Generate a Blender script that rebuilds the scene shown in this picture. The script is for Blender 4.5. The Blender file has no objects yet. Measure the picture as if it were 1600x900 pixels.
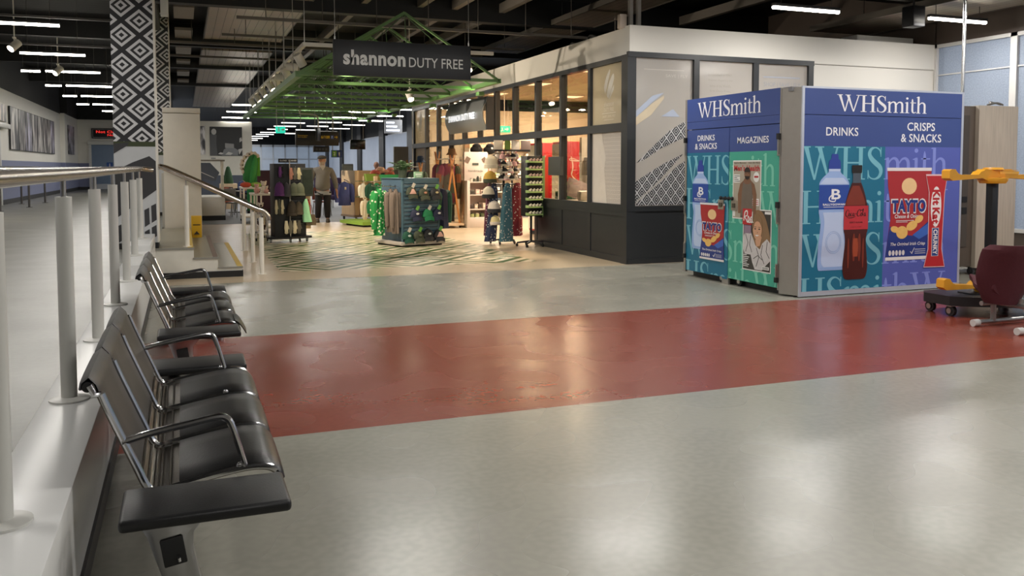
import bpy, bmesh, math, random
from mathutils import Vector, Matrix, Euler
random.seed(7)
PI = math.pi
SC = bpy.context.scene
COL = SC.collection

# ---------------------------------------------------------------- camera, world, exposure
cam_data = bpy.data.cameras.new('camera')
cam = bpy.data.objects.new('camera', cam_data)
COL.objects.link(cam)
cam_data.sensor_width = 36.0
cam_data.sensor_fit = 'HORIZONTAL'
cam_data.lens = 1345.0 / 1600.0 * 36.0
cam_data.shift_y = -110.0 / 1600.0
cam_data.clip_start = 0.05
cam_data.clip_end = 300
cam.location = (0, 0, 1.5)
cam.rotation_euler = (math.radians(90 - 3.319), 0, math.radians(-20.92))
SC.camera = cam
SC.view_settings.view_transform = 'Standard'
SC.view_settings.look = 'None'
SC.view_settings.exposure = 0.0
SC.view_settings.gamma = 1.0
SC.view_settings.use_curve_mapping = False
SC.cycles.use_denoising = True
SC.cycles.max_bounces = 7
SC.cycles.transparent_max_bounces = 12
SC.cycles.caustics_reflective = False
SC.cycles.caustics_refractive = False
SC.cycles.sample_clamp_indirect = 4.0
wd = bpy.data.worlds.new('overcast_sky')
SC.world = wd
wd.use_nodes = True
wd.node_tree.nodes['Background'].inputs[0].default_value = (0.64, 0.71, 0.82, 1)
wd.node_tree.nodes['Background'].inputs[1].default_value = 0.78
TUBE = 26.0          # strength of the fluorescent tubes
TUBE_W = 56.0       # watts of the light that each tube throws down
SPOT_W = 270.0        # watts of a track spot
SHOP_W = 170.0

# ---------------------------------------------------------------- mesh helpers
def rotz(a): return Matrix.Rotation(a, 4, 'Z')

class B:
    """Collects shapes into one mesh."""
    def __init__(s): s.v, s.f, s.m, s.mi, s.T = [], [], [], 0, None
    def add(s, vs, fs):
        o = len(s.v)
        if s.T is not None: vs = [s.T @ Vector(p) for p in vs]
        s.v += [tuple(p) for p in vs]
        s.f += [tuple(i + o for i in f) for f in fs]
        s.m += [s.mi] * len(fs)
        return s
    def bm(s, bm):
        bm.verts.index_update()
        vs = [v.co.copy() for v in bm.verts]
        fs = [[v.index for v in f.verts] for f in bm.faces]
        bm.free()
        return s.add(vs, fs)
    def box(s, c, d, bev=0, rz=0, seg=2, M=None):
        b = bmesh.new()
        bmesh.ops.create_cube(b, size=1)
        bmesh.ops.scale(b, vec=d, verts=b.verts)
        if bev: bmesh.ops.bevel(b, geom=b.edges[:], offset=bev, segments=seg, affect='EDGES', profile=0.5)
        X = Matrix.Translation(c) @ (M if M is not None else rotz(rz))
        bmesh.ops.transform(b, matrix=X, verts=b.verts)
        return s.bm(b)
    def bx(s, x0, x1, y0, y1, z0, z1, bev=0):
        return s.box(((x0+x1)/2, (y0+y1)/2, (z0+z1)/2), (abs(x1-x0), abs(y1-y0), abs(z1-z0)), bev)
    def bar(s, a, b, w, h=None, bev=0, up=(0, 0, 1)):
        """box-section bar from a to b"""
        a, b = Vector(a), Vector(b); d = b - a; h = h or w
        z = d.normalized(); u = Vector(up)
        if abs(z.dot(u)) > .99: u = Vector((1, 0, 0))
        x = u.cross(z).normalized(); y = z.cross(x)
        M = Matrix((x, y, z)).transposed().to_4x4()
        return s.box((a + b) / 2, (w, h, d.length), bev, M=M)
    def tube(s, pts, r, n=10, smooth=0, cap=True, flat=1.0):
        P = [Vector(p) for p in pts]
        R = list(r) if isinstance(r, (list, tuple)) else [r] * len(P)
        if smooth:
            Q, RR = [], []
            for i in range(len(P) - 1):
                p0, p1, p2, p3 = P[max(i-1, 0)], P[i], P[i+1], P[min(i+2, len(P)-1)]
                for k in range(smooth):
                    t = k / smooth
                    Q.append(.5*((2*p1)+(-p0+p2)*t+(2*p0-5*p1+4*p2-p3)*t*t+(-p0+3*p1-3*p2+p3)*t**3))
                    RR.append(R[i]*(1-t)+R[i+1]*t)
            Q.append(P[-1]); RR.append(R[-1]); P, R = Q, RR
        vs, fs = [], []
        prev = None
        for i, p in enumerate(P):
            t = (P[min(i+1, len(P)-1)] - P[max(i-1, 0)]).normalized()
            if prev is None:
                u = Vector((0, 0, 1)) if abs(t.z) < .9 else Vector((0, 1, 0))
                x = u.cross(t).normalized()
            else:
                x = (prev - t * prev.dot(t)).normalized()
            prev = x; y = t.cross(x)
            for k in range(n):
                a = 2*PI*k/n
                vs.append(p + x*math.cos(a)*R[i] + y*math.sin(a)*R[i]*flat)
        for i in range(len(P)-1):
            for k in range(n):
                fs.append((i*n+k, i*n+(k+1) % n, (i+1)*n+(k+1) % n, (i+1)*n+k))
        if cap:
            fs.append(tuple(range(n))[::-1]); fs.append(tuple((len(P)-1)*n+k for k in range(n)))
        return s.add(vs, fs)
    def cyl(s, a, b, r, r2=None, n=16): return s.tube([a, b], [r, r if r2 is None else r2], n)
    def ell(s, c, rad, n=14, M=None):
        b = bmesh.new()
        bmesh.ops.create_uvsphere(b, u_segments=n, v_segments=max(6, n*2//3), radius=1)
        if not hasattr(rad, '__len__'): rad = (rad,)*3
        bmesh.ops.scale(b, vec=rad, verts=b.verts)
        bmesh.ops.transform(b, matrix=Matrix.Translation(c) @ (M if M is not None else Matrix()), verts=b.verts)
        return s.bm(b)
    def lathe(s, prof, c=(0, 0, 0), n=20):
        vs, fs = [], []
        for r, z in prof:
            for k in range(n):
                a = 2*PI*k/n
                vs.append((c[0]+r*math.cos(a), c[1]+r*math.sin(a), c[2]+z))
        for i in range(len(prof)-1):
            for k in range(n):
                fs.append((i*n+k, i*n+(k+1) % n, (i+1)*n+(k+1) % n, (i+1)*n+k))
        fs.append(tuple(range(n))[::-1]); fs.append(tuple((len(prof)-1)*n+k for k in range(n)))
        return s.add(vs, fs)
    def prism(s, poly, o, ux, uy, d):
        """2-D outline in the plane (o,ux,uy), extruded by d along ux x uy"""
        o, ux, uy = Vector(o), Vector(ux), Vector(uy); nn = ux.cross(uy).normalized()*d
        n = len(poly)
        vs = [o+ux*x+uy*y for x, y in poly]+[o+ux*x+uy*y+nn for x, y in poly]
        fs = [tuple(range(n))[::-1], tuple(range(n, 2*n))]+[(i, (i+1) % n, n+(i+1) % n, n+i) for i in range(n)]
        return s.add(vs, fs)
    def grid(s, fn, nu, nv, th=0.0):
        """sheet fn(u,v)->point, u,v in 0..1; th = thickness"""
        P = [[Vector(fn(i/nu, j/nv)) for j in range(nv+1)] for i in range(nu+1)]
        vs = [p for row in P for p in row]
        W = nv+1
        fs = [(i*W+j, (i+1)*W+j, (i+1)*W+j+1, i*W+j+1) for i in range(nu) for j in range(nv)]
        if th:
            N = []
            for i in range(nu+1):
                for j in range(nv+1):
                    du = P[min(i+1, nu)][j]-P[max(i-1, 0)][j]; dv = P[i][min(j+1, nv)]-P[i][max(j-1, 0)]
                    c = du.cross(dv); N.append(c.normalized() if c.length > 1e-9 else Vector((0, 0, 1)))
            n = len(vs)
            vs = vs+[p-q*th for p, q in zip(vs, N)]
            fs = fs+[tuple(i+n for i in f)[::-1] for f in fs]
            rim = [i*W for i in range(nu+1)]+[nu*W+j for j in range(1, W)]+[i*W+nv for i in range(nu-1, -1, -1)]+[j for j in range(nv-1, 0, -1)]
            fs += [(rim[k], rim[k-1], rim[k-1]+n, rim[k]+n) for k in range(len(rim))]
        return s.add(vs, fs)
    def loft(s, rings, cap=True):
        n = len(rings[0]); vs = [p for r in rings for p in r]
        fs = [(i*n+k, i*n+(k+1) % n, (i+1)*n+(k+1) % n, (i+1)*n+k) for i in range(len(rings)-1) for k in range(n)]
        if cap: fs += [tuple(range(n))[::-1], tuple((len(rings)-1)*n+k for k in range(n))]
        return s.add(vs, fs)
    def build(s, name, mats, parent=None, loc=None, ang=35, fix=True):
        me = bpy.data.meshes.new(name)
        me.from_pydata([tuple(v) for v in s.v], [], s.f)
        for m in (mats if isinstance(mats, (list, tuple)) else [mats]): me.materials.append(m)
        me.polygons.foreach_set('material_index', s.m)
        me.polygons.foreach_set('use_smooth', [True]*len(s.f))
        me.set_sharp_from_angle(angle=math.radians(ang))
        if fix:
            b = bmesh.new(); b.from_mesh(me); bmesh.ops.recalc_face_normals(b, faces=b.faces); b.to_mesh(me); b.free()
        me.update()
        o = bpy.data.objects.new(name, me)
        COL.objects.link(o)
        if parent is not None: o.parent = parent
        if loc is not None: o.location = loc
        return o

def tag(o, label=None, cat=None, group=None, kind=None):
    if label: o['label'] = label
    if cat: o['category'] = cat
    if group: o['group'] = group
    if kind: o['kind'] = kind
    return o
def thing(name, label, cat, loc=(0, 0, 0), rz=0, group=None):
    o = bpy.data.objects.new(name, None); COL.objects.link(o)
    o.empty_display_size = .1
    o.location = loc; o.rotation_euler = (0, 0, rz)
    return tag(o, label, cat, group)
def struct(name, b, m): return tag(b.build(name, m), kind='structure')
def dup(o, parent=None, loc=None, rz=None, label=None):
    c = o.copy(); COL.objects.link(c)
    if parent is not None: c.parent = parent
    if loc is not None: c.location = loc
    if rz is not None: c.rotation_euler = (0, 0, rz)
    if label: c['label'] = label
    for ch in list(o.children): dup(ch, c)
    return c
ORD = ['nearest', 'second nearest', 'third nearest', 'fourth nearest', 'fifth nearest', 'sixth nearest', 'seventh nearest', 'eighth nearest', 'ninth nearest', 'tenth nearest', 'eleventh nearest', 'twelfth nearest', 'thirteenth nearest', 'fourteenth nearest', 'fifteenth nearest']

# ---------------------------------------------------------------- materials
def s2l(c):
    if isinstance(c, str):
        c = [int(c[i:i+2], 16)/255 for i in (0, 2, 4)]
    return tuple(x/12.92 if x <= .04045 else ((x+.055)/1.055)**2.4 for x in c)
def base_mat(name):
    m = bpy.data.materials.new(name); m.use_nodes = True
    return m, m.node_tree.nodes, m.node_tree.links, m.node_tree.nodes['Principled BSDF']
_mc = {}
def mat(hexc, rough=.5, metal=0.0, var=.06, scale=8.0, bump=0.0, bscale=60.0, spec=.5, stretch=None, name=None):
    """procedural principled material: a colour with soft noise in tone and an optional bump"""
    key = (hexc, rough, metal, var, scale, bump, bscale, spec, stretch)
    if key in _mc: return _mc[key]
    m, N, L, P = base_mat(name or 'surface_'+hexc)
    c = s2l(hexc)
    tc = N.new('ShaderNodeTexCoord'); src = tc.outputs['Object']
    if stretch:
        mp = N.new('ShaderNodeMapping'); mp.inputs['Scale'].default_value = stretch
        L.new(src, mp.inputs[0]); src = mp.outputs[0]
    nz = N.new('ShaderNodeTexNoise'); nz.inputs['Scale'].default_value = scale; nz.inputs['Detail'].default_value = 3
    L.new(src, nz.inputs['Vector'])
    mx = N.new('ShaderNodeMix'); mx.data_type = 'RGBA'
    mx.inputs['A'].default_value = tuple(max(0, x*(1-var)) for x in c)+(1,)
    mx.inputs['B'].default_value = tuple(min(1, x*(1+var)) for x in c)+(1,)
    L.new(nz.outputs['Fac'], mx.inputs['Factor']); L.new(mx.outputs['Result'], P.inputs['Base Color'])
    P.inputs['Roughness'].default_value = rough; P.inputs['Metallic'].default_value = metal
    P.inputs['Specular IOR Level'].default_value = spec
    if bump:
        n2 = N.new('ShaderNodeTexNoise'); n2.inputs['Scale'].default_value = bscale; n2.inputs['Detail'].default_value = 4
        L.new(src, n2.inputs['Vector'])
        bp = N.new('ShaderNodeBump'); bp.inputs['Strength'].default_value = bump; bp.inputs['Distance'].default_value = .01
        L.new(n2.outputs['Fac'], bp.inputs['Height']); L.new(bp.outputs[0], P.inputs['Normal'])
    _mc[key] = m
    return m
def emit(hexc, strength, name='lamp_glow'):
    key = ('e', hexc, strength)
    if key in _mc: return _mc[key]
    m, N, L, P = base_mat(name)
    P.inputs['Base Color'].default_value = s2l(hexc)+(1,)
    P.inputs['Emission Color'].default_value = s2l(hexc)+(1,)
    P.inputs['Emission Strength'].default_value = strength
    _mc[key] = m
    return m
def mathn(N, L, op, a, b=None):
    n = N.new('ShaderNodeMath'); n.operation = op
    for i, x in enumerate((a, b)):
        if x is None: continue
        if isinstance(x, (int, float)): n.inputs[i].default_value = x
        else: L.new(x, n.inputs[i])
    return n.outputs[0]
def glass(name, hexc='FFFFFF', alpha=.12, rough=.03):
    """thin pane: mostly see-through, with a sheen and a tint"""
    m, N, L, P = base_mat(name)
    P.inputs['Base Color'].default_value = s2l(hexc)+(1,)
    P.inputs['Roughness'].default_value = rough
    P.inputs['Alpha'].default_value = 1
    tr = N.new('ShaderNodeBsdfTransparent'); tr.inputs[0].default_value = s2l(hexc)+(1,)
    gl = N.new('ShaderNodeBsdfGlossy'); gl.inputs['Roughness'].default_value = rough
    mx = N.new('ShaderNodeMixShader'); fr = N.new('ShaderNodeLayerWeight'); fr.inputs[0].default_value = .5
    w = mathn(N, L, 'ADD', mathn(N, L, 'MULTIPLY', mathn(N, L, 'POWER', fr.outputs['Facing'], 4), .6), alpha)
    L.new(w, mx.inputs[0])
    L.new(tr.outputs[0], mx.inputs[1]); L.new(gl.outputs[0], mx.inputs[2])
    L.new(mx.outputs[0], N['Material Output'].inputs['Surface'])
    return m
def diamonds(name, axes, pu, pv, stops, rough=.45, ou=0, ov=0, bump=0):
    """nested diamonds on a staggered lattice; stops = [(pos, hex)] from the middle outwards"""
    m, N, L, P = base_mat(name)
    tc = N.new('ShaderNodeTexCoord'); sp = N.new('ShaderNodeSeparateXYZ'); L.new(tc.outputs['Object'], sp.inputs[0])
    u = mathn(N, L, 'DIVIDE', mathn(N, L, 'SUBTRACT', sp.outputs[axes[0]], ou), pu)
    v = mathn(N, L, 'DIVIDE', mathn(N, L, 'SUBTRACT', sp.outputs[axes[1]], ov), pv)
    a, b = mathn(N, L, 'ADD', u, v), mathn(N, L, 'SUBTRACT', u, v)
    def cell(x):
        f = mathn(N, L, 'FRACT', mathn(N, L, 'ADD', x, 100.5))
        return mathn(N, L, 'ABSOLUTE', mathn(N, L, 'SUBTRACT', f, .5))
    d = mathn(N, L, 'MULTIPLY', mathn(N, L, 'MAXIMUM', cell(a), cell(b)), 2)
    cr = N.new('ShaderNodeValToRGB'); cr.color_ramp.interpolation = 'CONSTANT'
    e = cr.color_ramp.elements
    while len(e) < len(stops): e.new(.5)
    for i, (p, h) in enumerate(stops): e[i].position = p; e[i].color = s2l(h)+(1,)
    L.new(d, cr.inputs[0])
    L.new(cr.outputs[0], P.inputs['Base Color'])
    P.inputs['Roughness'].default_value = rough
    return m

CHROME = mat('D2D2D4', .16, 1, .03)
STEEL = mat('B4B2AE', .3, 1, .05, 20, stretch=(1, 1, 1))
WHITE_METAL = mat('DEDED8', .35, 0, .02)
BLACK_METAL = mat('17171A', .45, .2, .05)
DARK_FRAME = mat('2F3135', .42, .1, .05)
LEATHER = mat('101011', .34, 0, .12, 14, .10, 140, .4)
RUBBER = mat('121213', .6, 0, .05)
WHITE_WALL = mat('E4E1D8', .6, 0, .02, 2)

# ---------------------------------------------------------------- lettering
def text_mesh(s, name, body, m, parent, o, ux, uy, w=None, h=None, depth=.002, bold=0.0, align='CENTER', shear=0.0, off=0.0, sx=None):
    """text centred on o in the plane (ux,uy); h = height of the letters, w = width"""
    cu = bpy.data.curves.new(name, 'FONT'); cu.body = body; cu.size = 1; cu.align_x = 'CENTER'; cu.offset = bold; cu.shear = shear; cu.space_character = 1.0+bold*2.2
    cu.resolution_u = 3
    t = bpy.data.objects.new(name, cu); COL.objects.link(t)
    dg = bpy.context.evaluated_depsgraph_get(); dg.update()
    me = bpy.data.meshes.new_from_object(t.evaluated_get(dg))
    vs = [v.co.copy() for v in me.vertices]; fs = [tuple(p.vertices) for p in me.polygons]
    bpy.data.objects.remove(t); bpy.data.curves.remove(cu); bpy.data.meshes.remove(me)
    x0, x1 = min(v.x for v in vs), max(v.x for v in vs); y0, y1 = min(v.y for v in vs), max(v.y for v in vs)
    k = (h/(y1-y0)) if h else w/(x1-x0)
    kx = (w/(x1-x0)) if w else k
    o, ux, uy = Vector(o), Vector(ux), Vector(uy); n = ux.cross(uy).normalized()
    b = s if s is not None else B()
    b.add([o+ux*((v.x-(x0+x1)/2)*kx)+uy*((v.y-(y0+y1)/2)*k)+n*(off+depth) for v in vs], fs)
    if s is None: return b.build(name, m, parent)

# serif capitals and small letters, as convex polygons on a unit cap height
def stroke(pts, ws):
    out = []
    n = len(pts); L_, R_ = [], []
    for i in range(n):
        a = pts[max(i-1, 0)]; c = pts[min(i+1, n-1)]
        dx, dy = c[0]-a[0], c[1]-a[1]; l = math.hypot(dx, dy) or 1
        w = ws[i]/2
        L_.append((pts[i][0]-dy/l*w, pts[i][1]+dx/l*w)); R_.append((pts[i][0]+dy/l*w, pts[i][1]-dx/l*w))
    for i in range(n-1): out.append([R_[i], R_[i+1], L_[i+1], L_[i]])
    return out
def rct(x0, y0, x1, y1): return [(x0, y0), (x1, y0), (x1, y1), (x0, y1)]
def serif(x, y, w, t=.035): return rct(x-w/2, y, x+w/2, y+t)
def cr(pts, k=6):
    out = []
    for i in range(len(pts)-1):
        p0, p1, p2, p3 = pts[max(i-1, 0)], pts[i], pts[i+1], pts[min(i+2, len(pts)-1)]
        for j in range(k):
            t = j/k
            out.append(tuple(.5*(2*p1[d]+(p2[d]-p0[d])*t+(2*p0[d]-5*p1[d]+4*p2[d]-p3[d])*t*t+(3*p1[d]-p0[d]-3*p2[d]+p3[d])*t**3) for d in range(len(p1))))
    out.append(pts[-1]); return out
def vstroke(p): q = cr(p); return stroke([(a[0], a[1]) for a in q], [a[2] for a in q])
TK, TN = .135, .05
def glyph(c):
    if c == 'W':
        g = [[(.06, 1), (.21, 1), (.46, 0), (.40, 0)], [(.40, 0), (.46, 0), (.68, .93), (.63, 1)],
             [(.50, 1), (.65, 1), (.93, 0), (.87, 0)], [(.87, 0), (.93, 0), (1.22, 1), (1.16, 1)],
             serif(.14, .965, .30), serif(.585, .965, .30), serif(1.18, .965, .26)]
        return g, 1.30
    if c == 'H':
        return [rct(.10, 0, .10+TK, 1), rct(.62, 0, .62+TK, 1), rct(.2, .49, .65, .54), serif(.167, 0, .32), serif(.167, .965, .32), serif(.687, 0, .32), serif(.687, .965, .32)], .86
    if c == 'S':
        p = [(.53, .74, .03), (.49, .90, .04), (.34, .985, .045), (.19, .93, .09), (.13, .78, .12), (.22, .62, .15), (.36, .50, .16), (.50, .38, .15), (.54, .23, .12), (.47, .08, .09), (.31, .015, .045), (.14, .08, .04), (.09, .27, .03)]
        return vstroke(p)+[rct(.515, .70, .545, .99), rct(.075, .02, .105, .29)], .64
    if c == 'm':
        g = [rct(.08, 0, .19, .66), serif(.135, 0, .25), [(.0, .62), (.08, .60), (.19, .68), (.12, .68)]]
        for x in (.12, .50):
            g += vstroke([(x+.05, .50, .04), (x+.14, .62, .06), (x+.26, .655, .08), (x+.355, .58, .11), (x+.38, .42, .115), (x+.38, .03, .11)])
            g += [serif(x+.38, 0, .24)]
        return g, 1.02
    if c == 'i':
        return [rct(.09, 0, .20, .66), serif(.145, 0, .26), [(.0, .62), (.09, .60), (.20, .68), (.13, .68)],
                [(.145+.07*math.cos(k*PI/5), .9+.07*math.sin(k*PI/5)) for k in range(10)]], .30
    if c == 't':
        return vstroke([(.15, .88, .03), (.155, .7, .10), (.155, .2, .11), (.19, .06, .09), (.28, .03, .05), (.38, .09, .03)])+[rct(.03, .62, .36, .665)], .38
    if c == 'h':
        return [rct(.08, 0, .19, 1.02), serif(.135, 0, .25), [(0, .97), (.08, .95), (.19, 1.04), (.12, 1.04)]] + \
            vstroke([(.17, .50, .04), (.27, .62, .06), (.38, .655, .08), (.48, .58, .11), (.505, .42, .115), (.505, .03, .11)])+[serif(.505, 0, .24)], .66
    return [], .5
def clip(poly, x0, y0, x1, y1):
    for ax, lim, sg in ((0, x0, 1), (0, x1, -1), (1, y0, 1), (1, y1, -1)):
        out = []
        for i in range(len(poly)):
            a, b = poly[i-1], poly[i]
            ia, ib = (a[ax]-lim)*sg >= 0, (b[ax]-lim)*sg >= 0
            if ia != ib:
                t = (lim-a[ax])/(b[ax]-a[ax])
                out.append((a[0]+(b[0]-a[0])*t, a[1]+(b[1]-a[1])*t))
            if ib: out.append(b)
        poly = out
        if len(poly) < 3: return []
    return poly
def serif_text(b, body, x, y, h, put, box=None, kx=1.0):
    """adds serif letters starting at (x,y), cap height h; put(poly) places one polygon"""
    for c in body:
        g, adv = glyph(c)
        for p in g:
            q = [(x+a*h*kx, y+d*h) for a, d in p]
            if box: q = clip(q, *box)
            if len(q) >= 3: put(b, q)
        x += adv*h*kx
    return x

# ================================================================ STRUCTURE
def vinyl(name, hexc, rough=.25):
    m, N, L, P = base_mat(name)
    tc = N.new('ShaderNodeTexCoord')
    n1 = N.new('ShaderNodeTexNoise'); n1.inputs['Scale'].default_value = 26; n1.inputs['Detail'].default_value = 0
    n2 = N.new('ShaderNodeTexNoise'); n2.inputs['Scale'].default_value = 2.4; n2.inputs['Detail'].default_value = 0
    n3 = N.new('ShaderNodeTexNoise'); n3.inputs['Scale'].default_value = 2.2; n3.inputs['Detail'].default_value = 0
    n4 = N.new('ShaderNodeTexNoise'); n4.inputs['Scale'].default_value = 1.1; n4.inputs['Detail'].default_value = 3
    for n in (n1, n3, n4): L.new(tc.outputs['Object'], n.inputs['Vector'])
    c = s2l(hexc)
    def tone(fac, lo, hi):
        r = N.new('ShaderNodeValToRGB'); e = r.color_ramp.elements; e[0].position = .3; e[1].position = .7
        e[0].color = (lo, lo, lo, 1); e[1].color = (hi, hi, hi, 1); L.new(fac, r.inputs[0]); return r.outputs[0]
    def mul(a, b):
        x = N.new('ShaderNodeMix'); x.data_type = 'RGBA'; x.blend_type = 'MULTIPLY'; x.inputs['Factor'].default_value = 1
        if isinstance(a, tuple): x.inputs['A'].default_value = a
        else: L.new(a, x.inputs['A'])
        L.new(b, x.inputs['B']); return x.outputs['Result']
    L.new(mul(mul(c+(1,), tone(n1.outputs['Fac'], .96, 1.04)), tone(n4.outputs['Fac'], .97, 1.03)), P.inputs['Base Color'])
    mr = N.new('ShaderNodeMapRange'); mr.inputs['To Min'].default_value = rough-.04; mr.inputs['To Max'].default_value = rough+.07
    L.new(n3.outputs['Fac'], mr.inputs[0]); L.new(mr.outputs[0], P.inputs['Roughness'])
    bp = N.new('ShaderNodeBump'); bp.inputs['Strength'].default_value = .05; bp.inputs['Distance'].default_value = .03
    mpb = N.new('ShaderNodeMapping'); mpb.inputs['Scale'].default_value = (.5, 2.2, 1); L.new(tc.outputs['Object'], mpb.inputs[0]); L.new(mpb.outputs[0], n2.inputs['Vector'])
    L.new(n2.outputs['Fac'], bp.inputs['Height']); L.new(bp.outputs[0], P.inputs['Normal'])
    return m
FLOOR_GREY = vinyl('floor_grey_vinyl', '939186')
FLOOR_RED = vinyl('floor_red_vinyl', '803B2D')
FLOOR_CREAM = vinyl('floor_cream_tile', 'B5A48A', .3)
FLOOR_FAR = vinyl('floor_far_carpet', '77787A', .6)
PATTERN_FLOOR = diamonds('floor_green_diamonds', (0, 1), 1.31, 1.37,
    [(0, '4E6838'), (.13, 'CFC2AA'), (.42, '3F5C2C'), (.61, 'CFC2AA'), (.86, '3F5C2C')], .32, 2.01, 13.42)
b = B()
def quad(b, x0, x1, y0, y1, z=0):
    b.add([(x0, y0, z), (x1, y0, z), (x1, y1, z), (x0, y1, z)], [(0, 1, 2, 3)])
b.mi = 0; quad(b, -.36, 12.7, -6, 4.88); quad(b, -.36, 12.7, 7.92, 11.72)
b.mi = 1; quad(b, -.36, 12.7, 4.88, 7.92)
b.mi = 2; quad(b, -.36, 1.3, 11.72, 24); quad(b, 1.3, 5.3, 11.72, 12.72); quad(b, 5.3, 12.7, 11.72, 24); quad(b, 1.3, 5.3, 20.5, 24)
b.mi = 3; quad(b, -.36, 12.7, 24, 78)
b.mi = 4; quad(b, 1.3, 5.3, 12.72, 20.5)
struct('floor', b, [FLOOR_GREY, FLOOR_RED, FLOOR_CREAM, FLOOR_FAR, PATTERN_FLOOR])
b = B(); b.bx(-5.4, -.612, -6, 47.2, -.1, .42)
b.bx(-.612, -.36, 12.4, 47.2, -.1, .42)
struct('floor_walkway', b, vinyl('walkway_vinyl', '74736A', .34))

# kerb with a white face and dark skirting along the raised walkway
b = B(); b.bx(-.612, -.36, -6, 12.4, -.05, .45, .006)
b.prism([(-.612, .45), (-.36, .45), (-.36, .55), (-.575, .55), (-.612, .50)], (0, 12.4, 0), (1, 0, 0), (0, 0, 1), 3.3)
b.bx(-.60, -.36, 10.6, 12.4, .5, .62, .004)
struct('trim_kerb', b, mat('DADAD8', .28, 0, .04, 2))
b = B(); b.bx(-.372, -.348, -6, 12.38, 0, .09)
struct('baseboard_kerb', b, mat('2A2A2D', .45))

# stairs up to the walkway
TREAD = mat('8C8672', .35, 0, .08, 40)
b = B()
b.mi = 0
b.bx(-.36, .12, 12.40, 16.42, 0, .40); b.bx(.12, .43, 12.40, 16.42, 0, .26); b.bx(.43, .745, 12.40, 16.42, 0, .125)
b.mi = 1
b.bx(-.36, .11, 12.39, 16.43, .40, .42); b.bx(.11, .425, 12.39, 16.43, .26, .28); b.bx(.425, .75, 12.39, 16.43, .125, .14)
b.mi = 2; b.bx(-.36, .13, 12.385, 12.40, .395, .422); b.bx(.12, .44, 12.385, 12.40, .255, .282); b.bx(.43, .755, 12.385, 12.40, .12, .142)
b.mi = 3; b.bx(.045, .115, 12.41, 16.42, .418, .4235); b.bx(.68, .75, 12.41, 16.42, .138, .1435)
b.mi = 4; b.bx(.365, .428, 12.41, 16.42, .278, .2835)
b.mi = 5; b.bx(-.362, .752, 12.384, 12.40, 0, .085); b.bx(.745, .757, 12.39, 16.43, 0, .085)
struct('floor_stairs', b, [mat('D9D6CC', .5), TREAD, mat('8A8880', .4), mat('C9A83F', .5), mat('6B5648', .5), mat('151516', .5)])

# ceiling deck, beams and bulkheads
def ribbed(name, hexc, pitch, axis, rough=.6, depth=.5, gaphex='050505', gap=.08, metal=0.0):
    m, N, L, P = base_mat(name)
    tc = N.new('ShaderNodeTexCoord'); sp = N.new('ShaderNodeSeparateXYZ'); L.new(tc.outputs['Object'], sp.inputs[0])
    f = mathn(N, L, 'FRACT', mathn(N, L, 'ADD', mathn(N, L, 'DIVIDE', sp.outputs[axis], pitch), 200))
    g = mathn(N, L, 'LESS_THAN', f, gap)
    mx = N.new('ShaderNodeMix'); mx.data_type = 'RGBA'
    mx.inputs['A'].default_value = s2l(hexc)+(1,); mx.inputs['B'].default_value = s2l(gaphex)+(1,)
    L.new(g, mx.inputs['Factor'])
    nz = N.new('ShaderNodeTexNoise'); nz.inputs['Scale'].default_value = 1.3; nz.inputs['Detail'].default_value = 4; L.new(tc.outputs['Object'], nz.inputs['Vector'])
    m2 = N.new('ShaderNodeMix'); m2.data_type = 'RGBA'; m2.blend_type = 'MULTIPLY'; m2.inputs['Factor'].default_value = .35
    L.new(mx.outputs['Result'], m2.inputs['A']); L.new(nz.outputs['Color'], m2.inputs['B'])
    L.new(m2.outputs['Result'], P.inputs['Base Color']); P.inputs['Roughness'].default_value = rough; P.inputs['Metallic'].default_value = metal
    bp = N.new('ShaderNodeBump'); bp.inputs['Strength'].default_value = depth; bp.inputs['Distance'].default_value = .02; bp.invert = True
    L.new(g, bp.inputs['Height']); L.new(bp.outputs[0], P.inputs['Normal'])
    return m
b = B(); b.bx(-6, 13, -6, 80, 4.95, 5.05)
struct('ceiling', b, ribbed('ceiling_deck', '0F0F10', .28, 1, .7, .6, '010101', .4))
BEAM = mat('111112', .55, 0, .1)
b = B()
for y, z0, z1, w in ((16.65, 4.42, 4.95, .25), (12.3, 4.5, 4.95, .2), (22.4, 4.5, 4.95, .2), (28, 4.5, 4.95, .25), (34, 4.5, 4.95, .25), (8, 4.5, 4.95, .2)):
    b.bx(-5.2, 12.6, y-w/2, y+w/2, z0, z1)
struct('trim_ceiling_beams', b, BEAM)
b = B()
for x in (3.3, 4.4, 5.1, 6.1, 10.3): b.bx(x-.06, x+.06, 8.5, 40, 4.62, 4.8)
struct('trim_ceiling_joists', b, mat('6B655E', .5, .2))
b = B(); b.bx(-.78, -.4, -6, 48, 4.55, 4.9)
struct('trim_column_beam', b, mat('3A3938', .6))

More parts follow.
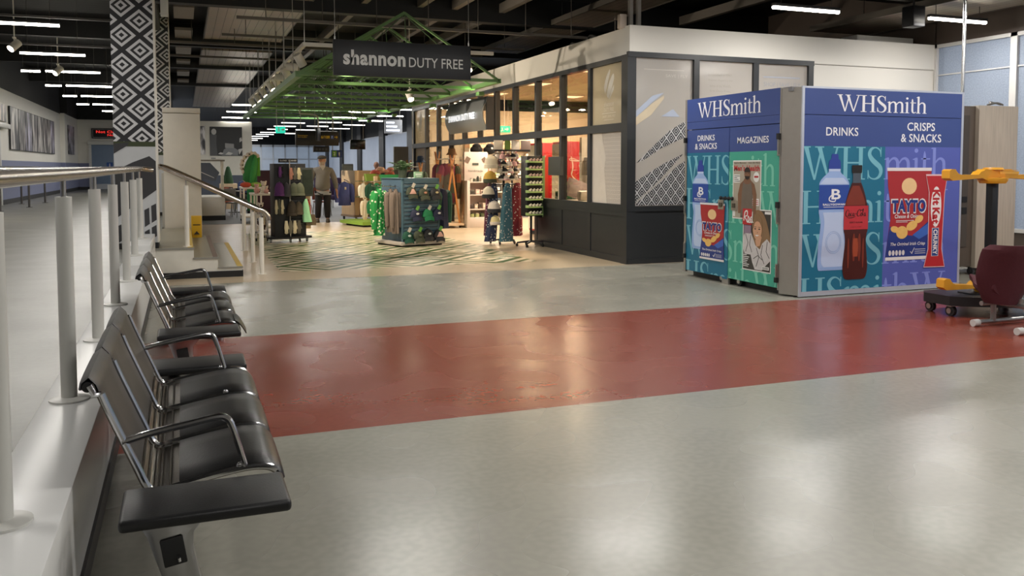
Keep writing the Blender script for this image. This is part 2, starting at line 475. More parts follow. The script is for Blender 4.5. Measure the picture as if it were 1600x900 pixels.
# left side: wall with dado, back wall of the walkway
b = B()
b.mi = 0; b.bx(-5.05, -4.9, -6, 41.8, 1.72, 3.82)
b.mi = 1; b.bx(-5.05, -4.895, -6, 41.8, .42, 1.72)
b.mi = 2; b.bx(-5.05, -4.885, -6, 41.79, .42, .56)
DADO = mat('7C82A0', .55); SKIRT = mat('17181B', .5); BLACKW = mat('0D0D0E', .7)
struct('wall_left', b, [WHITE_WALL, DADO, SKIRT])
b = B(); b.mi = 0; b.bx(-5.3, -4.72, 41.8, 41.95, 1.72, 3.85); b.bx(-4.9, -4.75, 41.9, 47.2, 1.72, 3.85)
b.mi = 1; b.bx(-5.3, -4.715, 41.795, 41.95, .42, 1.72); b.bx(-4.9, -4.745, 41.95, 47.2, .42, 1.72)
b.mi = 2; b.bx(-5.3, -4.7, 41.78, 41.95, .42, .56); b.bx(-4.9, -4.735, 41.95, 47.2, .42, .56)
struct('wall_corner', b, [WHITE_WALL, DADO, SKIRT])
b = B(); b.bx(-5.3, -4.88, -6, 41.8, 3.82, 4.95); b.bx(-5.3, -4.6, 41.8, 42, 3.85, 4.95); b.bx(-5.2, -4.73, 42, 47.2, 3.85, 4.95); b.bx(-5.0, -.4, 46.9, 47.1, 3.85, 4.95)
struct('trim_bulkhead', b, BLACKW)
b = B()
b.mi = 0; b.bx(-5, -.6, 47, 47.15, 1.72, 3.85)
b.mi = 1; b.bx(-5, -.6, 46.99, 47.15, .42, 1.72); b.mi = 2; b.bx(-5, -.6, 46.97, 47.15, .42, .56)
struct('wall_walkway_end', b, [WHITE_WALL, DADO, SKIRT])
# walls that close the hall out of view
b = B(); b.bx(-5.4, 12.9, -6.2, -6, 0, 5); struct('wall_back', b, mat('8D8A84', .7))
# picture wall in the middle distance, white low wall
b = B()
b.mi = 0; b.bx(.62, 3.06, 42, 42.25, 1.15, 3.63); b.mi = 1; b.bx(.62, 3.05, 41.99, 42.2, 0, 1.15)
struct('wall_pictures', b, [mat('CFCBBE', .6), mat('4A505C', .6)])
b = B(); b.mi = 0; b.bx(.44, 1.12, 26.0, 28.2, .12, .66, .01); b.mi = 1; b.bx(.45, 1.13, 25.99, 28.2, 0, .13)
struct('wall_low', b, [mat('DCD8CF', .55), SKIRT])
b = B(); b.bx(-.36, .62, 36, 36.2, 1.25, 3.7); b.bx(-.36, -.2, 17, 36, 0, 1.4); struct('wall_middle', b, mat('BFBBB0', .6))
# far right wall with window openings, end wall with glazed partition
b = B(); b.bx(11.4, 11.55, 25.2, 78, 3.45, 4.95); b.bx(11.4, 11.55, 25.2, 78, 0, .35); struct('wall_far_right', b, BLACKW)
b = B(); b.bx(-.6, 12.6, 78, 78.2, 3.5, 4.95); b.bx(-.6, 5.4, 78, 78.2, 0, 3.5); struct('wall_far', b, BLACKW)
b = B()
for y in (36.5, 43.5, 50.5, 57.5, 64.5, 71.5): b.bx(11.15, 11.42, y, y+1.3, 0, 4.9)
struct('trim_window_columns', b, mat('14151A', .5))
BLIND = mat('C3CEE0', .5, 0, .04)
def translucent(name, hexc, t=.75, scale=14, var=.3, clear=.0, rough=.2):
    m, N, L, P = base_mat(name)
    tc = N.new('ShaderNodeTexCoord'); nz = N.new('ShaderNodeTexNoise'); nz.inputs['Scale'].default_value = scale; nz.inputs['Detail'].default_value = 5
    L.new(tc.outputs['Object'], nz.inputs['Vector'])
    c = s2l(hexc); mx = N.new('ShaderNodeMix'); mx.data_type = 'RGBA'
    mx.inputs['A'].default_value = tuple(x*(1-var) for x in c)+(1,); mx.inputs['B'].default_value = tuple(min(1, x*(1+var)) for x in c)+(1,)
    L.new(nz.outputs['Fac'], mx.inputs['Factor'])
    tl = N.new('ShaderNodeBsdfTranslucent'); L.new(mx.outputs['Result'], tl.inputs[0]); L.new(mx.outputs['Result'], P.inputs['Base Color'])
    P.inputs['Roughness'].default_value = rough
    ms = N.new('ShaderNodeMixShader'); ms.inputs[0].default_value = t; L.new(P.outputs[0], ms.inputs[1]); L.new(tl.outputs[0], ms.inputs[2])
    out = ms.outputs[0]
    if clear:
        tr = N.new('ShaderNodeBsdfTransparent'); m2 = N.new('ShaderNodeMixShader'); m2.inputs[0].default_value = clear
        L.new(out, m2.inputs[1]); L.new(tr.outputs[0], m2.inputs[2]); out = m2.outputs[0]
    L.new(out, N['Material Output'].inputs['Surface'])
    return m
BLIND_T = translucent('blind_fabric', 'EEF1F6', .75, 3, .05)
wy = [(25.4, 36.4), (37.9, 43.4), (44.9, 50.4), (51.9, 57.4), (58.9, 64.4), (65.9, 71.4), (72.9, 77.9)]
WINFR = mat('C9CDD2', .4)
CLEAR = glass('window_glass', 'F0F3F6', .05)
for i, (y0, y1) in enumerate(wy):
    r = thing(f'window_{i+1}', None, None, (11.45, y0, .35)); r['kind'] = 'structure'
    f = B(); d = y1-y0
    f.bx(-.05, .05, 0, d, 0, .06); f.bx(-.05, .05, 0, d, 3.04, 3.1)
    k = max(2, int(d/1.8))
    for j in range(k+1): f.bx(-.05, .05, d*j/k-.03, d*j/k+.03, 0, 3.1)
    f.build('window_frame', WINFR, r)
    g = B(); g.bx(.03, .036, 0, d, .06, 3.04); g.build('pane', CLEAR, r)
    s = B(); n = int(d/.55)
    for j in range(n):
        y = (j+.5)*d/n
        s.box((-.16, y, 1.52), (.02, .36, 3.02), 0, rz=.35)
    tag(s.build('vertical_blind', BLIND_T, r), 'pale blue vertical blind slats')
r = thing('window_8', None, None, (5.4, 78, 0)); r['kind'] = 'structure'
f = B(); f.bx(0, 7.2, -.06, .06, 3.3, 3.5); f.bx(0, 7.2, -.05, .05, 2.2, 2.28); f.bx(0, 7.2, -.05, .05, 0, 1.0)
for j in range(8): f.bx(j*1.02-.05, j*1.02+.05, -.06, .06, 0, 3.5)
f.build('window_frame', mat('D5DADF', .4), r)
g = B(); g.bx(0, 7.2, .0, .006, .3, 3.3); g.build('pane', translucent('frosted_partition', 'E4E9EE', .7, 2, .08), r)

# right side: window wall
b = B()
b.bx(12.6, 12.8, -6, 11.8, 3.68, 4.95); b.bx(12.6, 12.8, -6, 11.8, 0, .45); b.bx(12.6, 12.8, 11.78, 25.2, 0, 4.95); b.bx(11.4, 12.8, 25.2, 25.4, 0, 4.95)
struct('wall_right', b, [mat('4B4039', .6)])
FROST = translucent('rain_glass', 'BCC5D2', .55, 45, .3, .3, .15)
ys = [11.78, 10.2, 8.6, 7.0, 5.4, 3.8, 2.2, .6, -1, -2.6, -4.2, -5.8]
for i in range(len(ys)-1):
    r = thing(f'window_{9+i}', None, None, (12.62, ys[i+1], .45)); r['kind'] = 'structure'
    d = ys[i]-ys[i+1]; f = B()
    f.bx(-.05, .06, 0, .07, 0, 3.23); f.bx(-.05, .06, d-.05, d, 0, 3.23); f.bx(-.05, .06, 0, d, 0, .06); f.bx(-.05, .06, 0, d, 3.17, 3.23)
    f.bx(-.02, .03, .05, d-.05, 2.68, 2.70)
    f.build('window_frame', mat('C7C5C2', .4), r)
    g = B(); g.bx(.0, .008, .06, d-.04, .05, 3.18); g.build('pane', FROST, r)

# door at the end of the walkway, door in the left wall
def door(name, x, y, w, h, face, hexc):
    r = thing(name, None, None, (x, y, .42), face); r['kind'] = 'structure'
    f = B(); f.bx(-w/2-.12, -w/2, -.06, .06, 0, h+.1); f.bx(w/2, w/2+.12, -.06, .06, 0, h+.1); f.bx(-w/2-.12, w/2+.12, -.06, .06, h, h+.12)
    f.build('door_frame', mat('D8D8D4', .5), r)
    p = B(); p.bx(-w/2, w/2, -.03, .03, 0.01, h, .008); p.build('door_panel', mat(hexc, .5), r)
    v = B(); v.bx(w*.06, w*.22, -.045, -.03, 1.25, 2.2); v.bx(w*.06, w*.22, -.045, -.03, .35, 1.05)
    v.build('vision_panel', mat('A59A80', .3), r)
    k = B(); k.bx(-w/2, w/2, -.04, -.03, .02, .28); k.build('kick_plate', mat('A3A8AE', .35, .6), r)
    hd = B(); hd.tube([(w*.02, -.03, 1.05), (w*.02, -.09, 1.05), (w*.02, -.09, 1.4), (w*.02, -.03, 1.4)], .015); hd.build('door_handle', STEEL, r)
    return r
door('door_1', -3.15, 46.93, 2.0, 2.2, 0, '7F93AC')
dr = door('door_2', -4.86, 26.9, 2.2, 2.15, PI/2, '8C949A')
b = B(); b.bx(-4.3, -1.7, 46.8, 46.95, 2.62, 2.80, .02); struct('trim_door_canopy', b, WHITE_METAL)
b = B(); b.bx(-4.88, -4.72, 24.8, 29.2, 2.64, 2.78, .02); struct('trim_door_head', b, WHITE_METAL)

# patterned columns
COLPAT = diamonds('column_diamonds', (0, 2), .437, .385,
    [(0, '26262A'), (.16, 'D4D4D6'), (.36, '29292D'), (.56, 'D4D4D6'), (.80, '2A2A2E')], .4, -.71, 3.62)
def column(name, x, y, w, lower):
    m = diamonds(name+'_pattern', (0, 2), .437, .385, [(0, '26262A'), (.16, 'D4D4D6'), (.36, '29292D'), (.56, 'D4D4D6'), (.80, '2A2A2E')], .4, -.71-x, 3.62)
    b = B(); b.T = Matrix.Translation((0, 0, 0))
    b.mi = 0; b.bx(0, w, 0, w, 1.84, 4.95)
    b.mi = 1; b.bx(0, w, 0, w, .5, 1.84)
    b.mi = 2; b.bx(0, w, -.002, w, 1.78, 1.845)
    b.mi = 3; b.bx(-.002, w+.002, -.002, w, .42, .5)
    b.mi = 5; b.bx(w-.01, w+.012, -.004, w, .5, 4.95)
    if lower:
        b.mi = 4
        def Q(*pts):
            b.prism([((px-95)/290*w, 1.5-(200+py/4.5-262)/1345*12.55) for px, py in pts], (0, 0, 0), (1, 0, 0), (0, 0, 1), .003)
        Q((96, 190), (96, 128), (200, 118), (190, 138))
        Q((98, 300), (220, 245), (335, 205), (382, 240), (384, 420), (104, 600))
        for k in range(6):
            x0 = 100+k*48; o = -26*k
            Q((x0, 655+o), (x0+34, 640+o), (x0+36, 745+o), (x0+2, 765+o))
            if 0 < k: Q((x0, 795+o), (x0+34, 778+o), (x0+36, min(835, 850+o)), (x0+2, min(840, 870+o)))
        b.mi = 6; Q((345, 642), (384, 622), (345, 634))
    o = b.build(name, [m, mat('C6C8CA', .4), mat('3B4427', .5), SKIRT, mat('37373A', .45), mat('E3DFD6', .4), mat('D5D5D5', .4)])
    o.location = (x, y, 0)
    return o
tag(column('patterned_column', -.84, 12.46, .52, True), 'tall column in black and white diamond pattern above a grey mosaic, beside the stairs', 'column')
tag(column('patterned_column', -.78, 20.9, .55, False), 'diamond patterned column further back, half hidden behind the white pillar', 'column')
b = B(); b.bx(-.31, .31, 16.44, 17.0, 0, 2.46, .004); b.bx(-.315, .315, 16.435, 17.0, 2.47, 2.56, .004)
tag(b.build('square_pillar', mat('E0D8C9', .55)), 'plain cream square pillar standing at the back of the stairs', 'pillar')

# ================================================================ RAILINGS
POST = mat('C9C8C2', .35, 0, .03)
RAILM = mat('B9AFA5', .22, 1, .05)
r = thing('walkway_railing', 'long steel handrail on thick white posts along the kerb of the raised walkway', 'railing', (-.5, 0, .45))
for i in range(-1, 7):
    y = 2.86+1.45*i
    z0 = 0 if y < 9 else (.10 if y < 10.6 else .17)
    px = -.022 if i == 0 else 0
    p = B(); p.cyl((px, y, z0), (px, y, .92), .034, n=20)
    po = p.build('post', POST, r)
    q = B(); q.cyl((px, y, .91), (px, y, 1.0), .012); q.build('pin', STEEL, po)
    c = B(); c.lathe([(.0, z0), (.085, z0), (.085, z0+.008), (.05, z0+.016), (0, z0+.016)], (px, y, 0), 24); c.build('base_flange', POST, po)
t = B(); t.tube([(0, -1.0, 1.02), (0, 4, 1.02), (0, 8, 1.03), (0, 11.3, 1.035), (.005, 11.66, 1.035), (.06, 11.83, 1.03), (.14, 11.9, 1.02)], .031, 14, smooth=4); t.build('handrail', RAILM, r)

r = thing('far_railing', 'thin steel railing across the far side of the walkway with slim dark posts', 'railing', (-3.95, 24, .42))
for x, y in ((-.3, .5), (.03, 2.6), (-.55, 5.2), (-.02, 5.9)):
    p = B(); p.cyl((x, y, 0), (x, y, 1.06), .028); p.lathe([(0, 0), (.08, 0), (.08, .01), (0, .012)], (x, y, 0), 14); p.build('post', mat('6E6A68', .35, .8), r)
t = B(); t.tube([(-.4, -1, 1.09), (0, 3, 1.09), (.15, 6, 1.08), (.9, 14, 1.08), (1.6, 19, 1.07)], .03, smooth=3); t.tube([(-.6, 1, 1.04), (-.55, 5.2, 1.04), (-.2, 9, 1.04)], .022); t.build('handrail', mat('5C5957', .3, .9), r)

def stair_rail(label, y, short):
    r = thing('stair_handrail', label, 'handrail', (0, y, 0))
    t = B()
    for dy in (0,):
        t.tube([(-.30, dy, 1.51), (-.15, dy, 1.46), (.9, dy, .95), (.99, dy, .915), (1.06, dy, .885), (1.11, dy, .82), (1.12, dy, .76)], .036, 12, smooth=4)
    t.build('handrail', RAILM, r)
    for x, z0, z1 in ((.04, .42, 1.26), (1.02, 0, .80)):
        if x < .1 and short: continue
        p = B(); p.cyl((x, 0, z0), (x, 0, z1), .032, n=16); po = p.build('post', mat('E2DDD2', .4), r)
        q = B(); q.cyl((x, 0, z1-.01), (x, 0, z1+(.11 if x < .1 else .10)), .01); q.build('pin', STEEL, po)
        c = B(); c.lathe([(0, z0), (.06, z0), (.06, z0+.008), (0, z0+.01)], (x, 0, 0)); c.build('base_flange', mat('E2DDD2', .4), po)
    if not short:
        k = B(); k.bx(-.345, -.30, -.03, .03, 1.47, 1.53); k.build('wall_bracket', STEEL, r)
stair_rail('sloping steel stair handrail fixed to the patterned column at the front edge of the stairs', 12.56, False)
stair_rail('middle of the three sloping stair handrails, down the centre of the stairs', 14.2, True)
stair_rail('rearmost of the three sloping stair handrails, by the cream pillar', 16.25, True)
r = thing('ramp_guard', 'cream guard frame with glazed blue-grey infill and top rail on the low white wall', 'guard rail', (.44, 26.0, .66))
p = B(); p.bx(.58, .66, 0, .08, 0, 1.02, .008); p.bx(-.1, .04, 0, .08, 0, 1.02, .008); p.build('post', mat('DCD5C8', .5), r)
p = B(); p.bx(-.12, .70, -.02, .1, 1.02, 1.07, .01); p.build('top_rail', mat('9B9388', .4), r)
p = B(); p.prism([(.04, .98), (.3, .98), (.55, .7), (.42, .45), (.04, .5)], (0, .05, 0), (1, 0, 0), (0, 0, 1), .02); p.build('infill_panel', mat('5B6270', .4), r)
p = B(); p.bar((.04, .03, .72), (.4, .03, .55), .02); p.build('mid_rail', mat('D8D8D8', .4), r)

# folded caution sign on the stairs
r = thing('caution_sign', 'yellow folding wet floor caution sign leaning by the pillar on the stairs', 'sign', (.21, 16.0, .28))
YEL = mat('E0B02A', .45)
for s, th in ((-1, .16), (1, -.10)):
    p = B(); p.box((0, s*.07, .19), (.17, .012, .38), .004, M=Matrix.Rotation(th, 4, 'X')); p.build('panel', YEL, r)
p = B(); p.prism([(-.05, .06), (.05, .06), (0, .12)], (0, -.10, 0), (1, 0, 0), (0, 0, 1), .006); p.bx(-.06, .06, -.09, -.08, .22, .235); p.build('warning_mark', mat('2A2218', .5), r)

# ================================================================ BEAM SEATING
PITCH = .524
def resample(pts, k=5): return cr(pts, k)
SHELL = resample([(-.288, .795), (-.262, .72), (-.222, .62), (-.172, .50), (-.140, .425), (-.105, .398), (-.05, .408), (.08, .432), (.19, .447), (.262, .44), (.298, .412)])
def band(b, prof, y0, y1, th, ny=4, crown=0.0):
    """sheet that follows the seat profile between y0 and y1, thickened upwards"""
    n = len(prof)-1
    def fn(u, v):
        i = min(int(u*n+1e-6), n-1); t = u*n-i
        x = prof[i][0]*(1-t)+prof[i+1][0]*t; z = prof[i][1]*(1-t)+prof[i+1][1]*t
        return (x, y0+(y1-y0)*v, z)
    b.grid(fn, n, ny, th)
def offset_prof(prof, d):
    out = []
    for i, p in enumerate(prof):
        a, c = prof[max(i-1, 0)], prof[min(i+1, len(prof)-1)]
        dx, dz = c[0]-a[0], c[1]-a[1]; l = math.hypot(dx, dz)
        out.append((p[0]-dz/l*d, p[1]+dx/l*d))
    return out
def seg(x0=None, x1=None, z0=None, lo=0, hi=None):
    hi = len(SHELL) if hi is None else hi
    return SHELL[lo:hi]
def make_bench():
    r = thing('beam_seating', '-', 'bench', (0, 2.72, 0))
    def pad(b, prof, y0, y1, th):
        up = offset_prof(prof, th*.85); e = .012
        rings = []
        # cross-sections along the profile: rounded rectangle, upper side at the offset profile
        for (x, z), (X, Z) in zip(prof, up):
            mx, mz = (x+X)/2, (z+Z)/2
            ring = [(x, y0+e, z), (mx, y0, mz), (X, y0+e*1.3, Z)]
            for k in (.3, .5, .7): ring.append((X+(X-x)*.12, y0+(y1-y0)*k, Z+(Z-z)*.12))
            ring += [(X, y1-e*1.3, Z), (mx, y1, mz), (x, y1-e, z)]
            rings.append(ring)
        b.loft(rings)
    iS = [i for i, p in enumerate(SHELL) if p[0] > -.035][0]
    iB = [i for i, p in enumerate(SHELL) if p[1] < .475][0]
    for k in range(3):
        y0 = .36+PITCH*k; y1 = y0+PITCH
        s = B()
        inner = SHELL[2:]
        band(s, SHELL, y0+.012, y1-.012, .006, 2)
        # raised ribs of the bare metal between seat and back
        for j in range(7):
            pr = SHELL[iB-1:iS+2]; q = pr[int(j*(len(pr)-1)/6)]
            s.tube([(q[0]+.004, y0+.03, q[1]+.006), (q[0]+.004, y1-.03, q[1]+.006)], .0045, 6)
        sh = s.build('seat_shell', mat('77726A', .3, 1, .08, 30, .25, 220), r)
        c = B()
        pr = SHELL[iS:]+[(.302, .392)]
        pad(c, pr, y0+.018, y1-.014, .022)
        tag(c.build('seat_cushion', LEATHER, r), None)
        c = B()
        curl = [(-.312, .752), (-.322, .772), (-.318, .793), (-.303, .808)]
        pad(c, [(q[0], q[1]) for q in curl[1:]]+SHELL[1:iB], y0+.012, y1-.016, .014)
        c.build('backrest', mat('242425', .42, 0, .12, 14, .10, 160), r)
        e = B(); e.cyl((-.305, y0+.006, .783), (-.305, y1-.006, .783), .017, n=12); e.build('top_roll', RUBBER, r)
    fp = offset_prof(SHELL, .012)[3:-3]
    for k in range(4):
        y = .36+PITCH*k
        f = B()
        f.tube([(x, y, z) for x, z in fp], .0115, 10, flat=1.0)
        f.tube([(-.300, y, .79), (-.285, y, .76), (fp[0][0], y, fp[0][1])], .010, 8)
        fo = f.build('side_frame', CHROME, r)
        c = B(); c.ell((.165, y, .468), (.012, .008, .012)); c.build('bolt_cap', CHROME, fo)
        if k in (0, 3):
            a = B()
            a.tube([(-.205, y, .592), (-.12, y, .612), (.0, y, .632), (.09, y, .646), (.122, y, .640), (.140, y, .612), (.165, y, .53), (.186, y, .452)], [.012, .012, .012, .012, .013, .012, .011, .010], 10, smooth=4)
            a.ell((.178, y, .458), (.022, .009, .009))
            a.build('armrest', CHROME, r)
    for y0 in (0.0, 2.02):
        t = B(); t.box((.05, y0+.14, .441), (.50, .285, .038), .014, seg=3); t.build('side_table', mat('181819', .4, 0, .12, 12, .08, 150, .4), r)
    bm_ = B(); bm_.bx(-.10, -.03, .13, 2.17, .33, .395, .01); bm_.build('beam', STEEL, r)
    for y in (.14, 2.16):
        l = B()
        # cast leg: wide head under the table, tapering shank, splayed feet
        rings = []
        for x, z, w, d in ((-.045, .42, .22, .10), (-.052, .395, .18, .10), (-.058, .36, .135, .09), (-.050, .30, .115, .085), (-.025, .20, .105, .08), (.0, .10, .10, .075), (.01, .055, .11, .07)):
            rings.append([(x-w/2, y-d/2+.01, z), (x-w/2+.02, y-d/2, z), (x+w/2-.02, y-d/2, z), (x+w/2, y-d/2+.01, z), (x+w/2, y+d/2-.01, z), (x+w/2-.02, y+d/2, z), (x-w/2+.02, y+d/2, z), (x-w/2, y+d/2-.01, z)])
        l.loft(rings)
        l.tube([(.0, y, .075), (.12, y, .045), (.25, y, .018)], [.04, .03, .02], 10); l.tube([(0, y, .075), (-.12, y, .045), (-.24, y, .018)], [.04, .03, .02], 10)
        l.cyl((.25, y, 0), (.25, y, .02), .028); l.cyl((-.24, y, 0), (-.24, y, .02), .028)
        lo = l.build('leg', mat('A9A9AA', .28, 1, .05), r)
        s = B(); s.T = Matrix.Translation((-.05, y-.047, .31)) @ Matrix.Rotation(-.16, 4, 'Y')
        s.bx(-.034, .034, -.004, .004, -.045, .045, .004); s.build('power_socket', RUBBER, lo)
        s2 = B(); s2.T = s.T; s2.cyl((.012, -.006, -.032), (.012, -.012, -.018), .006); s2.build('socket_screw', CHROME, lo)
    return r
bench = make_bench()
bench['label'] = 'front black leather three-seat bench, nearest the camera, with black pad tables'
bench2 = dup(bench, loc=(.03, 5.70, 0), label='rear black three-seat bench, whose closest seat has a loose torn leather flap')
# the loose cover on the first seat of the rear bench
f = B()
f.grid(lambda u, v: (.285+.075*u, .40+.30*v+.03*u, .462-.075*u*u-.01*math.sin(v*5+u*3)*u-.02*u*(1-v)), 8, 8, .006)
tag(f.build('torn_cover', LEATHER, bench2), 'curled torn flap of black leather')

# ================================================================ SHUTTERED KIOSK
BLUE = mat('374A86', .42, 0, .03, 3); BLUE_D = BLUE
TEAL = mat('156A88', .45, 0, .03, 3); TEAL_L = mat('72B2C2', .45, 0, .02); GREEN_P = mat('40A08A', .45, 0, .03, 3); GREEN_L = mat('76C4AC', .45, 0, .02)
PURP = mat('505CAA', .45, 0, .03, 3); PURP_L = mat('7D8AD2', .45, 0, .02)
ALU = mat('A19D96', .38, .6, .06, 12); WHITE_P = mat('E6E6EA', .45, 0, .01)
kiosk = thing('newsagent_kiosk', 'closed blue and teal newsagent kiosk with WHSmith headers, drinks and magazine pictures on its panels', 'kiosk', (6.52, 8.04, 0))
KT = rotz(0)
FU, FV, FO = Vector((1, 0, 0)), Vector((0, 0, 1)), Vector((.10, 0, 0))         # front: s runs right
LU, LV, LO = Vector((0, -1, 0)), Vector((0, 0, 1)), Vector((0, 2.28, 0))       # left side: s runs towards the camera
JIT = [0]
def kp(side):
    """placer of flat polygons on a side; off = distance from the panel face"""
    o, u, v = (FO, FU, FV) if side == 'F' else (LO, LU, LV)
    n = u.cross(v).normalized()
    def put(off, d=.0012):
        def place(b, poly):
            JIT[0] = (JIT[0]+1) % 8     # neighbouring shapes never share a plane
            b.prism(poly, o+n*(off+JIT[0]*4e-5), u, v, d)
        return place
    return put
def kquad(b, side, x0, x1, z0, z1, off, d=.0012): kp(side)(off, d)(b, rct(x0, z0, x1, z1))
def ktext(side, name, body, x, z, m, parent, w=None, h=None, off=.002, bold=0.0, shear=0, rot=0, b=None):
    o, u, v = (FO, FU, FV) if side == 'F' else (LO, LU, LV)
    n = u.cross(v).normalized()
    c = o+u*x+v*z+n*off
    if rot: u, v = (u*math.cos(rot)+v*math.sin(rot)), (v*math.cos(rot)-u*math.sin(rot))
    return text_mesh(b, name, body, m, parent, c, u, v, w, h, .0008, bold, shear=shear)
# carcass, top, plinth
b = B(); b.bx(.13, 2.52, .03, 2.26, .06, 2.40); b.bx(.03, 2.54, .1, 2.27, 2.38, 2.43)
b.build('carcass', mat('6F6F72', .5), kiosk)
b = B()
b.prism([(.0, .235), (.10, 0), (.14, .02), (.14, .25)], (0, 0, 0.02), (1, 0, 0), (0, 1, 0), 2.40); b.build('corner_post', ALU, kiosk)
b = B(); b.bx(.095, .125, -.008, .02, 0.01, 2.43); b.bx(2.525, 2.56, -.006, .03, 0.01, 2.43); b.bx(.125, 2.53, -.006, .02, .01, .065); b.bx(.1, 2.55, -.004, .03, 2.41, 2.432); b.bx(1.05, 1.053, -.009, 0, .01, .065)
b.build('edge_trim', mat('C4CAD6', .35, .5), kiosk)
b = B(); b.bx(-.005, .03, 2.24, 2.285, .06, 2.43); b.bx(-.004, .02, .24, .26, .06, 2.43); b.build('side_post', ALU, kiosk)
# front panel
fp_ = B(); fp_.mi = 0; fp_.bx(.125, 2.525, -.002, .02, 1.75, 2.105)
fp_.mi = 1; fp_.bx(.125, 1.325, -.002, .02, .065, 1.75); fp_.mi = 2; fp_.bx(1.325, 2.525, -.002, .02, .065, 1.75)
front = fp_.build('front_panel', [BLUE, TEAL, PURP], kiosk)
h_ = B(); h_.bx(.125, 2.525, -.004, .02, 2.112, 2.41); fh = tag(h_.build('header_sign', BLUE, kiosk), 'wide blue front header')
OFF = .0035
b = B(); serif_text(b, 'WHSmith', .49, 2.155, .195, kp('F')(.005), None, 1.36); b.build('lettering', WHITE_P, fh)
b = B(); ktext('F', 'x', 'DRINKS', .575, 1.92, None, None, .47, .098, OFF, .012, b=b)
ktext('F', 'x', 'CRISPS', 1.775, 1.995, None, None, .44, .10, OFF, .012, b=b); ktext('F', 'x', '& SNACKS', 1.78, 1.858, None, None, .64, .10, OFF, .012, b=b)
b.build('caption', WHITE_P, front)
rows = [(1.36, .385), (.85, .385), (.345, .385), (-.165, .385)]
words = ['WHSmith', 'HSmithW', 'WHSmith', 'HSmithW']
def bgrows(side, name, words, x0, rows, kx, box, m, parent):
    b = B()
    for w, (z, h) in zip(words, rows): serif_text(b, w, x0, z, h, kp(side)(.0022, .0006), box, kx)
    b.build(name, m, parent)
bgrows('F', 'background_lettering', ['WHSmith', 'HSmithW', 'WHSmith', 'HSmithW'], .0, rows, 1.12, (.026, .066, 1.223, 1.745), TEAL_L, front)
bgrows('F', 'background_lettering', ['WHSmith', 'HSmithW', 'WHSmith', 'HSmithW'], .0, rows, 1.12, (1.226, .066, 2.42, 1.745), PURP_L, front)

def sm(pts, k=5): return cr(pts+[pts[0]], k)[:-1] if False else cr(pts, k)
def sym(prof, cx, k=4):
    """symmetric outline from [(halfwidth, z)] top to bottom"""
    q = cr(prof, k)
    return [(cx-a, z) for a, z in q]+[(cx+a, z) for a, z in reversed(q)]
def water(side, parent, cx, z0, z1, hw):
    H_ = z1-z0; P_ = kp(side); b = B(); Z = lambda t: z0+H_*t
    b.mi = 0; P_(OFF)(b, sym([(hw*.40, Z(.875)), (hw*.42, Z(.84)), (hw*.75, Z(.80)), (hw*.98, Z(.755)), (hw, Z(.70)), (hw, Z(.52)), (hw*.95, Z(.47)), (hw*.86, Z(.42)), (hw*.9, Z(.33)), (hw*1.0, Z(.2)), (hw*1.03, Z(.06)), (hw*.98, Z(.01)), (hw*.9, Z(0))], cx))
    b.mi = 1; P_(OFF+.0012)(b, rct(cx-hw, Z(.525), cx+hw, Z(.735)))
    b.mi = 2; P_(OFF+.001)(b, sym([(hw*.20, Z(1)), (hw*.24, Z(.975)), (hw*.24, Z(.955)), (hw*.38, Z(.94)), (hw*.41, Z(.885)), (hw*.41, Z(.872))], cx, 2))
    b.mi = 3
    P_(OFF+.0012)(b, rct(cx-hw*.38, Z(.852), cx+hw*.38, Z(.872)))
    P_(OFF+.001)(b, sym([(hw*.6, Z(.795)), (hw*.9, Z(.75)), (hw*.9, Z(.742))], cx, 2))
    P_(OFF+.0008)(b, sym([(hw*.72, Z(.50)), (hw*.62, Z(.42)), (hw*.66, Z(.33)), (hw*.76, Z(.2)), (hw*.78, Z(.07)), (hw*.6, Z(.03))], cx))
    b.mi = 4
    P_(OFF+.001)(b, sym([(hw*.85, Z(.03)), (hw*.85, Z(.015)), (hw*.7, Z(.008))], cx, 2))
    b.mi = 5
    ktext(side, 'x', 'B', cx+hw*.12, Z(.655), None, None, hw*.62, H_*.088, OFF+.003, .02, b=b)
    for q in vstroke([(cx-hw*.02, Z(.66), .012), (cx-hw*.3, Z(.63), .014), (cx-hw*.30, Z(.60), .014), (cx+hw*.05, Z(.595), .012), (cx+hw*.08, Z(.63), .01)]): P_(OFF+.003)(b, q)
    ktext(side, 'x', 'BALLYGOWAN', cx, Z(.567), None, None, hw*1.5, H_*.018, OFF+.003, .03, b=b)
    P_(OFF+.003)(b, rct(cx-hw*.7, Z(.543), cx+hw*.7, Z(.547)))
    o = b.build('water_bottle_print', [mat('93AEDC', .45, 0, .08, 5), mat('27489A', .45), mat('2A3F94', .45), mat('B7C8E6', .45, 0, .06, 5), mat('8AA8D6', .45), WHITE_P], parent)
    # embossed ring on the lower body
    e = B()
    for rr in (.52, .44):
        ring = [(cx+hw*rr*math.cos(a), Z(.24)+hw*rr*1.15*math.sin(a), .005) for a in [k*2*PI/20 for k in range(21)]]
        for q in stroke([(p[0], p[1]) for p in ring], [p[2] for p in ring]): P_(OFF+.0025)(e, q)
    e.build('embossing', mat('8FABD6', .45), o)
water('F', front, .475-.0, .30, 1.66, .218)
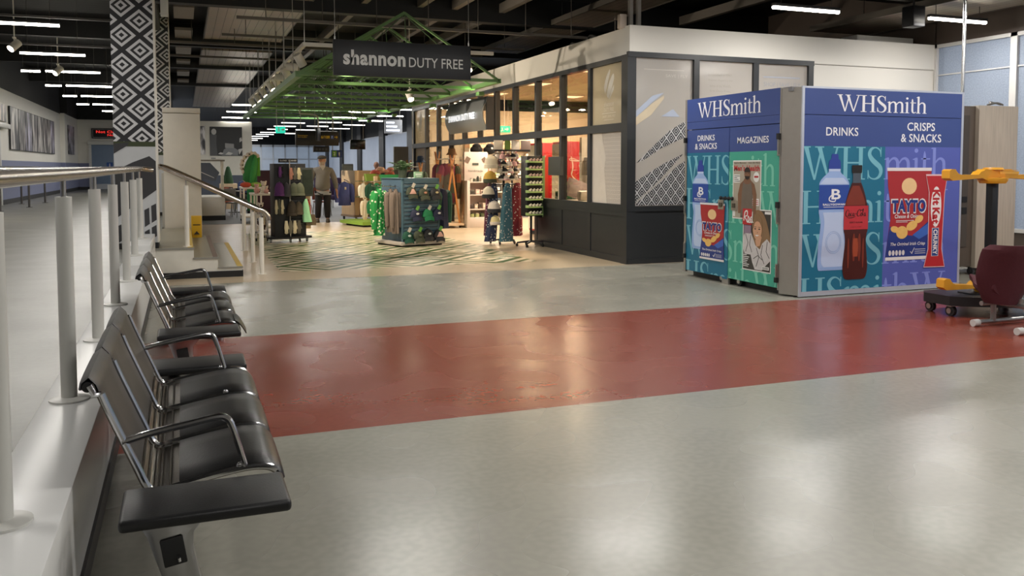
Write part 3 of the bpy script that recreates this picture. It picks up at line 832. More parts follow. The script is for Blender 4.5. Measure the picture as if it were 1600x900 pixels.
def coke(parent):
    P_ = kp('F'); b = B(); cx, z0, H_ = .80, .18, 1.35; Z = lambda t: z0+H_*t
    prof = [(.055, Z(.905)), (.06, Z(.86)), (.085, Z(.82)), (.12, Z(.76)), (.155, Z(.68)), (.178, Z(.60)), (.178, Z(.44)), (.165, Z(.40)), (.155, Z(.33)), (.17, Z(.22)), (.185, Z(.12)), (.175, Z(.05)), (.15, Z(.01)), (.10, Z(0))]
    b.mi = 0; P_(OFF+.004)(b, sym(prof, cx))
    b.mi = 4; P_(OFF+.0055)(b, sym([(.062, Z(.935)), (.058, Z(.90)), (.062, Z(.845))], cx, 2))
    b.mi = 1; P_(OFF+.0058)(b, sym([(.070, Z(1)), (.076, Z(.99)), (.074, Z(.94)), (.066, Z(.93))], cx, 2))
    b.mi = 2; P_(OFF+.0055)(b, rct(cx-.181, Z(.438), cx+.181, Z(.645)))
    b.mi = 3
    P_(OFF+.0055)(b, sym([(.05, Z(.82)), (.10, Z(.75)), (.14, Z(.68)), (.14, Z(.65))], cx-.01, 3))
    for dx, w, za, zb in ((-.05, .05, .40, .16), (.035, .045, .40, .16), (-.12, .03, .36, .10), (.10, .03, .36, .10)):
        P_(OFF+.0055)(b, sym([(w*.15, Z(za)), (w*.42, Z(za*.8+zb*.2)), (w*.5, Z(zb*.6+za*.4)), (w*.2, Z(zb))], cx+dx+w/2, 3))
    b.mi = 6
    P_(OFF+.006)(b, sym([(.03, Z(.36)), (.04, Z(.28)), (.03, Z(.2))], cx, 3))
    b.mi = 1
    for q in [vstroke(v) for v in script_word('Cola', cx-.165, Z(.555), .33, .10)]:
        for p in q: P_(OFF+.0072)(b, p)
    ktext('F', 'x', 'ZERO SUGAR', cx, Z(.50), None, None, .20, .018, OFF+.0072, .02, b=b)
    ktext('F', 'x', 'original recipe', cx, Z(.46), None, None, .16, .01, OFF+.0072, b=b)
    b.build('cola_bottle_print', [mat('45160F', .4, 0, .15, 5), mat('1C1512', .45), mat('B83038', .45), mat('7A3020', .4, 0, .1, 6), mat('4B5560', .4), mat('8A2A1C', .4), mat('A44A2E', .4)], parent)
def script_word(kind, x, z, w, h):
    """flowing script 'Coca-Cola' as variable-width strokes on a w by h field"""
    T = w/10.0
    def cap(x0): return [(x0+1.55, .62, .012), (x0+1.45, .95, .02), (x0+1.0, 1.0, .03), (x0+.45, .7, .06), (x0+.25, .3, .07), (x0+.55, .0, .05), (x0+1.2, .05, .03), (x0+1.7, .3, .012)]
    def o(x0): return [(x0+.55, .5, .02), (x0+.2, .42, .05), (x0+.1, .15, .05), (x0+.35, -.02, .03), (x0+.62, .15, .045), (x0+.62, .4, .04), (x0+.45, .5, .02)]
    def c(x0): return [(x0+.6, .42, .02), (x0+.4, .5, .025), (x0+.15, .3, .05), (x0+.2, .03, .045), (x0+.5, .02, .02), (x0+.75, .2, .012)]
    def a(x0): return [(x0+.62, .45, .02), (x0+.3, .48, .03), (x0+.12, .2, .05), (x0+.3, 0, .03), (x0+.6, .25, .02), (x0+.66, .48, .04), (x0+.64, .1, .045), (x0+.78, .02, .02), (x0+.95, .15, .012)]
    def l(x0): return [(x0+.1, .2, .015), (x0+.45, .8, .02), (x0+.5, 1.1, .03), (x0+.32, 1.1, .03), (x0+.25, .5, .05), (x0+.3, .08, .045), (x0+.5, .05, .015)]
    st = [cap(0), o(1.35), c(2.15), a(2.95), [(4.0, .3, .02), (4.25, .38, .04), (4.6, .36, .03)], cap(4.6), o(6.15), l(6.85), a(7.5),
          [(.8, -.15, .02), (1.6, -.28, .04), (3.0, -.22, .05), (4.2, -.05, .02)], [(5.7, 1.0, .03), (6.6, .92, .05), (7.6, 1.05, .02)]]
    k = T*1.12
    return [[(x+px*k, z+pz*h*.75, max(pw*w*.5, .004)) for px, pz, pw in s] for s in st]
coke(front)
def crisps(side, parent, x0, x1, z0, z1, off, maker=True):
    """flat picture of a red and blue bag of crisps (no figure on it)"""
    P_ = kp(side); b = B(); W_, H_ = x1-x0, z1-z0
    X = lambda t: x0+W_*t; Z = lambda t: z0+H_*t
    left = [(X(.01), Z(.985)), (X(.03), Z(.8)), (X(.09), Z(.62)), (X(.10), Z(.45)), (X(.06), Z(.28)), (X(.0), Z(.03))]
    right = [(X(.99), Z(.03)), (X(.97), Z(.3)), (X(.97), Z(.5)), (X(.98), Z(.75)), (X(1), Z(.985))]
    b.mi = 0; P_(off)(b, left+right)
    b.mi = 1; P_(off+.0012)(b, [(X(.09), Z(.37)), (X(.30), Z(.28)), (X(.6), Z(.26)), (X(.97), Z(.42)), (X(.97), Z(.3)), (X(.99), Z(.03)), (X(0), Z(.03)), (X(.06), Z(.28))])
    b.mi = 4; P_(off+.0018)(b, [(X(.60), Z(.27)), (X(.97), Z(.40)), (X(.97), Z(.28)), (X(.75), Z(.22))])
    b.mi = 2; P_(off+.0012)(b, rct(X(.0), Z(.965), X(1), Z(1))); P_(off+.0012)(b, [(X(0), Z(.0)), (X(.995), Z(.0)), (X(.99), Z(.035)), (X(.005), Z(.035))])
    # plain pale roundel in the middle of the bag
    b.mi = 5; P_(off+.0012)(b, [(X(.5)+W_*.17*math.cos(a), Z(.80)+H_*.09*math.sin(a)) for a in [k*PI/9 for k in range(18)]])
    b.mi = 3
    for cx, cz, rx, rz_, an in ((.36, .30, .13, .07, .2), (.20, .335, .10, .035, -.35), (.58, .37, .14, .05, .6), (.74, .44, .11, .04, .7)):
        P_(off+.002)(b, [(X(cx)+W_*rx*math.cos(a)*math.cos(an)-H_*rz_*math.sin(a)*math.sin(an), Z(cz)+W_*rx*math.cos(a)*math.sin(an)*.7+H_*rz_*math.sin(a)*math.cos(an)) for a in [k*PI/8 for k in range(16)]])
    b.mi = 2
    ktext(side, 'x', 'TAYTO', X(.50), Z(.585), None, None, W_*.80, H_*.165, off+.0025, .085, b=b)
    b.mi = 1
    ktext(side, 'x', 'TAYTO', X(.50), Z(.585), None, None, W_*.76, H_*.135, off+.0038, .05, b=b)
    b.mi = 2
    ktext(side, 'x', 'Cheese & Onion', X(.47), Z(.475), None, None, W_*.56, H_*.042, off+.0025, .02, shear=.2, b=b)
    P_(off+.0025)(b, rct(X(.22), Z(.425), X(.62), Z(.431))); P_(off+.0025)(b, rct(X(.22), Z(.41), X(.48), Z(.415)))
    ktext(side, 'x', 'The Original Irish Crisp', X(.50), Z(.17), None, None, W_*.78, H_*.045, off+.0025, .02, shear=.25, b=b)
    for k in range(5): P_(off+.002)(b, [(X(.10+.075*k)+W_*.03*math.cos(a), Z(.08)+H_*.03*math.sin(a)) for a in [j*PI/5 for j in range(10)]])
    for k in range(3): P_(off+.002)(b, rct(X(.66), Z(.065+.022*k), X(.9), Z(.070+.022*k)))
    for q in stroke([(X(.56), Z(.09)), (X(.59), Z(.065)), (X(.65), Z(.13))], [.012, .012, .006]): P_(off+.002)(b, q)
    b.build('crisp_bag_print', [mat('A52A2E', .4, 0, .05), mat('23377E', .4), mat('DCD8D8', .4), mat('E2B564', .45, 0, .12, 30), mat('3A63B4', .4), mat('E6C08C', .45)], parent)
crisps('F', front, 1.24+.02, 1.96, .38, 1.50, OFF)
def kitkat(parent):
    P_ = kp('F'); b = B(); x0, x1, z0, z1 = 1.87, 2.20, .275, 1.41; cx = (x0+x1)/2+.005; o = OFF+.005
    b.mi = 2; P_(o)(b, [(x0-.005, z0), (x1+.01, z0-.005), (x1-.045, .50), (x1-.02, 1.18), (x1+.02, 1.42), (x0-.005, 1.42), (x0+.05, 1.2), (x0+.055, .50)])
    b.mi = 0; P_(o+.001)(b, [(x0+.005, z0+.01), (x1, z0+.005), (x1-.055, .50), (x1-.03, 1.18), (x1+.01, 1.40), (x0+.005, 1.40), (x0+.06, 1.2), (x0+.065, .50)])
    b.mi = 1
    P_(o+.002)(b, [(cx+.085*math.cos(a), 1.02+.25*math.sin(a)) for a in [k*PI/10 for k in range(20)]])
    P_(o+.002)(b, rct(cx-.055, .41, cx+.055, .76))
    b.mi = 0
    ktext('F', 'x', 'Kit', cx, 1.135, None, None, .19, .12, o+.0035, .05, rot=-PI/2, b=b)
    ktext('F', 'x', 'Kat', cx, .91, None, None, .20, .12, o+.0035, .05, rot=-PI/2, b=b)
    b.mi = 3
    P_(o+.003)(b, rct(cx-.048, .415, cx+.048, .755))
    b.mi = 1
    ktext('F', 'x', 'CHUNKY', cx, .585, None, None, .31, .07, o+.0045, .045, rot=-PI/2, b=b)
    b.build('chocolate_bar_print', [mat('B3252A', .4), mat('E4DEDC', .4), mat('D9B9BC', .4), mat('24407F', .4)], parent)
kitkat(front)

# left side: header and two doors
h_ = B(); h_.bx(-.004, .02, .265, 2.24, 2.12, 2.43); h_.bx(-.002, .02, .265, 2.24, 2.02, 2.118)
lh = tag(h_.build('header_sign', BLUE_D, kiosk), 'narrow blue header over the kiosk doors')
b = B(); serif_text(b, 'WHSmith', .30, 2.165, .205, kp('L')(.006), None, 1.30); b.build('lettering', WHITE_P, lh)
def kdoor(x0, x1, lower, label):
    d = B(); d.mi = 0; kquad(d, 'L', x0, x1, 1.70, 2.01, -.018, .02); d.mi = 1; kquad(d, 'L', x0, x1, .085, 1.70, -.018, .02)
    o = tag(d.build('door', [BLUE_D, lower], kiosk), label)
    return o
d1 = kdoor(.05, 1.025, TEAL, 'teal door with the bottle and crisp bag')
d2 = kdoor(1.035, 2.015, GREEN_P, 'green door with two magazine covers')
b = B(); kquad(b, 'L', .905, 1.02, .065, 1.70, .0025, .0008); b.build('door_meeting_strip', TEAL, d1)
b = B(); ktext('L', 'x', 'DRINKS', .505, 1.895, None, None, .40, .075, OFF, .012, b=b); ktext('L', 'x', '& SNACKS', .50, 1.785, None, None, .51, .08, OFF, .012, b=b); b.build('caption', WHITE_P, d1)
b = B(); ktext('L', 'x', 'MAGAZINES', 1.51, 1.84, None, None, .62, .08, OFF, .012, b=b); b.build('caption', WHITE_P, d2)
lrows = [(1.28, .38), (.80, .42), (.31, .40), (-.165, .40)]
LW = ['WHSmith', 'HSmithW', 'WHSmith', 'HSmithW']
for box, m, par in (((.052, .09, 1.02, 1.695), TEAL_L, d1), ((1.037, .09, 2.01, 1.695), GREEN_L, d2)):
    b = B()
    for w, (z, h) in zip(LW, lrows): serif_text(b, w, .04, z, h, kp('L')(.0034, .0005), box, .98)
    b.build('background_lettering', m, par)
water('L', d1, .385, .40, 1.60, .185)
crisps('L', d1, .395, .96, .28, 1.035, OFF+.006)
def mag(parent, x0, x1, z0, z1, bgh, build, name, label):
    P_ = kp('L'); b = B(); b.mi = 0; P_(.004)(b, rct(x0, z0, x1, z1)); b.mi = 1; P_(.0052)(b, rct(x0+.014, z0+.014, x1-.014, z1-.014))
    mats = build(b, P_, lambda t: x0+(x1-x0)*t, lambda t: z0+(z1-z0)*t, x1-x0, z1-z0)
    tag(b.build(name, [mat('E2E2DE', .4), mat(bgh, .4, 0, .08, 4)]+mats, parent), label)
def mens(b, P_, X, Z, W_, H_):
    b.mi = 3
    ktext('L', 'x', "Men's Health", X(.5), Z(.87), None, None, W_*.90, H_*.10, .007, .03, b=b)
    b.mi = 2
    ktext('L', 'x', 'Sports Moment    New Big Films', X(.5), Z(.955), None, None, W_*.92, H_*.026, .007, .02, b=b)
    b.mi = 0
    P_(.0065)(b, rct(X(.04), Z(.62), X(.26), Z(.76)))
    P_(.0065)(b, [(X(.84)+W_*.10*math.cos(a), Z(.72)+H_*.085*math.sin(a)) for a in [k*PI/8 for k in range(16)]])
    P_(.0065)(b, rct(X(.70), Z(.24), X(.94), Z(.36)))
    P_(.0065)(b, rct(X(.03), Z(.04), X(.10), Z(.17)))
    b.mi = 2
    for k in range(4): P_(.0075)(b, rct(X(.06), Z(.64+.03*k), X(.06+.05*(4-k % 3)), Z(.65+.03*k)))
    b.mi = 3; P_(.0075)(b, rct(X(.77), Z(.71), X(.91), Z(.74)))
    for k in range(3): P_(.0075)(b, rct(X(.72), Z(.26+.03*k), X(.92), Z(.272+.03*k)))
    # standing man in a vest, seen to the hips
    b.mi = 4
    P_(.0085)(b, [(X(a), Z(c)) for a, c in ((.22, .10), (.20, .42), (.28, .60), (.40, .66), (.44, .70), (.62, .70), (.66, .66), (.78, .60), (.86, .42), (.84, .10), (.74, .10), (.74, .40), (.68, .5), (.40, .5), (.34, .40), (.34, .10))])
    b.mi = 5
    P_(.0095)(b, [(X(a), Z(c)) for a, c in ((.32, .06), (.34, .40), (.36, .54), (.40, .64), (.46, .60), (.60, .60), (.66, .64), (.70, .54), (.72, .40), (.72, .06))])
    b.mi = 6; P_(.0094)(b, [(X(a), Z(c)) for a, c in ((.30, .03), (.32, .16), (.72, .16), (.74, .03))])
    b.mi = 4; P_(.0098)(b, [(X(.53)+W_*.105*math.cos(a), Z(.77)+H_*.095*math.sin(a)) for a in [k*PI/9 for k in range(18)]])
    b.mi = 7
    P_(.0108)(b, [(X(.53)+W_*.105*math.cos(a), Z(.80)+H_*.085*math.sin(a)) for a in [k*PI/8 for k in range(9)]]); 
    P_(.0108)(b, [(X(.53)+W_*.085*math.cos(a), Z(.735)+H_*.06*math.sin(a)) for a in [PI+k*PI/8 for k in range(9)]])
    P_(.0108)(b, rct(X(.46), Z(.782), X(.51), Z(.789))); P_(.0108)(b, rct(X(.555), Z(.782), X(.605), Z(.789)))
    return [mat('1E1C1C', .4), mat('B4282E', .4), mat('7A563F', .45, 0, .15, 14), mat('6B6055', .5, 0, .1, 14), mat('4A4A44', .5, 0, .1, 20), mat('251A14', .5)]
mag(d2, 1.12, 1.69, .86, 1.59, 'A79E8E', mens, 'magazine_print', "Men's Health magazine cover with a man in a grey vest")
def red(b, P_, X, Z, W_, H_):
    b.mi = 2; P_(.0115)(b, rct(X(.0), Z(.74), X(.33), Z(1.0)))
    b.mi = 0
    for st in ([(.05, .80, .014), (.09, .94, .016), (.17, .96, .018), (.17, .89, .014), (.09, .87, .012), (.14, .82, .014), (.19, .78, .014), (.25, .83, .014), (.21, .88, .012), (.2, .80, .012), (.27, .78, .012), (.31, .84, .012)], [(.345, .87, .012), (.30, .86, .014), (.29, .80, .014), (.34, .79, .012), (.36, .96, .014), (.355, .80, .014), (.40, .79, .008)]):
        for q in vstroke([(X(a), Z(c), w) for a, c, w in st]): P_(.0145)(b, q)
    b.mi = 3   # hair
    P_(.0065)(b, [(X(a), Z(c)) for a, c in cr([(.34, .74), (.36, .90), (.48, .985), (.66, .97), (.80, .86), (.90, .70), (.98, .50), (.88, .36), (.70, .30), (.52, .28), (.42, .40), (.38, .55)], 3)])
    b.mi = 6   # pale jumper
    P_(.0075)(b, [(X(a), Z(c)) for a, c in ((.04, .55), (.10, .64), (.30, .62), (.40, .50), (.46, .42), (.62, .36), (.70, .46), (.86, .54), (.97, .48), (.98, .20), (.80, .10), (.70, .03), (.45, .03), (.36, .14), (.30, .26), (.08, .26), (.02, .36))])
    b.mi = 8
    for pa in (((.10, .6), (.2, .45), (.12, .3)), ((.3, .58), (.26, .42), (.34, .3)), ((.5, .38), (.6, .24), (.5, .08)), ((.72, .44), (.66, .28), (.78, .14)), ((.88, .5), (.84, .34), (.95, .24)), ((.40, .2), (.55, .26), (.72, .2))):
        for q in stroke([(X(a), Z(c)) for a, c in pa], [.008]*3): P_(.0085)(b, q)
    b.mi = 4   # face and neck
    P_(.0083)(b, [(X(a), Z(c)) for a, c in ((.46, .5), (.50, .40), (.62, .42), (.68, .56), (.6, .62))])
    P_(.0095)(b, [(X(.53)+W_*.155*math.cos(a)*(1-.18*(math.sin(a) < 0)*abs(math.sin(a))), Z(.66)+H_*.15*math.sin(a)) for a in [k*PI/12 for k in range(24)]])
    b.mi = 3
    P_(.0105)(b, [(X(a), Z(c)) for a, c in cr([(.36, .66), (.38, .84), (.5, .93), (.66, .86), (.72, .68), (.66, .74), (.56, .82), (.44, .78), (.40, .70)], 3)])
    b.mi = 8
    for ex in (.455, .60):
        P_(.0105)(b, [(X(ex)+W_*.032*math.cos(a), Z(.685)+H_*.011*math.sin(a)) for a in [k*PI/5 for k in range(10)]]); P_(.0105)(b, rct(X(ex-.04), Z(.713), X(ex+.04), Z(.72)))
    P_(.0105)(b, [(X(.525), Z(.625)), (X(.55), Z(.622)), (X(.545), Z(.632)), (X(.53), Z(.634))])
    b.mi = 0; P_(.0115)(b, [(X(.46), Z(.583)), (X(.525), Z(.568)), (X(.60), Z(.588)), (X(.53), Z(.592))])
    b.mi = 7; P_(.0085)(b, rct(X(.05), Z(.60), X(.30), Z(.73)))
    b.mi = 0
    for k in range(7): P_(.0088)(b, rct(X(.04), Z(.24-.03*k), X(.16+.06*((k*3) % 4)/2), Z(.252-.03*k)))
    P_(.0115)(b, rct(X(.72), Z(.05), X(.95), Z(.10))); P_(.0088)(b, rct(X(.78), Z(.93), X(.98), Z(.97)))
    b.mi = 8
    for k in range(8): P_(.0125)(b, rct(X(.74+.024*k), Z(.058), X(.75+.024*k), Z(.092)))
    return [mat('B62A30', .4), mat('85684A', .5, 0, .25, 18, stretch=(1, 6, 1)), mat('C99A7A', .45, 0, .05), mat('8A5A40', .5), mat('C4BFBE', .5, 0, .12, 20), mat('8C7688', .5), mat('2B2624', .5)]
mag(d2, 1.345, 1.90, .235, .995, '3A3733', red, 'magazine_print', 'Red magazine cover with a smiling long-haired woman in a pale jumper')
# hinges, latches, castors
for dd, x, zs in ((d2, 2.025, (1.84, 1.04, .21)), (d1, .035, (1.85, 1.05, .31))):
    for z in zs:
        b = B(); kquad(b, 'L', x-.03, x+.02, z-.20 if z > .5 else z-.02, z-.02 if z > .5 else z+.16, .006, .012); b.cyl(LO+LU*(x-.005)+LV*(z-.18 if z > .5 else z)+Vector((-.024, 0, 0)), LO+LU*(x-.005)+LV*(z+.03 if z > .5 else z+.15)+Vector((-.024, 0, 0)), .011)
        b.build('hinge', STEEL, dd)
        b = B(); kquad(b, 'L', x-.022, x+.022, z-.01 if z > .5 else z-.06, z+.06 if z > .5 else z, .006, .034); b.build('hinge_cap', RUBBER, dd)
for dd, x in ((d1, .875), (d2, 1.16)):
    b = B(); kquad(b, 'L', x-.06, x+.06, .96, 1.085, .003, .012); b.build('latch_plate', mat('B9B2A6', .35, .8), dd)
    b = B(); kquad(b, 'L', x-.03, x+.03, .995, 1.05, .014, .012); b.build('lock', mat('6E685F', .4, .8), dd)
b = B(); b.tube([LO+LU*.93+LV*1.11+Vector((-.03, 0, 0)), LO+LU*1.13+LV*1.11+Vector((-.03, 0, 0))], .015, 8)
for t in (.90, 1.0, 1.08, 1.15): b.ell(LO+LU*t+LV*1.11+Vector((-.035, 0, 0)), (.02, .02, .026))
b.build('bolt', RUBBER, d1)
for x in (.83, 1.21):
    c = B(); o = LO+LU*x+Vector((.06, 0, .06)); c.cyl(o+Vector((-.02, 0, 0)), o+Vector((.025, 0, 0)), .058, n=20)
    ca = c.build('castor', RUBBER, kiosk)
    c = B(); c.cyl(o+Vector((-.026, 0, 0)), o+Vector((-.02, 0, 0)), .03); c.bx(o.x-.01, o.x+.03, o.y-.02, o.y+.02, .1, .13); c.build('wheel_hub', STEEL, ca)
b = B(); kquad(b, 'L', .90, 1.04, .0, .12, -.03, .03); b.build('foot', ALU, kiosk)
b = B(); b.bx(.10, 2.52, .06, 2.2, 0.0, .062); b.build('plinth', mat('333335', .6), kiosk)

# ================================================================ RIGHT-HAND THINGS
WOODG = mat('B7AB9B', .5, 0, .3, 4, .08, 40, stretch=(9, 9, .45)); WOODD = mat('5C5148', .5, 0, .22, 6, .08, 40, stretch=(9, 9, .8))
r = thing('wood_cabinet', 'tall grey wood-grain cabinet on castors standing between the blue kiosk and the window', 'cabinet', (10.32, 8.86, 0))
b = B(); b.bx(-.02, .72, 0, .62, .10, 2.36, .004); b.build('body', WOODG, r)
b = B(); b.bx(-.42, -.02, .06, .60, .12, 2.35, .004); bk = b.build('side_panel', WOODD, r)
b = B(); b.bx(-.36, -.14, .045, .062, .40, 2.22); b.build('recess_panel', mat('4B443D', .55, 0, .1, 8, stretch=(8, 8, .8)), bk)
b = B(); b.bx(-.34, -.16, .035, .05, .86, .95); b.bx(-.34, -.16, .035, .05, 1.02, 1.10); b.build('vent_slot', RUBBER, bk)
for x, y in ((.0, .08), (.62, .08), (0, .52), (.62, .52)):
    c = B(); c.cyl((x-.02, y, .05), (x+.02, y, .05), .05); c.bx(x-.03, x+.03, y-.03, y+.03, .085, .105); c.bx(x-.032, x-.024, y-.02, y+.02, .04, .09); c.bx(x+.024, x+.032, y-.02, y+.02, .04, .09); c.build('castor', mat('3A3A3C', .4, .3), r)
b = B(); b.tube([(0, 0, .0), (.10, .03, .025), (.16, .1, .05), (.23, .05, .03), (.28, .02, .008)], .012, smooth=4); b.tube([(.05, .02, .005), (.18, 0, .03), (.34, .04, .01)], .014, smooth=4)
tag(b.build('coiled_cable', mat('6B6862', .5), None, (10.55, 8.95, 2.378)), 'small heap of grey cable lying on top of the wood cabinet', 'cable')
# trolley with yellow arms
YELA = mat('E2A22C', .38, 0, .04)
r = thing('trolley', 'black wheeled trolley with a post and two yellow plastic arms, behind the maroon chair', 'trolley', (7.79, 6.47, 0))
b = B()
b.loft([[(-.55, -.10, z), (-.62, -.02, z), (-.62, .30, z), (-.52, .40, z), (.55, .40, z), (.62, .30, z), (.62, -.30, z), (.5, -.50, z), (.06, -.50, z)] for z in (.115, .21)])
b.build('base', mat('1E1E20', .45, 0, .1), r)
b = B(); b.loft([[(x*(.62)+.05, y*.5+.0, z) for x, y in ((-.62, -.06), (-.6, .3), (0, .40), (.6, .3), (.6, -.3), (.1, -.44))] for z in (.205, .222)]); b.build('deck_tray', mat('101012', .5), r)
for x, y in ((-.55, .02), (-.02, -.44), (.52, .3), (.55, -.4), (-.48, .34)):
    c = B(); c.cyl((x-.02, y, .055), (x+.02, y, .055), .055, n=20); co = c.build('castor', mat('242426', .4), r)
    c = B(); c.cyl((x-.034, y, .055), (x+.034, y, .055), .028); c.bx(x-.032, x+.032, y-.03, y+.03, .10, .118); c.build('castor_fork', STEEL, co)
b = B(); b.bx(-.09, -.005, -.03, .05, .21, 1.40, .006); b.build('post', BLACK_METAL, r)
def arm(z, th, name, tilt):
    b = B(); b.T = Matrix.Translation((-.045, 0.01, z)) @ Matrix.Rotation(th, 4, 'Z') @ Matrix.Rotation(tilt, 4, 'Y')
    prof = [(-.64, -.045), (-.60, -.07), (-.2, -.045), (-.12, -.075), (.12, -.075), (.18, -.045), (.60, -.07), (.64, -.045), (.64, .03), (.62, .045), (.575, .045), (.555, .02), (.52, .005), (.50, -.01), (.30, -.01), (.27, .02), (.22, .03), (.20, .045), (-.16, .045), (-.18, .03), (-.22, .02), (-.25, -.01), (-.49, -.01), (-.52, .0), (-.545, .02), (-.565, .045), (-.615, .045), (-.64, .03)]
    b.prism(prof, (0, .05, 0), (1, 0, 0), (0, 0, 1), .10)
    o = b.build(name, YELA, r)
    q = B(); q.T = b.T; q.lathe([(.0, -.1), (.12, -.1), (.14, -.07), (.14, -.045), (0, -.04)], (0, 0, 0), 24); q.lathe([(0, .04), (.10, .04), (.09, .062), (0, .064)]); q.build('arm_hub', YELA, o)
    q = B(); q.T = b.T; q.bx(.03, .3, -.055, -.05, -.005, .022); q.bx(-.05, .28, -.056, -.05, .03, .036); q.build('arm_rib', mat('F0B64A', .35), o)
    return o
tag(arm(1.44, 0, 'arm', 0), 'upper yellow arm'); tag(arm(.305, -.05, 'arm', .06), 'lower yellow arm')
# maroon chair: shell turned on a straight sled frame
MAR = mat('46151F', .85, 0, .16, 50, .25, 240)
r = thing('maroon_chair', 'maroon fabric chair on a grey tubular sled frame at the right edge', 'chair', (7.19, 5.72, 0))
TURN = Matrix.Translation((.02, .22, 0)) @ rotz(math.radians(152))
b = B(); b.T = TURN
rings = []
for k in range(14):
    t = k/13; z = .23+.56*t
    hw = .15+.075*min(1, t*2.2)**.7+.02*math.sin(PI*t)
    if t > .9: hw -= .06*((t-.9)/.1)**2
    yb = .20+.14*t-.03*math.sin(PI*t); ring = []
    for j in range(24):
        a = 2*PI*j/24; sx = math.copysign(abs(math.cos(a))**.6, math.cos(a)); sy = math.copysign(abs(math.sin(a))**.7, math.sin(a))
        ring.append((hw*sx, yb-.13*sx*sx+.034*sy*(1 if t < .95 else .6), z))
    rings.append(ring)
b.loft(rings); b.build('backrest', MAR, r)
b = B(); b.T = TURN
rings = []
for k in range(11):
    t = k/10; y = .22-.56*t; hw = .13+.05*math.sin(PI*min(1, t*1.15)); ring = []
    zc = .30+.05*(2*t-1)**2+.03*t
    for j in range(20):
        a = 2*PI*j/20; sx = math.copysign(abs(math.cos(a))**.55, math.cos(a)); ring.append((hw*sx, y, zc+.05*sx*sx+.045*math.copysign(abs(math.sin(a))**.7, math.sin(a))))
    rings.append(ring)
b.loft(rings); b.build('seat', MAR, r)
GREYT = mat('9A9A98', .35, .7)
for y in (-.20, .26):
    b = B(); b.tube([(-.20, y, .04), (.42, y, .04)], .02); b.tube([(.02, y, .04), (.02, y, .21)], .026); b.tube([(-.14, y, .215), (.40, y, .215)], .022); lo = b.build('leg', GREYT, r)
    b = B(); b.cyl((-.24, y, .034), (-.17, y, .034), .034); b.build('glide', mat('C7C7C4', .5), lo)
b = B(); b.tube([(.05, -.2, .215), (.05, .26, .215)], .022); b.tube([(.3, -.2, .215), (.3, .26, .215)], .02); b.cyl((.1, .03, .2), (.1, .03, .28), .06); b.build('cross_tube', GREYT, r)
# slim pole above the kiosk
r = thing('steel_pole', 'slim polished steel pole rising past the right end of the kiosk to the ceiling', 'pole', (9.3, 8.26, 0))
b = B(); b.cyl((0, 0, 0), (0, 0, 4.62), .022, n=16); b.build('pole', CHROME, r); b = B(); b.lathe([(0, 0), (.07, 0), (.07, .012), (0, .014)]); b.lathe([(0, 4.58), (.06, 4.58), (.06, 4.6), (0, 4.6)]); b.build('flange', STEEL, r)

# ================================================================ SHOP FRONT
FX = 6.43
CREAM = mat('D9D5CD', .6, 0, .02, 2)
b = B()
b.bx(FX, FX+.14, 11.8, 25.2, 3.24, 3.66)
b.bx(FX, 12.6, 11.78, 11.94, 3.24, 3.68)
b.bx(9.92, 12.6, 11.80, 11.94, 0, 3.24)
b.mi = 1; b.bx(9.95, 12.55, 11.776, 11.80, 3.235, 3.245)
struct('wall_shop_fascia', b, [CREAM, mat('B9B4AC', .6)])
b = B(); b.bx(FX, 12.6, 24.95, 25.2, 0, 3.24); b.bx(12.45, 12.6, 11.94, 25, 0, 3.24)
struct('wall_shop_back', b, mat('D6C9B4', .6))
b = B(); b.bx(FX+.14, 12.6, 11.94, 25.2, 3.6, 3.66); struct('ceiling_shop', b, mat('B3A794', .7))
MY = [11.86, 13.15, 14.32, 15.5, 16.71, 17.85, 18.97, 20.14, 21.27, 22.42, 23.63, 24.95]
b = B()
b.bx(FX-.02, FX+.10, 11.78, 25.05, 3.16, 3.24)                     # head
b.bx(FX-.03, FX+.10, 11.97, 25.05, 2.07, 2.20)                     # transom
for y in MY: b.bx(FX-.02, FX+.10, y-.045, y+.045, 2.20, 3.16)
for y in MY[1:4]+MY[8:]: b.bx(FX-.02, FX+.10, y-.05, y+.05, .915 if y < 16 else .02, 2.08)
b.bx(FX-.03, FX+.12, 11.78, 11.98, 0, 3.24)                         # corner post
b.bx(FX-.02, 9.92, 11.77, 11.84, 3.20, 3.28)
for x in (7.63, 8.76, 9.86): b.bx(x-.05, x+.05, 11.77, 11.86, .9, 3.2)
# panelled stall riser
b.bx(FX-.02, FX+.08, 11.8, 15.55, .80, .92)
b.bx(FX, FX+.06, 11.8, 15.55, 0, .82)
b.bx(FX-.015, FX+.06, 11.8, 15.55, .0, .10); b.bx(FX-.015, FX+.06, 11.8, 15.55, .74, .82)
for y in (13.15, 14.32, 15.5): b.bx(FX-.012, FX+.06, y-.06, y+.06, .09, .75)
b.bx(FX, 9.92, 11.79, 11.85, 0, .9); b.bx(FX, 9.92, 11.775, 11.85, .82, .9); b.bx(FX, 9.92, 11.775, 11.85, 0, .08)
struct('trim_shopfront', b, mat('292B2E', .42, 0, .05))

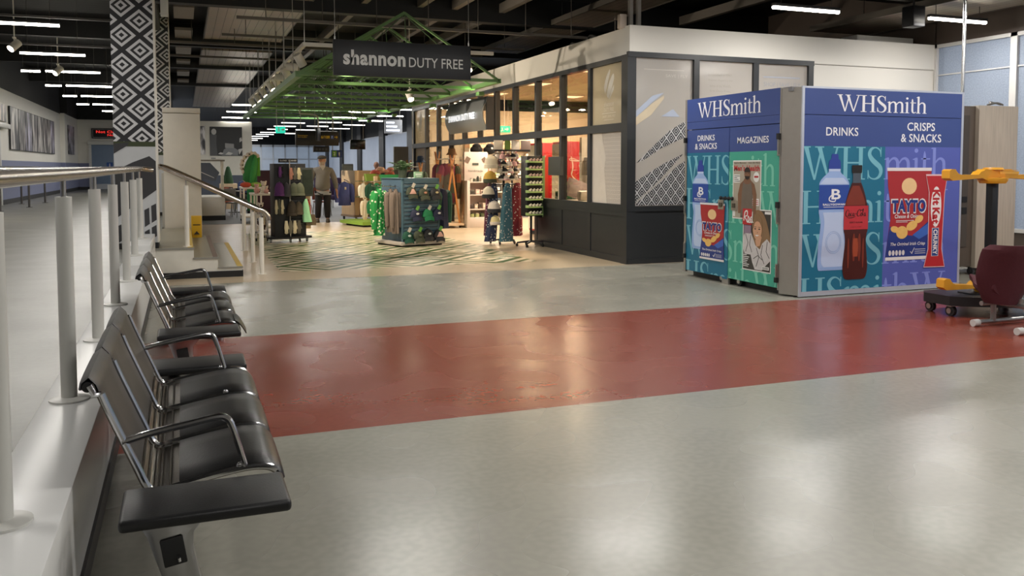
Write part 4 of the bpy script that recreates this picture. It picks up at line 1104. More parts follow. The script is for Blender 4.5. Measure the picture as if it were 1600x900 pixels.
SHOPGLASS = glass('shop_glass', 'F0EADF', .07, .02)
def frosted(name, hexc, t=.5, pat=None):
    """obscured glass; pat = dark printed diamonds on it"""
    m, N, L, P = base_mat(name)
    P.inputs['Base Color'].default_value = s2l(hexc)+(1,); P.inputs['Roughness'].default_value = .12
    tl = N.new('ShaderNodeBsdfTranslucent'); tl.inputs[0].default_value = s2l(hexc)+(1,)
    ms = N.new('ShaderNodeMixShader'); ms.inputs[0].default_value = t
    L.new(P.outputs[0], ms.inputs[1]); L.new(tl.outputs[0], ms.inputs[2]); L.new(ms.outputs[0], N['Material Output'].inputs['Surface'])
    return m
FROSTG = frosted('frosted_film', 'C9C4B4', .5)
FROSTS = frosted('frosted_film_side', 'BDBBB8', .40)
for i in range(len(MY)-1):
    y0, y1 = MY[i]+.045, MY[i+1]-.045
    up = B(); up.bx(.03, .036, y0, y1, 2.2, 3.16)
    r = thing(f'window_{21+i}', None, None, (FX, 0, 0)); r['kind'] = 'structure'
    fr = i in (0, 10)
    up.build('pane', FROSTG if fr else SHOPGLASS, r)
    if fr:
        yc = (y0+y1)/2; g = B(); PT = lambda bb, poly: bb.prism([(-a, c) for a, c in poly], (.028, yc, 0), (0, 1, 0), (0, 0, 1), -.003)
        LX, LZ = Vector((0, -1, 0)), Vector((0, 0, 1)); ln = LX.cross(LZ)
        def PG(poly): g.prism(poly, Vector((.026, yc, 0)), LX, LZ, .002)
        PG(cr([(-.13, 2.70), (-.17, 2.80), (-.10, 2.96), (.02, 3.08), (.03, 3.02), (-.05, 2.86)], 3))
        PG(cr([(-.02, 2.62), (-.07, 2.68), (.0, 2.86), (.14, 3.00), (.17, 2.92), (.10, 2.78)], 3)); PG([(.0, 2.60), (.03, 2.60), (.16, 2.74), (.17, 2.82), (.08, 2.74)])
        for txt, z, w, h in (('shannon', 2.53, .34, .075), ('DUTY FREE', 2.44, .34, .06), ('SHOP | SAVE | FLY', 2.325, .44, .05)):
            text_mesh(g, 'x', txt, None, None, (.026, yc, z), LX, LZ, w, h, .001, .012)
        PG(rct(-.24, 2.375, .24, 2.387)); PG(rct(-.17, 2.27, .17, 2.278))
        g.build('lettering', mat('E2DED4', .5), r)
    if i <= 2 or i >= 7:
        lo = B(); z0 = .92 if i <= 2 else .12
        lo.bx(.03, .036, y0, y1, z0, 2.07)
        if i == 0:
            lo.build('pane', diamonds('lattice_film', (1, 2), .075, .13, [(0, 'F2E9DF'), (.2, '968C84'), (.42, 'F2E9DF'), (.8, '9A9089'), (.93, 'F2E9DF')], .3), r)
            q = B(); q.prism([(-.62, 0), (-.05, 0), (-.15, .55), (-.1, .75), (-.25, 1.15), (-.62, 1.15)], Vector((.027, (y0+y1)/2, .92)), Vector((0, -1, 0)), Vector((0, 0, 1)), .001); q.build('film', mat('EFE6DC', .35), r)
        else: lo.build('pane', SHOPGLASS if i <= 2 else frosted('grey_film', 'A59C92', .3) if i == 10 else SHOPGLASS, r)
for i, (x0, x1) in enumerate(((6.55, 7.58), (7.68, 8.71), (8.81, 9.81))):
    r = thing(f'window_{32+i}', None, None, (0, 11.8, 0)); r['kind'] = 'structure'
    p = B(); p.bx(x0, x1, .02, .026, .9, 3.2); p.build('pane', FROSTS, r)
    g = B()
    if i == 0:
        dm = diamonds('side_film_diamonds', (0, 2), .172, .215, [(0, 'C6C6C8'), (.16, '15171C'), (.42, 'C6C6C8'), (.58, '15171C'), (.84, 'C6C6C8')], .4, 6.6, 1.0)
        W_ = x1-x0
        def D(pts): g.prism([(x0+a*W_, z) for a, z in pts], (0, .018, 0), (1, 0, 0), (0, 0, 1), .003)
        D([(.0, .91), (1, .91), (1, 1.68), (.75, 1.53), (.45, 1.27), (.2, 1.08)])
        D([(.0, .93), (.06, 1.0), (.32, 1.2), (.5, 1.37), (.85, 1.72), (.5, 1.56), (.25, 1.42), (.0, 1.27)])
        D([(.03, 1.57), (.2, 1.64), (.45, 1.80), (.75, 1.93), (1, 2.02), (1, 2.20), (.85, 2.22), (.6, 2.08), (.35, 1.86)])
        g.build('printed_film', dm, r)
        c = B()
        def T_(pts): c.prism([(x0+a*W_, z) for a, z in pts], (0, .019, 0), (1, 0, 0), (0, 0, 1), .002)
        c.mi = 0; T_([(0, 2.36), (.3, 2.62), (.5, 2.67), (.3, 2.52), (0, 2.26)]); T_([(.45, 2.30), (.66, 2.42), (.78, 2.30)])
        c.mi = 1; T_([(0, 2.26), (.3, 2.50), (.5, 2.63), (.5, 2.58), (.28, 2.32), (0, 2.14)]); T_([(.8, 2.06), (1, 2.2), (1, 2.1)])
        c.build('tinted_print', [mat('A9B2C4', .5), mat('C9BAA0', .5)], r)
        t = B(); text_mesh(t, 'x', 'SAVE | FLY', None, None, (x0+.72*W_, .018, 2.93), (1, 0, 0), (0, 0, 1), .40, .06, .001); t.prism(rct(x0+.15*W_, 3.02, x0+.85*W_, 3.03), (0, .018, 0), (1, 0, 0), (0, 0, 1), .001)
        t.build('lettering', mat('CFCCC6', .5), r)
    elif i == 1:
        for k, t in enumerate(('Established in 1947,', 'Shannon Airport is the', 'home of the World\'s', 'first Duty Free,')): text_mesh(g, 'x', t, None, None, (x0+.42, .018, 2.98-.085*k), (1, 0, 0), (0, 0, 1), .46-.07*(k > 1), .045, .001)
        text_mesh(g, 'x', 'welcoming the', None, None, (x0+.42, .018, 2.55), (1, 0, 0), (0, 0, 1), .36, .04, .001)
        g.build('lettering', mat('A9A59E', .5), r)
    else:
        text_mesh(g, 'x', 'SHOP | SAVE | FLY', None, None, (x0+.5, .018, 2.86), (1, 0, 0), (0, 0, 1), .74, .09, .001); text_mesh(g, 'x', 'SHANNONDUTYFREE', None, None, (x0+.5, .018, 2.74), (1, 0, 0), (0, 0, 1), .56, .05, .001)
        g.prism(rct(x0+.12, 2.975, x0+.86, 3.0), (0, .018, 0), (1, 0, 0), (0, 0, 1), .001)
        g.build('lettering', mat('9FA2AC', .5), r)

# curved illuminated name panel over the entrance
r = thing('name_panel', 'curved silvery panel with small SHANNON DUTY FREE letters on the glazing over the entrance', 'sign', (FX-.05, 17.9, 2.7))
b = B(); b.grid(lambda u, v: (-.06-.16*math.sin(PI*v*.9+.2), 2.85*u, -.36+.72*v), 4, 12, .02)
m_, N_, L_, P_ = base_mat('brushed_panel'); P_.inputs['Base Color'].default_value = s2l('A6A9AC')+(1,); P_.inputs['Metallic'].default_value = .35; P_.inputs['Roughness'].default_value = .28
b.build('panel', m_, r)
b = B(); b.bx(-.16, .02, -.08, -.02, -.37, .35); b.build('end_plate', DARK_FRAME, r); b = B(); b.bx(-.10, .02, 2.86, 2.90, -.36, .35); b.build('end_plate', DARK_FRAME, r)
b = B(); text_mesh(b, 'x', 'SHANNON DUTY FREE', None, None, (-.262, 1.45, -.03), (0, -1, 0), (0, 0, 1), 2.0, .15, .004, .02); b.build('lettering', emit('F2F4F8', 1.2, 'lit_letters'), r)

# hanging sign
r = thing('hanging_sign', 'large black hanging board reading shannon DUTY FREE in pale letters', 'sign', (2.21, 13.5, 2.93))
b = B(); b.bx(0, 2.23, 0, .06, 0, .55, .004); bd = b.build('board', mat('15171C', .5, 0, .05), r)
UX, UZ = (1, 0, 0), (0, 0, 1); SIGNW = mat('C9C9C6', .45)
b = B(); text_mesh(b, 'x', 'shannon', None, None, (.645, -.001, .285), UX, UZ, .985, .235, .002, .035); text_mesh(b, 'x', 'DUTY FREE', None, None, (1.645, -.001, .245), UX, UZ, .90, .155, .002, .005); b.build('lettering', SIGNW, bd)
b = B()
for x in (.03, 2.2): b.cyl((x, .03, .55), (x, .03, 1.67 if x < 1 else 2.02), .006); b.cyl((x, .03, .54), (x, .03, .60), .014)
b.build('suspension_rod', STEEL, r)

# ---------------------------------------------------------------- ceiling rafts (suspended plank ceilings)
PLANK = ribbed('plank_metal', 'A89A8A', .17, 0, .36, .5, '3A332C', .06, .3)
def raft(label, x0, x1, y0, y1, z, m=PLANK, plen=0):
    r = thing('plank_raft', label, 'ceiling panel', (x0, y0, z), 0, 'suspended plank rafts')
    b = B(); b.bx(0, x1-x0, 0, y1-y0, 0, .05); b.build('plank_field', m, r)
    b = B(); b.bx(-.02, 0, 0, y1-y0, -.01, .1); b.bx(x1-x0, x1-x0+.02, 0, y1-y0, -.01, .1); b.build('edge_channel', mat('5F5A54', .4, .6), r)
    b = B(); n = max(2, int((y1-y0)/3))
    for k in range(n):
        for x in (.15, x1-x0-.15): b.cyl((x, (k+.5)*(y1-y0)/n, .05), (x, (k+.5)*(y1-y0)/n, 4.96-z), .006, n=6)
    b.build('hanger', BLACK_METAL, r)
raft('closest long suspended raft of brownish metal planks, left of the hanging sign', .55, 2.33, 8, 22.2, 4.6)
raft('further suspended raft of brownish metal planks, beyond the dark pipe left of the hanging sign', .55, 2.33, 24.3, 47, 4.6)
raft('long plank raft running above the top of the cream shop fascia', 7.2, 8.15, 8.6, 21, 4.45)
raft('short pale plank raft near the window in the upper right corner', 11.1, 12.4, 8.5, 13.3, 4.06)
b = B(); b.bx(-.75, -.48, 13.2, 13.3, 4.2, 4.24)
for k in range(7): b.bx(-.10, .28, 15+3*k, 16.4+3*k, 4.6, 4.66)
tag(b.build('ceiling_baffle_strip', mat('7A7168', .45, .3)), 'broken line of short pale ceiling strips beside the brownish plank raft', 'ceiling panel')

# rails, pipes and cables under the ceiling
def rail(label, y, x0, x1, z, w=.07, h=.05, hx='6B655E', hang=True):
    r = thing('ceiling_rail', label, 'ceiling rail', ((x0+x1)/2, y, z), 0, 'ceiling rails')
    b = B(); d = (x1-x0)/2; b.bx(-d, d, -w/2, w/2, -h/2, h/2); b.build('channel', mat(hx, .4, .6), r)
    if hang:
        b = B(); n = max(2, int((x1-x0)/.9))
        for k in range(n): x = -d+(k+.5)*2*d/n; b.cyl((x, 0, h/2), (x, 0, 4.95-z), .008, n=6)
        b.build('drop_rod', mat('57534E', .4, .7), r)
rail('thin grey ceiling rail crossing above the hanging sign, nearest the camera', 15.3, .9, 8.5, 4.02)
rail('second grey ceiling rail behind the hanging sign', 18.6, .8, 7.4, 4.2)
rail('third grey ceiling rail crossing the plank raft', 20.4, -.2, 7.0, 4.25)
rail('fourth grey ceiling rail in the dark above the green frames', 24.1, -.9, 5.2, 4.4)
rail('long dark pipe rail spanning the gap between the two plank rafts', 22.7, -.8, 3.0, 4.52, .16, .12, '1E1C1A', False)
rail('grey rail high in the upper right corner in front of the window raft', 10.9, 8.2, 13, 4.22, .08, .06, '4A4744')
rail('faint rail running over the walkway lights', 17.6, -4.6, -.9, 4.2, .05, .04, '4E4C4A', False)
rail('faint rail over the walkway behind the second tube light', 21.5, -4.6, -.9, 4.2, .05, .04, '4E4C4A', False)
r = thing('ceiling_speaker', 'small white box speaker hanging left of the plank raft', 'speaker', (-.22, 15.2, 3.95))
b = B(); b.bx(-.06, .06, -.08, .08, 0, .3, .01); b.build('housing', WHITE_METAL, r); b = B(); b.cyl((0, 0, .3), (0, 0, 1.0), .01); b.build('drop_rod', STEEL, r)
r = thing('roof_bracket', 'pair of short grey stub posts standing on the corner of the shop fascia', 'bracket', (6.52, 11.95, 3.66))
for x in (0, .14): 
    b = B(); b.bx(x, x+.06, 0, .06, 0, .55); b.build('stub_post', mat('7F7B76', .5), r)
b = B(); b.bx(-.14, -.02, .05, .15, 0, .22, .01); b.build('junction_box', mat('C9BBAE', .5), r)
r = thing('wall_projector', 'black box hanging from the raft near the upper right tube lights', 'projector', (10.85, 10.6, 3.72))
b = B(); b.bx(-.12, .12, -.12, .12, 0, .32, .01); b.build('housing', BLACK_METAL, r); b = B(); b.cyl((0, 0, .32), (0, 0, 1.19), .015); b.build('drop_rod', BLACK_METAL, r)
b = B(); b.bx(11.2, 12.5, 12.2, 12.6, 3.665, 3.85, .01); tag(b.build('fascia_box', mat('C9C8C6', .5)), 'white box lying on top of the fascia near the window', 'box')
b = B(); b.tube([(6.7, 13.3, 3.68), (6.75, 13.8, 3.82), (6.9, 14.4, 3.72), (6.95, 15.0, 3.85), (7.1, 15.6, 3.72)], .02, smooth=5); tag(b.build('loose_cable', RUBBER), 'black loose cable looping on top of the cream fascia', 'cable')

# ---------------------------------------------------------------- tube lights
GLOW = emit('FFF8EA', TUBE, 'tube_glow')
LAMPBODY = mat('3A3A3A', .4)
NL = [0]
GLOW_FAR = emit('FFF9F0', 5.0, 'far_tube_glow')
def lamp(x, y, label, z=3.8, l=1.2, w=TUBE_W, group='ceiling tube lights', rz=0):
    top = 4.6 if (1.3 < x < 3 and 8 < y < 47) else 4.45 if (8.0 < x < 8.5 and 9 < y < 24) else 4.06 if (x > 10.5 and 8.5 < y < 14) else 4.95
    r = thing('tube_light', label, 'ceiling light', (x, y, z), rz, group)
    b = B(); b.bx(-l/2, l/2, -.04, .04, .03, .075, .006); b.build('housing', LAMPBODY, r)
    b = B(); b.tube([(-l/2+.01, 0, .012), (l/2-.01, 0, .012)], .032, 12, flat=.75); tag(b.build('tube', GLOW if y < 44 else GLOW_FAR, r), 'glowing white tube')
    for sx in (-1, 1):
        b = B(); b.cyl((sx*l*.38, 0, .07), (sx*l*.38, 0, top-z), .005, n=6); b.build('suspension_wire', mat('5E5C58', .4, .6), r)
    if w:
        ld = bpy.data.lights.new('tube_light', 'AREA'); ld.shape = 'RECTANGLE'; ld.size = l; ld.size_y = .07; ld.energy = w; ld.color = (1, .97, .93)
        lo = bpy.data.objects.new('tube_light_glow', ld); COL.objects.link(lo); lo.parent = r; lo.location = (0, 0, -.03)
def row(x, ys, words, w=TUBE_W, **k):
    for i, y in enumerate(ys): lamp(x, y, f'{ORD[i]} white tube light in the row {words}' if i >= 0 else words, w=w, **k)
row(-2.42, [15.9, 19.9, 23.4, 27.3, 31.1, 35, 39], 'over the raised walkway', TUBE_W*.85)
for i, y in enumerate([23.45, 27.35, 31.15, 35.05]): lamp(-3.35, y+.1, f'{ORD[i]} short tube light at the left of the walkway row', l=.42, w=0)
for i, y in enumerate([4, 8, 12]): lamp(-2.42, y, 'white tube light over the walkway before the patterned column', w=TUBE_W*.75)
row(2.35, [33.4, 37.6, 42, 47, 52, 57], 'running up to the large wall photograph', TUBE_W)
row(4.0, [28.3, 32.5], 'among the green ceiling frames', TUBE_W)
for i, y in enumerate([28.35, 32.6]): lamp(4.85, y, f'{ORD[i]} short tube light continuing a tube among the green frames', l=.5, w=0)
row(5.4, [45.8, 49.7, 53.7, 58.7, 62.2, 66.1, 71, 76], 'in the distant left rank of ceiling tubes', TUBE_W)
row(8.75, [30, 33.8, 38.2, 42.4, 46.9, 51.5, 56, 61, 66], 'in the distant right rank of ceiling tubes', TUBE_W)
row(7.1, [36, 40.2, 44.6, 49, 54, 60], 'in the distant middle rank of ceiling tubes', TUBE_W)
lamp(8.6, 10.4, 'tube light above the fascia over the WHSmith kiosk', w=TUBE_W)
lamp(11.45, 10.3, 'tube light close to the window in the upper right corner', w=TUBE_W)
for x, y in ((2.6, 10.3), (5.6, 10.3), (2.6, 6.3), (5.6, 6.3), (8.6, 6.3), (11.4, 6.3), (2.6, 2.3), (5.6, 2.3), (8.6, 2.3), (11.4, 2.3), (.9, -1.7), (5.6, -1.7), (10, -1.7)):
    lamp(x, y, 'tube light over the open grey floor before the kiosk', w=TUBE_W)

# track with spotlights along the green frames
r = thing('spot_track', 'white U-shaped lighting track carrying spotlights above the green frames', 'track', (1.92, 14.6, 3.5))
b = B(); b.bx(-.03, .03, 0, 12.6, 0, .06); b.bx(-.03, 3.3, -.03, .03, 0, .06); b.build('channel', mat('D6D2C9', .4), r)
b = B()
for y in (0, 3, 6, 9, 12): b.cyl((0, y, .06), (0, y, 1.09), .007, n=6)
b.build('drop_rod', STEEL, r)
SPOTW = mat('E3DFD6', .4); SPOTG = emit('FFE9C8', 45, 'spot_glow')
def spot(x, y, z, aim, label, on, warm=(1, .86, .68), w=None, stem=None):
    r = thing('spotlight', label, 'spotlight', (x, y, z), 0, 'track spotlights')
    d = Vector(aim).normalized()
    b = B(); c = Vector((0, 0, -.16)); b.cyl(c-d*.11, c+d*.11, .075, n=18); h = b.build('head', SPOTW, r)
    if stem:
        q = B(); q.cyl((0, 0, -.01), (0, 0, stem-z), .012); q.build('stem', SPOTW, r)
    b = B(); b.bx(-.025, .025, -.06, .06, -.03, 0); b.tube([(0, 0, -.03), (0, 0, -.10)], .014); b.build('yoke', SPOTW, r)
    b = B(); b.cyl(c+d*.11, c+d*.114, .062, n=18); b.build('lens', SPOTG if on else mat('B6B0A4', .2), r)
    ld = bpy.data.lights.new('spotlight', 'SPOT'); ld.energy = w or SPOT_W; ld.color = warm; ld.spot_size = math.radians(75); ld.spot_blend = .7; ld.shadow_soft_size = .05
    lo = bpy.data.objects.new('spotlight_beam', ld); COL.objects.link(lo); lo.parent = r; lo.location = c+d*.13
    lo.rotation_euler = d.to_track_quat('-Z', 'Y').to_euler()
for i, y in enumerate((15.2, 16.3, 17.3, 18.3, 19.2, 20.4, 22.2, 24, 25.8)):
    spot(1.92, y, 3.5, (.9, -.22, -.10) if i in (1, 3) else (.5, .3 if i < 5 else -.5, -.8), f'{ORD[i]} white spotlight on the track left of the hanging sign', i > 4, w=SPOT_W*(1.6 if i in (1, 3) else 1.3))
spot(2.5, 14.6, 3.5, (.3, .5, -.8), 'white spotlight peeping out at the left edge of the hanging sign', False)
spot(4.72, 14.55, 3.45, (.0, -.55, -.8), 'lit spotlight at the right edge of the hanging sign', True)
spot(4.75, 18.8, 3.25, (.1, -.6, -.7), 'lit spotlight hanging below the frames right of the board', True, stem=4.95)
for i, (x, y) in enumerate(((-2.9, 18.6), (-2.7, 23.0))):
    spot(x, y, 3.95, (-.5, -.5, -.6), f'{("nearer", "further")[i]} small track spotlight over the walkway', True, w=SPOT_W*.6, stem=4.95)

# ---------------------------------------------------------------- green lattice frames
GRN = mat('668C55', .45, 0, .08); GRNL = mat('6B9A55', .45, 0, .06)
FY = [15.05+1.5*k for k in range(10)]
def frame():
    r = thing('lattice_frame', '-', 'ceiling frame', (1.87, 15.05, 3.1), 0, 'green lattice frames over the shop')
    b = B(); b.bar((0, 0, 0), (3.63, 0, 0), .05, .055); b.build('bottom_chord', GRN, r)
    b = B(); b.bar((0, 0, 0), (1.85, 0, 1.13), .05, .07, up=(0, 1, 0)); b.bar((3.63, 0, 0), (1.85, 0, 1.13), .035, .05, up=(0, 1, 0)); b.build('rafter', GRN, r)
    b = B(); b.bar((.42, 0, .25), (3.25, 0, .25), .025)
    for k in range(9):
        x = .3+k*.33; b.bar((x, 0, .03), (x+.28, 0, .25), .014); 
        if k % 3 == 1: b.bar((x+.28, 0, .25), (1.85, 0, 1.1), .014)
    b.build('lattice_bar', mat('45603A', .5), r)
    return r
f0 = frame(); f0['label'] = 'nearest green triangular lattice frame, right behind the hanging sign'
for i, y in enumerate(FY[1:]): dup(f0, loc=(1.87, y, 3.1), label=f'{ORD[i+1]} green triangular lattice frame counted back from the hanging sign')
r = thing('frame_edge_beam', 'sloping green edge beam that joins the lattice frames along their left side', 'beam', (1.87, 15.05, 3.1))
b = B(); b.bx(-.05, .05, 0, 13.6, -.06, .04); b.build('beam', GRN, r)
b = B()
for k in range(9): b.cyl((0, .7+1.5*k, .04), (0, .7+1.5*k, 1.84), .006, n=6)
b.build('drop_rod', STEEL, r)
b = B(); b.bx(5.45, 5.54, 15.05, 28.6, 3.06, 3.14); tag(b.build('frame_edge_beam', GRNL), 'bright green edge beam joining the lattice frames beside the cream fascia', 'beam')
for i, (y, e) in enumerate(((16.5, 40), (20, 40), (24, 40), (27.5, 40))):
    r = thing('green_floodlight', f'{ORD[i]} small green floodlight mounted on the right edge of the frames', 'spotlight', (5.62, y, 2.98), 0, 'green floodlights')
    b = B(); b.bx(-.06, .06, -.1, .1, -.04, .04, .01); b.build('housing', GRN, r)
    ld = bpy.data.lights.new('green_floodlight', 'SPOT'); ld.energy = e; ld.color = (.68, 1, .42); ld.spot_size = math.radians(95); ld.spot_blend = .8; ld.shadow_soft_size = .08
    lo = bpy.data.objects.new('green_flood_beam', ld); COL.objects.link(lo); lo.parent = r; lo.location = (-.1, 0, -.02); lo.rotation_euler = Vector((-.8, .15, .55)).to_track_quat('-Z', 'Y').to_euler()

# ---------------------------------------------------------------- hanging signs further back
def hang_sign(name, label, cat, x0, x1, z0, z1, y, body):
    r = thing(name, label, cat, (x0, y, z0))
    b = B(); b.bx(0, x1-x0, 0, .12, 0, z1-z0, .006); o = b.build('panel', body, r)
    b = B()
    for x in ((x1-x0)*.12, (x1-x0)*.88): b.cyl((x, .06, z1-z0), (x, .06, 4.95-z0), .012, n=8)
    b.build('suspension_rod', mat('8A8884', .4, .6), r)
    return r, o
SB = mat('141416', .4); YT = mat('E8C22A', .5)
r, o = hang_sign('gate_sign', 'black hanging gate sign with yellow 6/108 and an arrow', 'sign', 3.01, 4.22, 2.13, 2.54, 25, SB)
b = B(); text_mesh(b, 'x', '6/108', None, None, (.83, -.001, .245), UX, UZ, .24, .085, .002, .02)
text_mesh(b, 'x', 'Transit connections', None, None, (.19, -.001, .285), UX, UZ, .28, .03, .002, .01); text_mesh(b, 'x', 'Connecting flights', None, None, (.18, -.001, .235), UX, UZ, .26, .03, .002, .01)
b.prism([(1.08, .235), (1.14, .235), (1.14, .20), (1.18, .245), (1.14, .29), (1.14, .255), (1.08, .255)], (0, -.003, 0), UX, UZ, .002); b.build('lettering', YT, o)
b = B(); b.prism(rct(.985, .20, 1.06, .29), (0, -.002, 0), UX, UZ, .002); b.build('pictogram', mat('3E64B8', .5), o); b = B(); text_mesh(b, 'x', 'P', None, None, (1.02, -.004, .245), UX, UZ, .03, .06, .002, .02); b.build('pictogram_letter', WHITE_P, o)
r, o = hang_sign('exit_sign', 'glowing green running-man exit sign hanging over the shop aisle', 'sign', 2.47, 2.73, 2.47, 2.66, 25, emit('25B79A', 1.3, 'exit_green'))
b = B(); b.prism([(.15, .08), (.19, .08), (.19, .05), (.235, .095), (.19, .14), (.19, .11), (.15, .11)], (0, -.002, 0), UX, UZ, .002); b.ell((.075, -.002, .15), (.014, .003, .014)); b.prism([(.05, .04), (.07, .10), (.05, .13), (.1, .13), (.095, .08), (.12, .05), (.10, .04), (.08, .075), (.065, .03)], (0, -.002, 0), UX, UZ, .002); b.build('pictogram', mat('F2FFF8', .5), o)
r, o = hang_sign('ceiling_screen', 'black flat screen hanging on a pole beside the gate sign', 'screen', 4.56, 4.99, 2.03, 2.31, 25, mat('08080A', .2))
r, o = hang_sign('menu_board', 'dark board hanging beneath the black gate sign', 'sign', 3.53, 3.98, 1.95, 2.12, 25.2, mat('202124', .5))
b = B()
for k in range(4): b.prism(rct(.06+.09*k, .05, .12+.09*k, .11), (0, -.003, 0), UX, UZ, .002)
b.build('lettering', mat('4C4E50', .5), o)
r, o = hang_sign('stand_number_sign', 'small green and blue square sign with the numbers 2 and 1', 'sign', 4.06, 4.37, 1.80, 2.01, 25.3, mat('1F3F7C', .5))
b = B(); b.prism(rct(.015, .02, .14, .19), (0, -.003, 0), UX, UZ, .002); b.build('green_field', mat('6FA83A', .5), o)
b = B(); text_mesh(b, 'x', '2', None, None, (.08, -.004, .11), UX, UZ, .06, .085, .002, .02); text_mesh(b, 'x', '1', None, None, (.22, -.002, .11), UX, UZ, .03, .085, .002, .02)
for x in (.08, .225): b.prism([(x-.02, .05), (x+.02, .05), (x, .03)], (0, -.004, 0), UX, UZ, .002)
b.build('lettering', mat('EFF2E4', .5), o)
r, o = hang_sign('departure_screen', 'bright white information screen glimpsed among the far tube lights', 'screen', 6.9, 7.55, 2.75, 3.25, 31, mat('C6CCD6', .4))
b = B()
for k in range(3): b.prism(rct(.06, .08+.14*k, .55-.1*k, .14+.14*k), (0, -.004, 0), UX, UZ, .002)
b.build('lit_rows', emit('EAF0FF', 3, 'screen_glow'), o)
r = thing('swivel_screen', 'black monitor seen edge-on hanging in front of the gate sign', 'screen', (3.52, 24.2, 2.2))
b = B(); b.box((0, 0, .22), (.5, .05, .36), .01, rz=1.25); b.build('screen_body', SB, r); b = B(); b.tube([(0, 0, .4), (0, 0, .62), (-.08, 0, .75), (-.5, 0, .78)], .02, smooth=3); b.cyl((-.5, 0, .76), (-.5, 0, 2.75), .015); b.build('arm', mat('B9B7B2', .4), r)
# dot matrix sign over the far walkway door
r = thing('message_sign', 'black framed red dot-matrix message sign on the white end wall over the grey door', 'sign', (-4.12, 46.88, 2.93))
b = B(); b.bx(0, 2.5, 0, .1, 0, .5, .01); o = b.build('case', SB, r); b = B(); b.bx(.05, 2.45, -.012, 0, .045, .06); b.bx(.05, 2.45, -.012, 0, .44, .455); b.bx(.045, .06, -.012, 0, .045, .455); b.bx(2.44, 2.455, -.012, 0, .045, .455); b.build('bezel', mat('9A9A9A', .4, .5), o)
b = B(); text_mesh(b, 'x', 'Not Cleared', None, None, (.85, -.004, .33), UX, UZ, 1.3, .13, .002, .03); text_mesh(b, 'x', 'No Entry', None, None, (1.15, -.004, .16), UX, UZ, .9, .13, .002, .03); b.build('lettering', emit('E0302A', 1.0, 'led_red'), o)
b = B(); b.bx(-2.9, -2.75, 46.80, 46.95, 3.36, 3.5, .02); tag(b.build('wall_camera', mat('C9C9C9', .5)), 'tiny pale box camera high on the white end wall', 'camera')
b = B(); b.prism(rct(-.14, -.14, .14, .14), (-3.35, 46.89, 1.62), UX, UZ, .006); o = tag(b.build('door_notice', mat('2F56A0', .5)), 'small blue square notice on the grey end door', 'sign'); b = B(); text_mesh(b, 'x', 'i', None, None, (-3.35, 46.882, 1.62), UX, UZ, .05, .18, .002, .03); b.prism(rct(-.13, -.13, .13, .13), (-3.35, 46.888, 1.62), UX, UZ, .001); b.build('pictogram', mat('E8E8EE', .5), o)
# pictures
def photo_mat(name, seed, sc=(3, 3, 1.1), tint=(1, 1, 1)):
    m, N, L, P = base_mat(name); tc = N.new('ShaderNodeTexCoord'); mp = N.new('ShaderNodeMapping'); mp.inputs['Location'].default_value = (seed, seed*2, seed*.3); mp.inputs['Scale'].default_value = sc
    nz = N.new('ShaderNodeTexNoise'); nz.inputs['Scale'].default_value = 2.2; nz.inputs['Detail'].default_value = 4; cr_ = N.new('ShaderNodeValToRGB')
    e = cr_.color_ramp.elements; e[0].position = .42; e[0].color = (.03, .03, .035, 1); e[1].position = .62; e[1].color = (.68*tint[0], .66*tint[1], .64*tint[2], 1); k = e.new(.5); k.color = (.2*tint[0], .19*tint[1], .19*tint[2], 1)
    L.new(tc.outputs['Object'], mp.inputs[0]); L.new(mp.outputs[0], nz.inputs['Vector']); L.new(nz.outputs['Fac'], cr_.inputs[0]); L.new(cr_.outputs[0], P.inputs['Base Color']); P.inputs['Roughness'].default_value = .4
    return m
xs = [29.9, 31.4, 32.6, 33.9, 35.2, 36.6, 37.7, 38.5, 39.6]
words = ['first tall strip, dark with white streaks', 'second strip, pale figure on grey', 'third strip, lilac-tinted figures', 'fourth strip, dark grey', 'fifth strip, pale figures', 'sixth strip, dark with white', 'seventh strip, dark', 'last strip, pale lilac']
for i in range(8):
    y0, y1 = xs[i], xs[i+1]-.06
    r = thing('photo_panel', f'tall photo panel on the left wall: {words[i]}', 'picture', (-4.884, y0, 2.05), 0, 'photo strips on the walkway wall')
    b = B(); b.bx(0, .04, 0, y1-y0, 0, 1.32); b.build('backing', mat('2B2B2D', .5), r)
    b = B(); b.bx(.04, .045, .02, y1-y0-.02, .02, 1.30); b.build('print', photo_mat(f'archive_photo_{i}', i*3.7+1, (1, 1.5, .45), (1, 1, 1.25) if i in (2, 7) else (1, .98, .95)), r)
b = B(); b.bx(-4.745, -4.70, 43, 45.2, 2.1, 3.4); tag(b.build('photo_panel', photo_mat('archive_photo_far', 41, (2, 2.4, .8), (1, 1, 1.2))), 'greyish photo panel alone near the end corner of the walkway', 'picture')
b = B(); b.bx(-4.88, -4.84, 28.1, 29.3, 2.85, 3.35); tag(b.build('photo_panel', photo_mat('archive_photo_door', 60, (2, 2.4, .8), (1, .9, .85))), 'small dark framed panel above the door at the left edge', 'picture')
r = thing('wall_photo', 'large dark framed photograph of a man in a suit beside a seated person', 'picture', (1.20, 41.96, 2.05))
b = B(); b.bx(0, 1.42, 0, .04, 0, 1.33); b.build('backing', mat('1B1C1D', .5), r)
b = B()
def PP(pts, y=-.003): b.prism(pts, (0, y, 0), UX, UZ, .003)
b.mi = 0; PP([(0, .0), (.33, .0), (.28, .55), (.30, .95), (.12, 1.05), (.02, .95)])
b.mi = 1; PP([(.05+.13+.11*math.cos(a), 1.10+.14*math.sin(a)) for a in [k*PI/7 for k in range(14)]], -.005); PP([(.35, .08), (.45, .16), (.6, .12), (.5, .05)], -.005); PP([(1.3, .8), (1.38, .86), (1.42, .7), (1.3, .62)], -.005)
